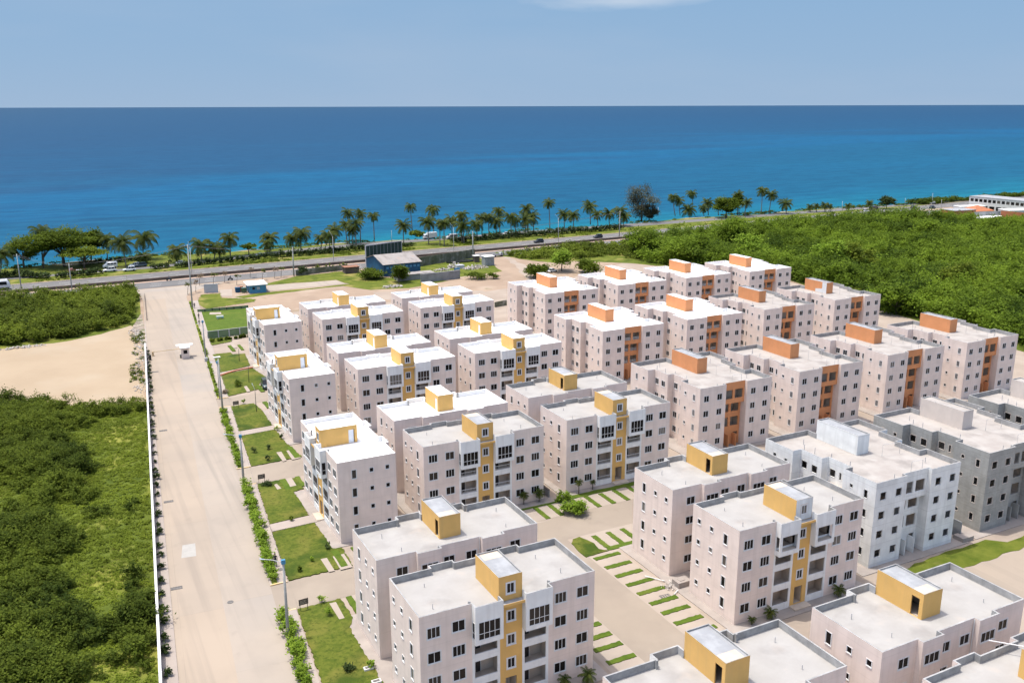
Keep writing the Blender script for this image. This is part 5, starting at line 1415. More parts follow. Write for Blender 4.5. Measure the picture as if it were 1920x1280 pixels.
tree('tall dark casuarina tree standing apart by the sea', 1203, 416, 1202, 374, 58, 54, 'casuarina_leaf', .55, 1.1, .42, 9, clumps=34)
tree('dark lower casuarina right of the tall one', 1217, 414, 1219, 396, 26, 28, 'casuarina_leaf', 1.0, 1.0, .5)
tree('small dark tree at the sea edge near the far road', 1662, 392, 1662, 378, 24, 18, 'dark_leaf', 1.2, .6, .6)
# larger trees rising out of the woodland edge
for lab, x, y, w, h, m in (('bright green spreading tree above the collapsed shed', 1290, 470, 110, 64, 'wood_leaf'), ('green tree right of the collapsed shed', 1405, 470, 64, 48, 'bright_leaf'), ('dark green tree between the shed and the far road', 1375, 440, 84, 60, 'wood_leaf'), ('tall yellow green tree in the middle of the woodland', 1560, 478, 60, 58, 'bright_leaf'), ('pale leafed tree beside the tall yellow green one', 1608, 480, 56, 44, 'scrub_leaf'), ('green tree by the scrub edge near the highway', 1210, 455, 70, 50, 'wood_leaf'), ('dark tree in the woodland under the far orange roofed house', 1745, 435, 60, 44, 'wood_leaf'), ('olive tree in the right part of the woodland', 1800, 520, 70, 46, 'scrub_leaf'), ('green tree at the woodland edge behind the last orange towered block', 1680, 565, 70, 56, 'wood_leaf')):
    tree(lab, x, y + h * .42, x, y, w, h, m, .75, .8, .6)

# ---- hedges along the seaside verge
def hedge(lab, pts, w, h, mat='dark_leaf'):
    q = [at(*p) for p in pts]
    C, T = [], []
    for a, b in zip(q, q[1:]):
        L = (b - a).length
        for i in range(max(1, int(L / 1.1))):
            p = a.lerp(b, (i + random.random()) / max(1, int(L / 1.1)))
            c, t = crown_points((p.x, p.y + random.uniform(-.5, .5) * w, h * .3), w * random.uniform(.5, .9), h * random.uniform(.5, .85), 120, clumps=6, spread=.3)
            C.append(c); T.append(t)
    C = np.concatenate(C); C[:, 2] = np.maximum(C[:, 2], .05)
    o = link('hedge', quads_mesh('hedge', C - np.array(q[0]), .45, np.concatenate(T), mat)); o.location = q[0]
    tag(o, lab, 'hedge')
hedge('bushy dark hedge below the left coast trees', [(-10, 523), (40, 518), (90, 523)], 2.2, 2.6)
hedge('ragged hedge in front of the brown truck', [(104, 522), (150, 517), (190, 513)], 1.8, 2.2)
hedge('short hedge clump right of the minibus', [(284, 505), (322, 501)], 1.6, 2.2)
hedge('long dark hedge between the parked white car and the twin pole', [(332, 502), (400, 494), (480, 487)], 1.5, 2.2)
hedge('long dark hedge running left of the billboard', [(480, 486), (580, 478), (686, 468)], 1.6, 2.4)
hedge('short hedge just right of the billboard', [(752, 463), (776, 461)], 1.4, 1.6)
hedge('dark hedge under the thick palm group', [(846, 455), (900, 451), (960, 446)], 1.6, 2.6)
hedge('dark hedge left of the casuarina', [(962, 446), (1060, 438), (1166, 430)], 1.6, 2.6)
hedge('dark line of bushes at the sea edge behind the minibus', [(150, 498), (190, 494), (280, 486)], 1.4, 1.8)
hedge('ivy growing over the long yard wall', [(566, 514), (610, 509), (652, 505)], .6, 2.2, 'scrub_leaf')
hedge('low planting behind the grey green lawn fence', [(397, 641), (430, 637), (470, 631)], .7, .9, 'tree_leaf')

# ==================================================================== WALLS, FENCES, POLES
def long_wall(name, lab, pts, h, t, wall_m, cap_m=None, cat='wall', pier=0, z=0.0, pier_m=None, capw=.05):
    o = Vector((*pts[0], z)); root = thing(name, lab, cat, o)
    mb, mc = MB(), MB()
    for a, b in zip(pts, pts[1:]):
        a, b = Vector(a), Vector(b); L = (b - a).length; d = (b - a) / L; n = Vector((-d.y, d.x))
        def bx(m, s0, s1, w0, w1, z0, z1):
            q = [a + d * s + n * w for s, w in ((s0, w0), (s1, w0), (s1, w1), (s0, w1))]
            lo = [(p.x - o.x, p.y - o.y, z0) for p in q]; hi = [(p.x - o.x, p.y - o.y, z1) for p in q]
            m.quad(*hi); m.quad(*lo[::-1])
            for i in range(4): m.quad(lo[i], lo[(i + 1) % 4], hi[(i + 1) % 4], hi[i])
        bx(mb, 0, L, -t / 2, t / 2, 0, h)
        if cap_m: bx(mc, 0, L, -t / 2 - capw, t / 2 + capw, h + .002, h + .09)
        if pier:
            k = int(L / pier)
            for i in range(k + 1):
                s = L * i / max(1, k)
                pm = MB(); bx(pm, max(0, s - .13), min(L, s + .13), -t / 2 - .1, t / 2 + .1, 0, h - .03)
                pm.obj('pier', [pier_m or wall_m], root)
    mb.obj('wall', [wall_m], root)
    if cap_m: mc.obj('coping', [cap_m], root)
    return root
yy = [50 + i * 10.15 for i in range(20)]
long_wall('boundary_wall', 'long low wall with a white top along the left edge of the avenue', [(wall_x(y) - .02, y) for y in (50, 100, 150, 200, 236)], 1.75, .16, 'stained_wall', 'white_wall', pier=3.3, capw=.07)
long_wall('kerb_rail', 'low dark rail on the pavement at the top of the avenue', [at(275.5, 601)[:2], at(271, 553)[:2]], .55, .12, 'median_wall')
long_wall('lawn_fence', 'grey green mesh fence below the sports lawn', [(33.4, 240.6), (50.0, 241.6)], 1.9, .08, 'green_mesh', 'pipe_grey', 'fence', pier=2.4, pier_m='pipe_grey')
long_wall('lawn_fence', 'thin dark fence along the top of the sports lawn', [(35.9, 274.6), (50.4, 273.6)], .9, .05, 'green_mesh', None, 'fence', pier=2.0, pier_m='lamp_dark')
long_wall('median_barrier', 'long dark brown barrier dividing the highway carriageways', [(x, hw_near(x) + 14.4) for x in range(-60, 460, 40)], .9, .9, 'median_wall', None, 'barrier')
long_wall('yard_wall', 'ivy grown grey wall between the grass field and the highway', [at(*r2(300, 748))[:2], at(*r2(680, 702))[:2]], 2.0, .2, 'mossy_wall')
long_wall('yard_wall', 'mossy dark wall behind the rubble yard beside the highway', [at(*r2(1195, 682))[:2], at(*r2(1640, 610))[:2]], 3.4, .25, 'mossy_wall', None, 'wall', pier=4)
long_wall('yard_wall', 'plain grey wall along the front of the rubble yard', [at(*r2(1235, 803))[:2], at(*r2(1530, 768))[:2]], 3.0, .2, 'grey_wall', 'pipe_grey', 'wall')
long_wall('bay_wall', 'short grey wall behind the fenced bays of the back row', [at(1330 / 4 + 595, 576)[:2], at(950, 572)[:2]], 1.6, .15, 'mossy_wall')
long_wall('ramp_wall', 'dark topped sloping ramp wall between two yellow towered blocks', [(63.9, 112.9), (63.9, 121.5)], 1.3, .2, 'grey_wall', 'median_wall', 'wall')
long_wall('divider_wall', 'short grey wall stub between the white primed and raw grey blocks', [(108.4, 74.8), (108.4, 78.5)], 2.4, .18, 'grey_wall')
mb = MB(); mb.box(-1.0, 1.0, -.7, .7, 0, .7); mb.box(-.5, .3, -.3, .3, .701, .76)
o = mb.obj('manhole_box', ['apron_concrete']); o.location = at(*s27(712, 540), .1); tag(o, 'raised concrete box at the corner of the unglazed block', 'concrete box')
mb = MB(); mb.box(-1.1, 1.1, -.8, .8, 0, .6)
o = mb.obj('manhole_box', ['apron_concrete']); o.location = at(1806, 1010, .05); tag(o, 'raised concrete box between the primed and raw grey blocks', 'concrete box')
mb = MB(); mb.box(-.5, .5, -.3, .3, 0, .25, 0); mb.box(-.36, .36, -.17, .17, .251, .27, 1)
for i, (x, y, lb) in enumerate(((691, 1254, 'small white rimmed drain box on the lowest lawn'), (706, 1279, 'white rimmed drain box cut by the bottom edge'))):
    o = mb.obj('drain_box', ['white_wall', 'grate_iron']); o.location = at(x, y, .1); tag(o, lb, 'drain box')

def pole(name, lab, foot, top, arm=None, r=.17, mat='pole_concrete', head='lamp_head', cat='street lamp', group=None, z=.1, cross=False, box=False):
    b = at(*foot, z); c = depth_at(*top, b); c = Vector((b.x + (c.x - b.x) * .35, b.y + (c.y - b.y) * .35, c.z))
    t = thing(name, lab, cat, b, 0, group)
    v = c - b
    mb = MB(); mb.tube([(0, 0, 0), v * .5, v], r, r * .6, n=8); mb.obj('pole', [mat], t, True)
    if arm:
        for ar in (arm if isinstance(arm, list) else [arm]):
            e = depth_at(*ar, c) - b
            mb = MB(); mb.tube([v + Vector((0, 0, -.15)), v.lerp(e, .5) + Vector((0, 0, .05)), e], .045, n=5); mb.obj('arm', ['pipe_grey'], t)
            d = (e - v).normalized()
            mb = MB(); p = e; mb.tube([p - d * .1, p + d * .2, p + d * .45], .05, .07, n=6); mb.obj('lamp_head', [head], t)
    if box:
        mb = MB(); mb.box(-.22, .22, -.16, .16, -.25, .25); o = mb.obj('lamp_head', ['blue_paint'], t); o.location = v
    if cross:
        mb = MB(); mb.box(-1.0, 1.0, -.06, .06, -.07, .07); o = mb.obj('crossarm', ['bark'], t); o.location = v + Vector((0, 0, -.6))
        for x in (-.85, 0, .85):
            mb = MB(); mb.tube([(x, 0, .07), (x, 0, .3)], .05, n=5); o2 = mb.obj('insulator', ['pipe_grey'], o)
    return t, c
_, pA = pole('utility_pole', 'nearest concrete utility pole with a lamp arm over the avenue', (541, 1198), (531, 1040), (494, 1048), .2, cat='utility pole', box=True)
_, pB = pole('utility_pole', 'second concrete utility pole up the avenue, lamp arm over the shrubs', (457, 905), (451, 812), (424, 814), .2, cat='utility pole', box=True)
_, pC = pole('utility_pole', 'third concrete utility pole up the avenue, foot at the side road corner', (418, 773), (408, 668), None, .2, cat='utility pole')
_, pD = pole('utility_pole', 'tall concrete utility pole beside the guard booth on a square footing', (386, 676), (380, 600), (372, 606), .2, cat='utility pole', box=True)
mb = MB(); mb.box(-.35, .35, -.35, .35, 0, .9); o = mb.obj('footing', ['pipe_grey']); o.location = at(386, 676, .1) + Vector((0, -.6, 0)); tag(o, 'square grey concrete footing at the pole by the guard booth', 'footing')
_, pE = pole('utility_pole', 'tall concrete pole at the mouth of the avenue carrying highway wires', (361, 577), (354, 455), None, .25, cat='utility pole', cross=True)
pole('street_lamp', 'short street lamp on the second lawn from the sports lawn', (412, 748), (409, 676), (398, 679), .11, cat='street lamp', box=True)
_, pF = pole('utility_pole', 'mid left concrete utility pole at the highway edge', (136, 551), (129, 492), None, .2, cat='utility pole', cross=True)
_, pG = pole('utility_pole', 'leftmost concrete utility pole on the highway median', (40, 541), (31, 474), None, .2, cat='utility pole', cross=True)
_, pH = pole('utility_pole', 'concrete utility pole left of the ivy wall, doubled with a shorter mast', (551, 517), (550, 462), None, .28, cat='utility pole', cross=True)
_, pI = pole('utility_pole', 'twin concrete pole beside the rubble yard', (887, 484), (886, 432), None, .3, cat='utility pole', cross=True)
_, pJ = pole('utility_pole', 'concrete utility pole at the edge of the low scrub by the highway', (1161, 446), (1163, 395), None, .24, cat='utility pole', cross=True)
pole('street_lamp', 'highway lamp with a bent arm left of the billboard', (626, 494), (624, 442), (618, 434), .12, 'pipe_grey', cat='street lamp')
pole('street_lamp', 'highway lamp between the billboard and the twin pole', (851, 473), (850, 425), (845, 420), .12, 'pipe_grey', cat='street lamp')
pole('street_lamp', 'highway lamp near the black car on the highway', (1047, 456), (1046, 408), (1042, 403), .12, 'pipe_grey', cat='street lamp')
pole('street_lamp', 'highway lamp at the avenue mouth beyond the tall pole', (360, 517), (358, 462), (353, 455), .12, 'pipe_grey', cat='street lamp')
pole('marker_post', 'thin bare post on the verge right of the billboard', (735, 459), (734, 431), None, .14, 'pole_concrete', cat='post')
pole('lawn_lamp', 'slim dark lamp post on the lawn with the dark parked car', (467, 717), (466, 682), None, .07, 'lamp_dark', cat='lamp post')
pole('lawn_lamp', 'slim dark lamp post bending over the lawn below the parked car', (481, 772), (478, 728), (474, 722), .07, 'lamp_dark', cat='lamp post')
pole('lawn_lamp', 'slim dark lamp post in front of the far avenue block', (449, 677), (447, 653), None, .07, 'lamp_dark', cat='lamp post')
pole('roof_mast', 'thin coast mast standing at the sea edge right of the casuarina', (1234, 408), (1233, 388), None, .12, 'pipe_grey', cat='mast')
for lab, f_, t_ in (('thin pole on the far coast road nearest the sea', (1748, 383), (1747, 362)), ('thin lamp pole beside the far coast road cars', (1697, 384), (1696, 371)), ('thin lamp pole left of the far white building', (1765, 390), (1764, 374)), ('thin lamp pole on the far road left of the parked cars', (1579, 396), (1578, 377))):
    pole('street_lamp', lab, f_, t_, None, .13, 'pipe_grey', cat='street lamp')

def wire(lab, a, b, sag, r=.02, off=0.0):
    a = a + Vector((off, 0, -.35)); b = b + Vector((off, 0, -.35))
    pts = [a.lerp(b, i / 12) - Vector((0, 0, sag * 4 * (i / 12) * (1 - i / 12))) for i in range(13)]
    mb = MB(); mb.tube([p - a for p in pts], r, n=4); o = mb.obj('power_line', ['wire']); o.location = a
    tag(o, lab, 'power line', 'power lines along the roads')
for k, (p, q) in enumerate(((pG, pF), (pF, pE), (pE, pH), (pH, pI), (pI, pJ))):
    nm = ('left edge median pole and the mid left pole', 'mid left pole and the avenue mouth pole', 'avenue mouth pole and the ivy wall pole', 'ivy wall pole and the twin pole', 'twin pole and the scrub pole')[k]
    for off in (-.85, 0, .85): wire('sagging wire strung between the ' + nm, p, q, 1.0, .02, off)
for p, q, nm in ((pA, pB, 'nearest and second avenue poles'), (pB, pC, 'second and third avenue poles'), (pC, pD, 'third avenue pole and the guard booth pole'), (pD, pE, 'guard booth pole and the avenue mouth pole')):
    wire('thin wire strung between the ' + nm, p, q, .5, .012)

# ---- small street things
def board(lab, x, y, w=1.15, h=.75, zb=.75):
    t = thing('information_board', lab, 'board', at(x, y, .14), rad(4))
    mb = MB(); mb.box(-w / 2, w / 2, -.03, .03, zb, zb + h); mb.obj('board', ['median_wall'], t)
    for s in (-1, 1):
        mb = MB(); mb.box(s * w * .4 - .03, s * w * .4 + .03, -.02, .02, 0, zb); mb.obj('leg', ['lamp_dark'], t)
    mb = MB()
    for i in range(3): mb.box(-w * .4, w * (.3 - .1 * (i % 2)), -.036, -.031, zb + h * (.25 + .22 * i), zb + h * (.25 + .22 * i) + .05)
    mb.obj('faded_lines', ['room_plaster'], t)
board('dark information board at the first side road up the avenue', 570, 1143)
board('dark information board at the second side road up the avenue', 491, 905)
board('dark information board at the third side road up the avenue', 443, 765)
mb = MB()
for i in range(4): mb.box(-.62 + i * .33, -.62 + i * .33 + .2, -.28, .28, 0, .03)
mb.box(-.7, .7, -.36, -.29, 0, .035); mb.box(-.7, .7, .29, .36, 0, .035); mb.box(-.7, -.63, -.29, .29, 0, .035); mb.box(.63, .7, -.29, .29, 0, .035); mb.quad((-.63, -.29, .005), (.63, -.29, .005), (.63, .29, .005), (-.63, .29, .005))
gm = mb.mesh('drain_grate', ['grate_iron'])
for i, (x, y, lb) in enumerate(((331, 1102, 'iron drain grate nearest us on the avenue'), (316, 940, 'iron drain grate second up the left side of the avenue'), (306, 807, 'iron drain grate third up the left side of the avenue'), (291, 697, 'iron drain grate on the left of the avenue below the guard booth'), (1247, 1117, 'iron drain grate in the striped parking court'))):
    o = link('drain_grate', gm); o.location = at(x, y, .024); o.rotation_euler = (0, 0, rad(-4.8)); tag(o, lb, 'drain grate')
mb = MB(); mb.tube([(0, 0, 0), (0, 0, .025)], .38, n=18)
mm = mb.mesh('manhole_cover', ['grate_iron'])
for x, y, lb in ((432, 1128, 'round iron manhole cover in the right lane of the avenue'), (525, 1067, 'round manhole cover on pale concrete by the nearest utility pole')):
    o = link('manhole_cover', mm); o.location = at(x, y, .03 if x < 500 else .15); tag(o, lb, 'manhole cover')
sheet('repair_patch', [P((342, 1022), (366, 1018), (368, 1042), (340, 1046))], 0.03, 'patch_white')
# guard booth
def booth():
    t = thing('guard_booth', 'small cream guard booth with an overhanging white roof standing in the avenue', 'guard booth', at(348, 670, .02), rad(-5))
    mb = MB()
    panel(mb, (-.9, -1.1), (.9, -1.1), 0, 2.6, [(.5, 1.4, 1.2, 2.1)], .1); panel(mb, (.9, -1.1), (.9, 1.1), 0, 2.6, [(.6, 1.6, 1.2, 2.1)], .1); panel(mb, (.9, 1.1), (-.9, 1.1), 0, 2.6); panel(mb, (-.9, 1.1), (-.9, -1.1), 0, 2.6, [(.7, 1.6, .05, 2.1)], .1)
    mb.obj('wall', ['pink_paint'], t)
    mb = MB(); mb.box(-1.1, 1.1, -1.5, 1.6, 2.61, 2.8); mb.box(-1.9, 1.9, .4, 1.9, 2.81, 2.95); mb.obj('roof', ['white_membrane'], t)
    mb = MB(); mb.box(-.4, .5, -1.06, -1.0, 1.22, 2.08); mb.box(.82, .86, -.5, .5, 1.22, 2.08); mb.obj('window', ['dark_glass'], t)
    mb = MB(); mb.box(-.86, -.82, -.5, .4, .06, 2.08); mb.obj('door', ['dark_door'], t)
booth()
mb = MB(); mb.tube([(0, 0, 0), (0, 0, .85)], .28, .3, n=10); o = mb.obj('drum', ['paint_black']); o.location = at(340, 671, .02); tag(o, 'black drum standing at the left of the guard booth', 'drum')
mb = MB(); mb.box(0, 6.5, -.05, .05, .9, 1.0); mb.box(-.2, .2, -.2, .2, 0, 1.1)
o = mb.obj('barrier', ['kerb_paint']); o.location = at(287, 667, .02); o.rotation_euler = (0, 0, rad(2)); tag(o, 'thin yellowish barrier arm across the avenue left of the booth', 'barrier arm')
mb = MB(); mb.box(-.25, .25, -.2, .2, 0, 1.3); o = mb.obj('barrier_post', ['lamp_dark']); o.location = at(282, 675, .02); tag(o, 'dark barrier post on the left pavement facing the booth', 'post')
# white panel, blue hut, bins
p0, p1 = at(*s6(405, 187)), at(*s6(572, 180))
mb = MB(); L = (p1 - p0).length; mb.box(0, L, -.1, .1, 0, 2.9); o = mb.obj('wall_panel', ['panel_grey']); o.location = p0; o.rotation_euler = (0, 0, math.atan2(p1.y - p0.y, p1.x - p0.x)); tag(o, 'freestanding pale grey wall panel near the avenue mouth', 'wall panel')
t = thing('hut', 'small blue hut with a flat white roof beside the pale concrete strip', 'hut', (55.2, 295.6, 0), rad(-2))
mb = MB(); panel(mb, (0, 0), (5.4, 0), 0, 2.6, [(1.0, 1.8, 1.2, 2.0), (2.4, 3.4, 1.1, 2.0)], .1); panel(mb, (5.4, 0), (5.4, 6.5), 0, 2.6); panel(mb, (5.4, 6.5), (0, 6.5), 0, 2.6); panel(mb, (0, 6.5), (0, 0), 0, 2.6, [(4.6, 5.5, .1, 2.1), (1.5, 2.5, 1.1, 2.0)], .1); mb.obj('wall', ['blue_paint'], t)
mb = MB(); mb.box(-.6, 5.9, -.5, 7.2, 2.61, 2.85); mb.obj('roof', ['white_membrane'], t)
mb = MB(); mb.box(1.0, 1.8, .06, .1, 1.2, 2.0); mb.obj('window', ['dark_glass'], t); mb = MB(); mb.box(2.4, 3.4, .06, .1, 1.1, 2.0); mb.obj('window', ['panel_grey'], t)
mb = MB(); mb.box(.06, .1, 1.0, 1.9, .1, 2.1); mb.obj('door', ['dark_door'], t)
for lb, px, m in (('dark blue bin left of the blue hut', s6(806, 178), 'hangar_blue'), ('orange bin beside the blue hut', s6(840, 165), 'paint_orange'), ('dark green bin in front of the blue hut', s6(882, 182), 'paint_green')):
    t = thing('bin', lb, 'bin', at(*px), 0)
    mb = MB(); mb.box(-.75, .75, -.6, .6, .1, 1.5); mb.obj('body', [m], t); mb = MB(); mb.box(-.8, .8, -.65, .65, 1.5, 1.62); mb.obj('lid', [m], t)
# benches and slabs on the sports lawn
t = thing('picnic_table', 'white topped picnic table on the sports lawn', 'table', at(*s6(592, 492), .1))
mb = MB(); mb.box(-1.0, 1.0, -.35, .35, .7, .78); mb.obj('table_top', ['white_wall'], t)
for s in (-1, 1):
    mb = MB(); mb.box(-.95, .95, s * .7 - .13, s * .7 + .13, .42, .48); mb.obj('seat', ['blue_paint'], t)
    mb = MB(); mb.box(s * .7 - .05, s * .7 + .05, -.75, .75, 0, .42); mb.obj('leg', ['pipe_grey'], t)
for i, x in enumerate((490, 577, 658, 790, 862)):
    w = ['first', 'second', 'third', 'fourth', 'fifth'][i]
    t = thing('bench', 'small pale blue bench along the fence edge of the sports lawn', 'bench', at(*s6(x, 692 - (x - 490) * .09), .1), 0, 'benches on the sports lawn')
    mb = MB(); mb.box(-.55, .55, -.2, .2, .4, .46); mb.obj('seat', ['panel_grey'], t)
    for s in (-1, 1):
        mb = MB(); mb.box(s * .4 - .05, s * .4 + .05, -.15, .15, 0, .4); mb.obj('leg', ['blue_paint'], t)
sheet('concrete_pad', [P(s6(470, 425), s6(605, 420), s6(608, 447), s6(465, 450))], 0.13, 'bay_slab')
mb = MB(); mb.box(-.8, .8, -.5, .5, 0, .2); o = mb.obj('concrete_slab', ['white_wall']); o.location = at(*s6(553, 962), .16); tag(o, 'white concrete slab on the lawn above the terracotta path', 'slab')
# terracotta edging across the third lawn
e0, e1 = at(*s6(600, 1178), .17), at(*s6(985, 1085), .17)
for i in range(26):
    q = (i + .5) / 26
    p = e0.lerp(e1, q); p.y += .8 * math.sin(q * 3.1)
    mb = MB(); mb.box(-.17, .17, -.22, .22, 0, .22); o = mb.obj('edging_brick', ['terracotta']); o.location = p; o.rotation_euler = (0, 0, random.uniform(-.5, .5)); tag(o, 'terracotta edging brick across the lawn of the far avenue blocks', 'brick', 'terracotta edging bricks')

# ---- hangar, billboard, rubble yard
t = thing('hangar', 'blue hangar with a weathered grey sheet roof behind the estate', 'hangar', (103.9, 304.0, 0), rad(3))
def gable(x0, x1, y0, y1, he, hr):
    ym = (y0 + y1) / 2; mb = MB()
    mb.quad((x0, y0, 0), (x1, y0, 0), (x1, y0, he), (x0, y0, he)); mb.quad((x1, y1, 0), (x0, y1, 0), (x0, y1, he), (x1, y1, he))
    mb.poly([(x0, y1, 0), (x0, y0, 0), (x0, y0, he), (x0, ym, hr), (x0, y1, he)]); mb.poly([(x1, y0, 0), (x1, y1, 0), (x1, y1, he), (x1, ym, hr), (x1, y0, he)])
    return mb, ym
mb, ym = gable(0, 14.2, 0, 17, 4.4, 6.6); mb.obj('wall', ['hangar_blue'], t)
mb = MB(); o_ = .5; y0, y1 = -.6, 17.6; s_ = 2.2 / 8.5
for a, b in ((y0, ym), (y1, ym)):
    za, zb = 6.6 - abs(ym - a) * s_ + .06, 6.66
    mb.quad((-o_, a, za), (14.2 + o_, a, za), (14.2 + o_, b, zb), (-o_, b, zb)); mb.quad((-o_, a, za - .12), (-o_, b, zb - .12), (14.2 + o_, b, zb - .12), (14.2 + o_, a, za - .12)); mb.quad((-o_, a, za - .12), (14.2 + o_, a, za - .12), (14.2 + o_, a, za), (-o_, a, za))
    mb.quad((-o_, a, za), (-o_, b, zb), (-o_, b, zb - .12), (-o_, a, za - .12))
mb.obj('roof', ['rusty_sheet'], t)
mb = MB()
for i in range(9): mb.box(1.0 + i * 1.5, 1.0 + i * 1.5 + .9, -.05, -.001, 2.6, 3.4)
mb.obj('panel_strip', ['blue_paint'], t)
t = thing('lean_to', 'pale sheet roofed lean to between the hangar and the grey yard wall', 'lean-to', at(*r2(1150, 775)))
mb = MB(); mb.box(-5, 9, -2, 2.6, 2.0, 2.12); mb.obj('roof', ['rusty_sheet'], t)
mb = MB(); mb.box(-4.8, 8.8, -1.8, 2.4, 0, 1.99); mb.obj('wall', ['grey_wall'], t)
bl, br = at(687, 497), at(753, 487)
t = thing('billboard', 'large dark green billboard with vertical ribs seen from behind the hangar', 'billboard', bl, math.atan2(br.y - bl.y, br.x - bl.x))
W = (br - bl).length; hb = depth_at(687, 460, bl).z
mb = MB(); mb.box(0, W, -.1, .1, 1.2, hb); mb.obj('panel', ['board_dark'], t)
for i in range(11):
    mb = MB(); x = W * i / 10; mb.box(x - .06, x + .06, -.2, -.101, 1.2, hb); mb.obj('rib', ['steel_grey'], t)
mb = MB(); mb.box(-.15, W + .15, -.25, .15, hb, hb + .35); mb.box(-.25, -.001, -.2, .2, 0, hb); mb.box(W + .001, W + .25, -.2, .2, 0, hb); mb.obj('frame', ['pipe_grey'], t)
def rubble(lab, x, y, w, d, h, n, mat, cat='rubble pile', stone=1.0):
    mb = MB(); b = at(x, y)
    for i in range(n):
        a = random.uniform(0, 6.28); q = random.random() ** .6
        px, py = w * q * math.cos(a), d * q * math.sin(a); pz = h * (1 - q) * random.random()
        s = random.uniform(.08, .42) * stone
        M = Matrix.Rotation(random.uniform(0, 3), 3, Vector((random.random(), random.random(), random.random() + .1)).normalized())
        c = [Vector((px, py, pz + s * .4)) + M @ Vector((sx * s, sy * s * .8, sz * s * .6)) for sx in (-1, 1) for sy in (-1, 1) for sz in (-1, 1)]
        for f in ((0, 1, 3, 2), (4, 6, 7, 5), (0, 4, 5, 1), (2, 3, 7, 6), (0, 2, 6, 4), (1, 5, 7, 3)): mb.quad(*[tuple(c[k]) for k in f])
    o = mb.obj('rubble_pile', [mat]); o.location = b; tag(o, lab, cat)
rubble('large pale heap of block rubble in the middle of the yard', 852, 501, 3.4, 2.6, 2.4, 70, 'rubble_stone')
rubble('wide low heap of stone rubble right of the large one', 892, 503, 5.2, 2.4, 1.5, 110, 'rubble_stone')
rubble('small scatter of rubble at the left of the yard', 828, 507, 3.0, 1.2, .7, 40, 'rubble_stone')
rubble('rubble and debris at the foot of the hangar bushes', 735, 538, 4.5, 1.6, .7, 50, 'rubble_stone')
rubble('strewn pipes and broken blocks at the corner of the striped parking', 1258, 1097, 1.6, 1.2, .3, 60, 'rubble_stone', stone=.4)
rubble('pale stones strewn along the left side of the sand lot', 40, 652, 6, 1.2, .5, 110, 'rubble_stone', stone=.6)
rubble('pale stones strewn at the top right of the sand lot', 254, 626, 1.7, 6.5, .3, 110, 'rubble_stone', stone=.45)
for i in range(9):
    y = 202 + i * 6.4; q = Vector((wall_x(y) - 1.6 + .5 * math.sin(i * 2.1), y, 0))
    d = AX_F.dot(q - Vector((0, 0, CAM_Z))); px = 960 + F_PX * AX_R.dot(q - Vector((0, 0, CAM_Z))) / d; py = 640 - F_PX * AX_U.dot(q - Vector((0, 0, CAM_Z))) / d
    rubble('dry broken stones between the sand lot and the wall, %s from the near end' % ORD[i], px, py, 1.3, 3.2, .25, 42, 'rubble_stone', stone=.42)
rubble('dark brush and soil heap under the far left scrub', 30, 638, 9, 2.0, 1.5, 260, 'bark', 'brush heap', stone=.8)
rubble('building debris left on the concrete beside the raw grey block', 1835, 985, 1.2, 1.2, .3, 24, 'rubble_stone', stone=.5)
mb = MB(); mb.tube([(-1.5, 2.2, .12), (.0, 0, .12)], .055, n=8); o = mb.obj('drain_pipe', ['trim_white']); o.location = at(1246, 1090, .1); tag(o, 'white plastic pipe lying beside the striped parking', 'pipe')
mb = MB(); mb.tube([(-.5, -.35, .1), (.5, .2, .1)], .06, n=8); o = mb.obj('drain_pipe', ['trim_white']); o.location = at(1267, 1110, .1); tag(o, 'short white pipe offcut by the unglazed block', 'pipe')
mb = MB(); mb.tube([(-1.2, 0, .1), (1.6, -3.0, .1)], .05, n=6); o = mb.obj('drain_pipe', ['trim_white']); o.location = at(1870, 1195, 12.2); tag(o, 'long thin white pipe bridging the roofs at the lower right', 'pipe')
mb = MB(); mb.box(-1.5, 1.5, -1.0, 1.0, 0, 1.3); o = mb.obj('container', ['panel_grey']); o.location = at(862, 503); tag(o, 'grey metal container between the rubble heaps', 'container')
mb = MB(); mb.tube([(-.9, 0, .8), (.9, 0, .8)], .75, n=14); o = mb.obj('tank', ['hangar_blue']); o.location = at(857, 510); tag(o, 'blue cylindrical tank lying in front of the rubble', 'tank')
mb = MB(); mb.tube([(0, 0, 0), (0, 0, .5)], 4.5, 4.5, n=24); o = mb.obj('tarpaulin', ['paint_black']); o.location = at(867, 491); o.scale = (1.5, .5, 1); tag(o, 'black tarpaulin heap along the mossy yard wall', 'tarpaulin')
t = thing('shack', 'small dark teal shack with a white roof at the yard entrance', 'shack', at(915, 497))
mb = MB(); mb.box(-1.9, 1.9, -1.6, 1.6, 0, 3.4); mb.obj('wall', ['steel_grey'], t); mb = MB(); mb.box(-2.1, 2.1, -1.9, 1.9, 3.41, 3.6); mb.obj('roof', ['white_membrane'], t)
t = thing('shack', 'dark timber shack with a small pale roof beside the twin pole', 'shack', at(893, 491))
mb = MB(); mb.box(-1.0, 1.0, -1, 1, 0, 2.4); mb.obj('wall', ['median_wall'], t); mb = MB(); mb.box(-1.3, 1.3, -1.3, 1.3, 2.41, 2.55); mb.obj('roof', ['white_wall'], t)
t = thing('shack', 'rust roofed dark shack at the end of the ivy wall', 'shack', at(658, 511))
mb = MB(); mb.box(-2.6, 2.6, -1.8, 1.8, 0, 2.2); mb.obj('wall', ['median_wall'], t); mb = MB(); mb.box(-2.9, 2.9, -2.1, 2.1, 2.21, 2.4); mb.obj('roof', ['rust_red'], t)
t = thing('collapsed_shed', 'collapsed shed with a white tarp roof and blue edge in the scrub', 'shed', at(1345, 478))
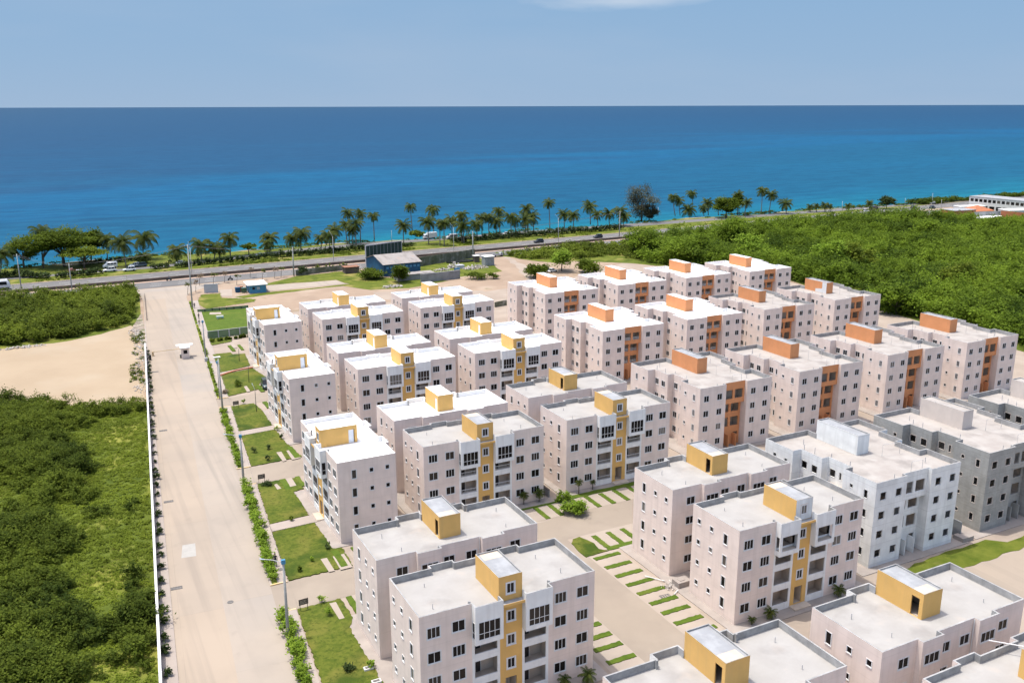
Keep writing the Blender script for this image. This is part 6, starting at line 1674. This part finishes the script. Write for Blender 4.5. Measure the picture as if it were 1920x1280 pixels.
mb = MB(); mb.quad((-4.5, -2.5, 2.6), (1.5, -3, 1.6), (2.2, 2, 3.0), (-4, 2.6, 3.4)); mb.quad((-4.5, -2.5, 2.5), (-4, 2.6, 3.3), (2.2, 2, 2.9), (1.5, -3, 1.5)); mb.obj('tarp', ['white_wall'], t)
mb = MB(); mb.box(-4, 5.5, -2.6, -2.4, 0, .9); mb.box(-4, -3.8, -2.4, 2, 0, 2.4); mb.obj('wall', ['mossy_wall'], t)
mb = MB(); mb.quad((-1, -3.6, .9), (6, -3.2, .9), (6, -2.4, 1.7), (-1, -2.9, 1.7)); mb.obj('edge_sheet', ['blue_paint'], t)

# ---- far right buildings
def at_box(name, lab, px, w, d, h, wm, rm, rz=0, cat='building', wins=None, z=0, ov=.2, pos=None):
    t = thing(name, lab, cat, pos or at(*px, z), rz)
    mb = MB()
    holes = wins or []
    panel(mb, (0, 0), (w, 0), 0, h, holes, .25); panel(mb, (w, 0), (w, d), 0, h); panel(mb, (w, d), (0, d), 0, h); panel(mb, (0, d), (0, 0), 0, h, [])
    mb.obj('wall', [wm], t)
    for a, b, c, e in holes:
        m2 = MB(); m2.quad((a, .2, c), (b, .2, c), (b, .2, e), (a, .2, e)); m2.obj('window', ['dark_glass'], t)
    mb = MB(); mb.box(-ov, w + ov, -ov, d + ov, h + .01, h + .25); mb.obj('roof', [rm], t)
    return t
WH = [(.8 + i * 2.8, .8 + i * 2.8 + 2.1, 4.5, 6.2) for i in range(12)] + [(9 + i * 4.2, 9 + i * 4.2 + 3.2, .4, 2.6) for i in range(6)]
tb = at_box('coast_building', 'long white two storey building with dark windows at the far right', r4(1545, 296), 36, 14, 7.2, 'white_wall', 'pent_roof_grey', rad(-90), wins=WH, pos=Vector((478, 352, 0)))
at_box('coast_house', 'orange red walled house with a pale stained lower wall at the far right', r4(1395, 376), 15, 9, 5.0, 'tile_orange', 'pent_roof_grey', rad(-4))
t = thing('tiled_roof_house', 'house with a hipped orange tiled roof behind the stained wall', 'house', at(*r4(1552, 358)), rad(-5))
mb = MB(); mb.box(0, 13, 0, 11, 0, 3.6); mb.obj('wall', ['tile_orange'], t)
mb = MB(); q = [(-.6, -.6, 3.61), (13.6, -.6, 3.61), (13.6, 11.6, 3.61), (-.6, 11.6, 3.61)]; a, b = (5.6, 5.5, 6.2), (7.4, 5.5, 6.2)
mb.quad(q[0], q[1], b, a); mb.quad(q[2], q[3], a, b); mb.tri(q[1], q[2], b); mb.tri(q[3], q[0], a); mb.obj('roof', ['tile_orange'], t)
at_box('long_shed', 'long white roofed low shed left of the orange tiled roof', r4(1442, 322), 16, 6, 3.6, 'white_wall', 'white_membrane', rad(-14))
at_box('low_house', 'low white roofed house half sunk in the woodland edge', r4(1570, 402), 24, 9, 2.4, 'stained_wall', 'white_membrane', rad(8))
long_wall('compound_wall', 'orange wall at the right edge under the white two storey building', [at(*r4(1740, 372))[:2], at(*r4(2050, 402))[:2]], 5.0, .3, 'tile_orange')
long_wall('compound_wall', 'stained grey wall below the hipped tiled roof', [at(*r4(1540, 380))[:2], at(*r4(1735, 372))[:2]], 4.8, .3, 'stained_wall', None, pier=5)
at_box('flat_house', 'flat white roofed house behind the orange wall at the right edge', r4(1800, 368), 22, 9, 4.6, 'white_wall', 'white_membrane', rad(-20))

# ==================================================================== VEHICLES
def loft(mb, secs, m=0):
    """secs: list of (x, [(y,z)...]) closed rings"""
    rings = []
    for x, r in secs:
        i = len(mb.v); mb.v += [(x, y, z) for y, z in r]; rings.append((i, len(r)))
    for (a, n), (b, _) in zip(rings, rings[1:]):
        for k in range(n):
            mb.f.append((a + k, a + (k + 1) % n, b + (k + 1) % n, b + k)); mb.m.append(m)
    a, n = rings[0]; mb.f.append(tuple(range(a, a + n))[::-1]); mb.m.append(m)
    a, n = rings[-1]; mb.f.append(tuple(range(a, a + n))); mb.m.append(m)
def ring(w, z0, z1, tw=None):
    tw = tw or w * .92
    return [(-w, z0 + .1), (-w * .9, z0), (w * .9, z0), (w, z0 + .1), (w, (z0 + z1) / 2), (tw, z1 - .05), (tw * .88, z1), (-tw * .88, z1), (-tw, z1 - .05), (-w, (z0 + z1) / 2)]
def wheel_mesh():
    mb = MB(); mb.tube([(0, -.11, 0), (0, .11, 0)], .33, n=14); return mb
WHEEL = wheel_mesh().mesh('wheel', ['rubber'])
def vehicle(name, lab, cat, loc, rz, paint, kind):
    t = thing(name, lab, cat, loc, rz)
    if kind in ('car', 'suv'):
        L, w, hb, hr = (2.15, .87, .86, 1.42) if kind == 'car' else (2.3, .93, 1.02, 1.75)
        mb = MB(); loft(mb, [(-L, ring(w * .86, .38, hb * .86)), (-L * .94, ring(w * .97, .28, hb)), (-L * .4, ring(w, .25, hb)), (L * .35, ring(w, .25, hb)), (L * .9, ring(w * .95, .27, hb * .86)), (L, ring(w * .82, .36, hb * .7))])
        mb.obj('body', [paint], t, True)
        back = -L * (.72 if kind == 'car' else .93)
        mb = MB(); loft(mb, [(back, [(-w * .86, hb - .03), (w * .86, hb - .03), (w * .8, hb + .02), (-w * .8, hb + .02)]), (back + .35, [(-w * .9, hb - .03), (w * .9, hb - .03), (w * .72, hr - .06), (-w * .72, hr - .06)]), (L * .12, [(-w * .9, hb - .03), (w * .9, hb - .03), (w * .72, hr - .04), (-w * .72, hr - .04)]), (L * .48, [(-w * .86, hb - .03), (w * .86, hb - .03), (w * .8, hb + .02), (-w * .8, hb + .02)])])
        mb.obj('window', ['car_glass'], t)
        mb = MB(); mb.box(back + .33, L * .14, -w * .73, w * .73, hr - .05, hr + .01)
        for x in (back + .5, -L * .22, L * .13):
            for s in (-1, 1): mb.quad((x - .05, s * w * .9, hb), (x + .05, s * w * .9, hb), (x + .05, s * (w * .73), hr - .05), (x - .05, s * (w * .73), hr - .05))
        mb.obj('roof', [paint], t)
        wx = L * .62; ww = w - .06
        for x in (-wx, wx):
            for s in (-1, 1): part('wheel', WHEEL, t, (x, s * ww, .33))
        for s in (-1, 1):
            mb = MB(); mb.box(L * .955, L * .985, s * w * .62 - .14, s * w * .62 + .14, hb * .58, hb * .72); mb.obj('headlight', ['trim_white'], t)
    elif kind == 'van':
        mb = MB(); loft(mb, [(-2.5, ring(.92, .35, 2.2, .82)), (-2.4, ring(.97, .3, 2.3, .85)), (1.1, ring(.97, .3, 2.3, .85)), (1.75, ring(.97, .3, 1.55, .88)), (2.45, ring(.93, .32, 1.15, .86)), (2.6, ring(.85, .36, .9, .8))]); mb.obj('body', [paint], t, True)
        for s in (-1, 1):
            mb = MB(); y = s * .955
            for a, b in ((-2.2, -1.2), (-1.1, -.1), (0, .95)): mb.quad((a, y + s * .01, 1.35), (b, y + s * .01, 1.35), (b, y - s * .06, 1.95), (a, y - s * .06, 1.95))
            mb.obj('window', ['car_glass'], t)
        mb = MB(); mb.quad((1.77, -.8, 1.56), (1.77, .8, 1.56), (1.16, .74, 2.24), (1.16, -.74, 2.24)); mb.obj('windscreen', ['car_glass'], t)
        for x in (-1.5, 1.7):
            for s in (-1, 1): part('wheel', WHEEL, t, (x, s * .88, .33))
    elif kind in ('truck', 'pickup'):
        k = 1.0 if kind == 'truck' else .72
        mb = MB(); loft(mb, [(1.4 * k, ring(1.0 * k, .5, 2.3 * k)), (2.7 * k, ring(1.0 * k, .45, 2.3 * k)), (3.1 * k, ring(.98 * k, .45, 1.4 * k))]); mb.obj('cab', [paint], t, True)
        mb = MB(); mb.quad((2.74 * k, -.85 * k, 2.2 * k), (3.1 * k, -.85 * k, 1.45 * k), (3.1 * k, .85 * k, 1.45 * k), (2.74 * k, .85 * k, 2.2 * k)); 
        for s in (-1, 1): mb.quad((1.6 * k, s * 1.01 * k, 1.5 * k), (2.6 * k, s * 1.01 * k, 1.5 * k), (2.5 * k, s * .97 * k, 2.1 * k), (1.6 * k, s * .97 * k, 2.1 * k))
        mb.obj('window', ['car_glass'], t)
        mb = MB()
        if kind == 'truck': mb.box(-3.2, 1.3, -1.1, 1.1, .8, 3.0)
        else:
            mb.box(-2.2, .98, -.72, .72, .5, .65); mb.box(-2.2, .98, -.75, -.7, .65, 1.05); mb.box(-2.2, .98, .7, .75, .65, 1.05); mb.box(-2.25, -2.2, -.75, .75, .5, 1.05)
        mb.obj('cargo_box' if kind == 'truck' else 'bed', [paint], t)
        for x in (-1.9 * k, 2.2 * k):
            for s in (-1, 1): part('wheel', WHEEL, t, (x, s * .9 * k, .36)).scale = (1.1, 1.2, 1.1)
    elif kind == 'flatbed':
        mb = MB(); loft(mb, [(1.6, ring(1.0, .5, 2.2)), (2.9, ring(1.0, .45, 2.2)), (3.2, ring(.98, .45, 1.4))]); mb.obj('cab', [paint], t, True)
        mb = MB(); mb.box(-3.2, 1.5, -1.1, 1.1, .8, 1.0); mb.box(-3.2, 1.5, -1.1, -1.04, 1.0, 1.5); mb.box(-3.2, 1.5, 1.04, 1.1, 1.0, 1.5); mb.obj('bed', ['rust_red'], t)
        mb = MB(); mb.quad((2.94, -.85, 2.1), (3.2, -.85, 1.45), (3.2, .85, 1.45), (2.94, .85, 2.1)); mb.obj('window', ['car_glass'], t)
        mb = MB(); mb.box(-1.2, .6, -.8, .8, 1.01, 1.4); mb.obj('load', ['panel_grey'], t)
        for x in (-1.9, 2.3):
            for s in (-1, 1): part('wheel', WHEEL, t, (x, s * .92, .36)).scale = (1.15, 1.2, 1.15)
    elif kind == 'bus':
        mb = MB(); loft(mb, [(-6, ring(1.22, .4, 3.3, 1.15)), (-5.8, ring(1.27, .35, 3.45, 1.2)), (5.2, ring(1.27, .35, 3.45, 1.2)), (5.8, ring(1.25, .38, 2.6, 1.18)), (6.05, ring(1.15, .45, 1.4, 1.1))]); mb.obj('body', [paint], t, True)
        for s in (-1, 1):
            mb = MB(); mb.quad((-5.5, s * 1.285, 1.75), (5.0, s * 1.285, 1.75), (5.0, s * 1.262, 2.85), (-5.5, s * 1.262, 2.85)); mb.obj('window', ['car_glass'], t)
        mb = MB(); mb.quad((5.84, -1.1, 2.55), (6.07, -1.1, 1.45), (6.07, 1.1, 1.45), (5.84, 1.1, 2.55)); mb.quad((5.3, -1.12, 3.3), (5.84, -1.12, 2.62), (5.84, 1.12, 2.62), (5.3, 1.12, 3.3)); mb.obj('windscreen', ['car_glass'], t)
        mb = MB(); mb.box(-5.9, 5.5, -1.283, 1.283, .45, .9); mb.obj('stripe', ['paint_teal'], t)
        for x in (-3.6, 3.9):
            for s in (-1, 1): part('wheel', WHEEL, t, (x, s * 1.15, .48)).scale = (1.45, 1.5, 1.45)
    return t
V = vehicle
V('bus', 'white coach with dark windows entering at the left edge', 'bus', at(-18, 545, .05), rad(3), 'paint_white', 'bus')
V('minibus', 'white minibus parked behind a white estate car by the palms', 'minibus', at(207, 502, .05), PI, 'paint_white', 'van')
V('parked_car', 'white estate car parked in front of the white minibus', 'car', at(206, 509, .05), PI, 'paint_white', 'suv')
V('parked_car', 'low white car on the service road behind a leaning palm', 'car', at(243, 508, .05), PI, 'paint_white', 'suv')
V('parked_car', 'white car half hidden behind the dark car beside the low palm', 'car', at(254, 499, .05), PI, 'paint_white', 'car')
V('parked_car', 'dark car parked right of the white minibus under the low palm', 'car', at(264, 500, .05), PI, 'paint_teal', 'suv')
V('parked_car', 'white car parked above the short hedge clump', 'car', at(341, 495, .05), 0, 'paint_white', 'car')
V('flatbed_truck', 'rusty brown flatbed truck behind the ragged hedge', 'truck', at(147, 513, .05), PI, 'paint_red_brown', 'flatbed')
V('parked_car', 'dark blue car behind the left end of the long hedge', 'car', at(490, 481, .05), 0, 'paint_blue', 'car')
V('box_truck', 'white box truck on the service road under the tall palms', 'truck', at(806, 448, .05), PI, 'paint_white', 'truck')
V('parked_van', 'white and dark van right of the white box truck', 'van', at(847, 448, .05), PI, 'paint_silver', 'van')
V('parked_car', 'white car on the service road among the dense palms', 'car', at(951, 440, .05), 0, 'paint_white', 'car')
V('car', 'black car driving on the highway above the dirt yard entrance', 'car', at(1010, 455, .05), PI, 'paint_black', 'suv')
V('car', 'dark car on the highway at the edge of the scrub', 'car', at(1121, 446, .05), rad(184), 'paint_black', 'suv')
V('pickup', 'silver pickup with a trailer like bed at the yard entrance', 'pickup', at(933, 481, .05), 0, 'paint_silver', 'pickup')
V('parked_car', 'dark teal car parked at the corner of the middle avenue block', 'car', at(492, 727, .05) + Vector((.9, .2, 0)), rad(-94), 'paint_teal', 'suv')
V('parked_car', 'white car parked under the bright tree in the dirt yard', 'car', at(1035, 510, .02), rad(20), 'paint_white', 'car')
V('car', 'white car on the far road left of the dark truck', 'car', at(1623, 398, .05), rad(10), 'paint_white', 'suv')
V('truck', 'dark truck on the far road beside the white car', 'truck', at(1638, 396, .05), rad(10), 'paint_black', 'truck')
V('car', 'dark car in the middle of the far road', 'car', at(1713, 391, .05), rad(8), 'paint_black', 'suv')
V('car', 'dark car on the far road nearest the long white shed', 'car', at(1748, 391, .05), rad(8), 'paint_teal', 'suv')
V('pickup', 'white and dark pickup parked by the thin pole near the sea', 'pickup', at(1749, 383, .05), rad(8), 'paint_silver', 'pickup')
V('car', 'grey car parked left of the long white shed', 'car', at(1790, 389, .05), rad(8), 'paint_silver', 'car')
V('car', 'dark car beside the tiled roof at the far right', 'car', at(1884, 402, .05), rad(-20), 'paint_silver', 'suv')

# ==================================================================== PEOPLE
def person(lab, loc, rz, shirt, trousers, stride=.28, hat=None, seated=False):
    J = {'pelvis': (0, 0, .95), 'waist': (0, 0, 1.1), 'chest': (.02, 0, 1.34), 'neck': (.02, 0, 1.5), 'head0': (.03, 0, 1.6), 'head1': (.035, 0, 1.68), 'head2': (.02, 0, 1.76),
         'shL': (.02, .19, 1.42), 'elL': (-.06, .25, 1.16), 'wrL': (.04, .25, .93), 'haL': (.07, .25, .84), 'shR': (.02, -.19, 1.42), 'elR': (.0, -.25, 1.16), 'wrR': (.14, -.24, .95), 'haR': (.18, -.24, .87),
         'hipL': (0, .1, .9), 'knL': (stride * .6, .1, .5), 'anL': (stride, .1, .09), 'toL': (stride + .19, .11, .04), 'hipR': (0, -.1, .9), 'knR': (-stride * .1, -.1, .5), 'anR': (-stride * .95, -.1, .14), 'toR': (-stride * .95 + .17, -.11, .05)}
    E = [('pelvis', 'waist'), ('waist', 'chest'), ('chest', 'neck'), ('neck', 'head0'), ('head0', 'head1'), ('head1', 'head2'), ('chest', 'shL'), ('shL', 'elL'), ('elL', 'wrL'), ('wrL', 'haL'), ('chest', 'shR'), ('shR', 'elR'), ('elR', 'wrR'), ('wrR', 'haR'), ('pelvis', 'hipL'), ('hipL', 'knL'), ('knL', 'anL'), ('anL', 'toL'), ('pelvis', 'hipR'), ('hipR', 'knR'), ('knR', 'anR'), ('anR', 'toR')]
    Rr = dict(pelvis=(.15, .11), waist=(.14, .10), chest=(.165, .11), neck=(.06, .06), head0=(.075, .08), head1=(.09, .10), head2=(.07, .08), shL=(.065, .065), shR=(.065, .065), elL=(.048, .048), elR=(.048, .048), wrL=(.034, .034), wrR=(.034, .034), haL=(.045, .028), haR=(.045, .028), hipL=(.095, .095), hipR=(.095, .095), knL=(.065, .065), knR=(.065, .065), anL=(.045, .045), anR=(.045, .045), toL=(.045, .035), toR=(.045, .035))
    if seated:
        for s, sg in (('L', 1), ('R', -1)):
            J['kn' + s] = (.42, .16 * sg, .82); J['an' + s] = (.25, .2 * sg, .4); J['to' + s] = (.42, .2 * sg, .36); J['el' + s] = (.22, .25 * sg, 1.2); J['wr' + s] = (.45, .24 * sg, 1.12); J['ha' + s] = (.54, .23 * sg, 1.1)
    names = list(J); idx = {n: i for i, n in enumerate(names)}
    me = bpy.data.meshes.new('body'); me.from_pydata([J[n] for n in names], [(idx[a], idx[b]) for a, b in E], [])
    ob = bpy.data.objects.new('body_tmp', me); COL.objects.link(ob)
    sk = ob.modifiers.new('skin', 'SKIN'); sk.use_smooth_shade = True
    for n in names: me.skin_vertices[0].data[idx[n]].radius = Rr[n]
    me.skin_vertices[0].data[idx['pelvis']].use_root = True
    sb = ob.modifiers.new('sub', 'SUBSURF'); sb.levels = 1; sb.render_levels = 1
    dg = bpy.context.evaluated_depsgraph_get(); dg.update()
    m2 = bpy.data.meshes.new_from_object(ob.evaluated_get(dg)); m2.name = 'body'
    bpy.data.objects.remove(ob); 
    m2.materials.clear()
    for m in ('skin_brown', shirt, trousers, 'cloth_dark'): m2.materials.append(MATS[m])
    for p in m2.polygons:
        z = p.center.z; y = abs(p.center.y)
        p.material_index = 3 if z < .12 and not seated else (2 if (z < .98 and (y < .2 or seated) ) else (1 if z < 1.5 and not (y > .2 and z < 1.2) else 0))
    t = thing('person', lab, 'person', loc, rz)
    link('body', m2, t)
    mb = MB(); n = 8
    rings = [(1.70, .108), (1.76, .098), (1.81, .06)]
    for (z0, r0), (z1, r1) in zip(rings, rings[1:]):
        for k in range(10):
            a, b = 2 * PI * k / 10, 2 * PI * (k + 1) / 10
            mb.quad((.005 + r0 * math.cos(a), r0 * .9 * math.sin(a), z0), (.005 + r0 * math.cos(b), r0 * .9 * math.sin(b), z0), (.005 + r1 * math.cos(b), r1 * .9 * math.sin(b), z1), (.005 + r1 * math.cos(a), r1 * .9 * math.sin(a), z1))
    mb.poly([(.005 + .06 * math.cos(2 * PI * k / 10), .054 * math.sin(2 * PI * k / 10), 1.81) for k in range(10)])
    mb.obj('hair', [hat or 'hair_black'], t, True)
    return t
person('person in dark clothes walking on the pavement near the nearest pole', at(517, 1060, .14), rad(-95), 'cloth_dark', 'cloth_jeans')
person('person in black walking past the sports lawn, upper of two', at(373, 598, .14), rad(-95), 'cloth_dark', 'cloth_dark')
person('person in dark clothes walking just below another by the sports lawn', at(374, 610, .14), rad(-95), 'cloth_jeans', 'cloth_dark')
person('person walking alone near the mouth of the avenue', at(365, 578, .14), rad(85), 'cloth_dark', 'cloth_jeans')
def motorbike(lab, plab, px):
    b = at(*px, .05); t = thing('motorcycle', lab, 'motorcycle', b, PI)
    for x in (-.62, .62):
        mb = MB(); mb.tube([(x, -.05, .3), (x, .05, .3)], .3, n=14); mb.obj('wheel', ['rubber'], t)
    mb = MB(); mb.box(-.45, .35, -.12, .12, .35, .72); mb.box(-.6, .05, -.14, .14, .73, .82); mb.tube([(.62, 0, .3), (.45, 0, 1.0)], .04, n=5); mb.tube([(.45, -.3, 1.02), (.45, .3, 1.02)], .025, n=5); mb.obj('body', ['paint_teal'], t)
    person(plab, b + Vector((.1, 0, -.02)), PI, 'cloth_jeans', 'cloth_dark', seated=True)
motorbike('motorcycle on the near carriageway above the avenue mouth', 'person riding the motorcycle above the avenue mouth', (432, 525))
motorbike('motorcycle close to the median left of the avenue mouth', 'person riding the motorcycle close to the median', (317, 526))
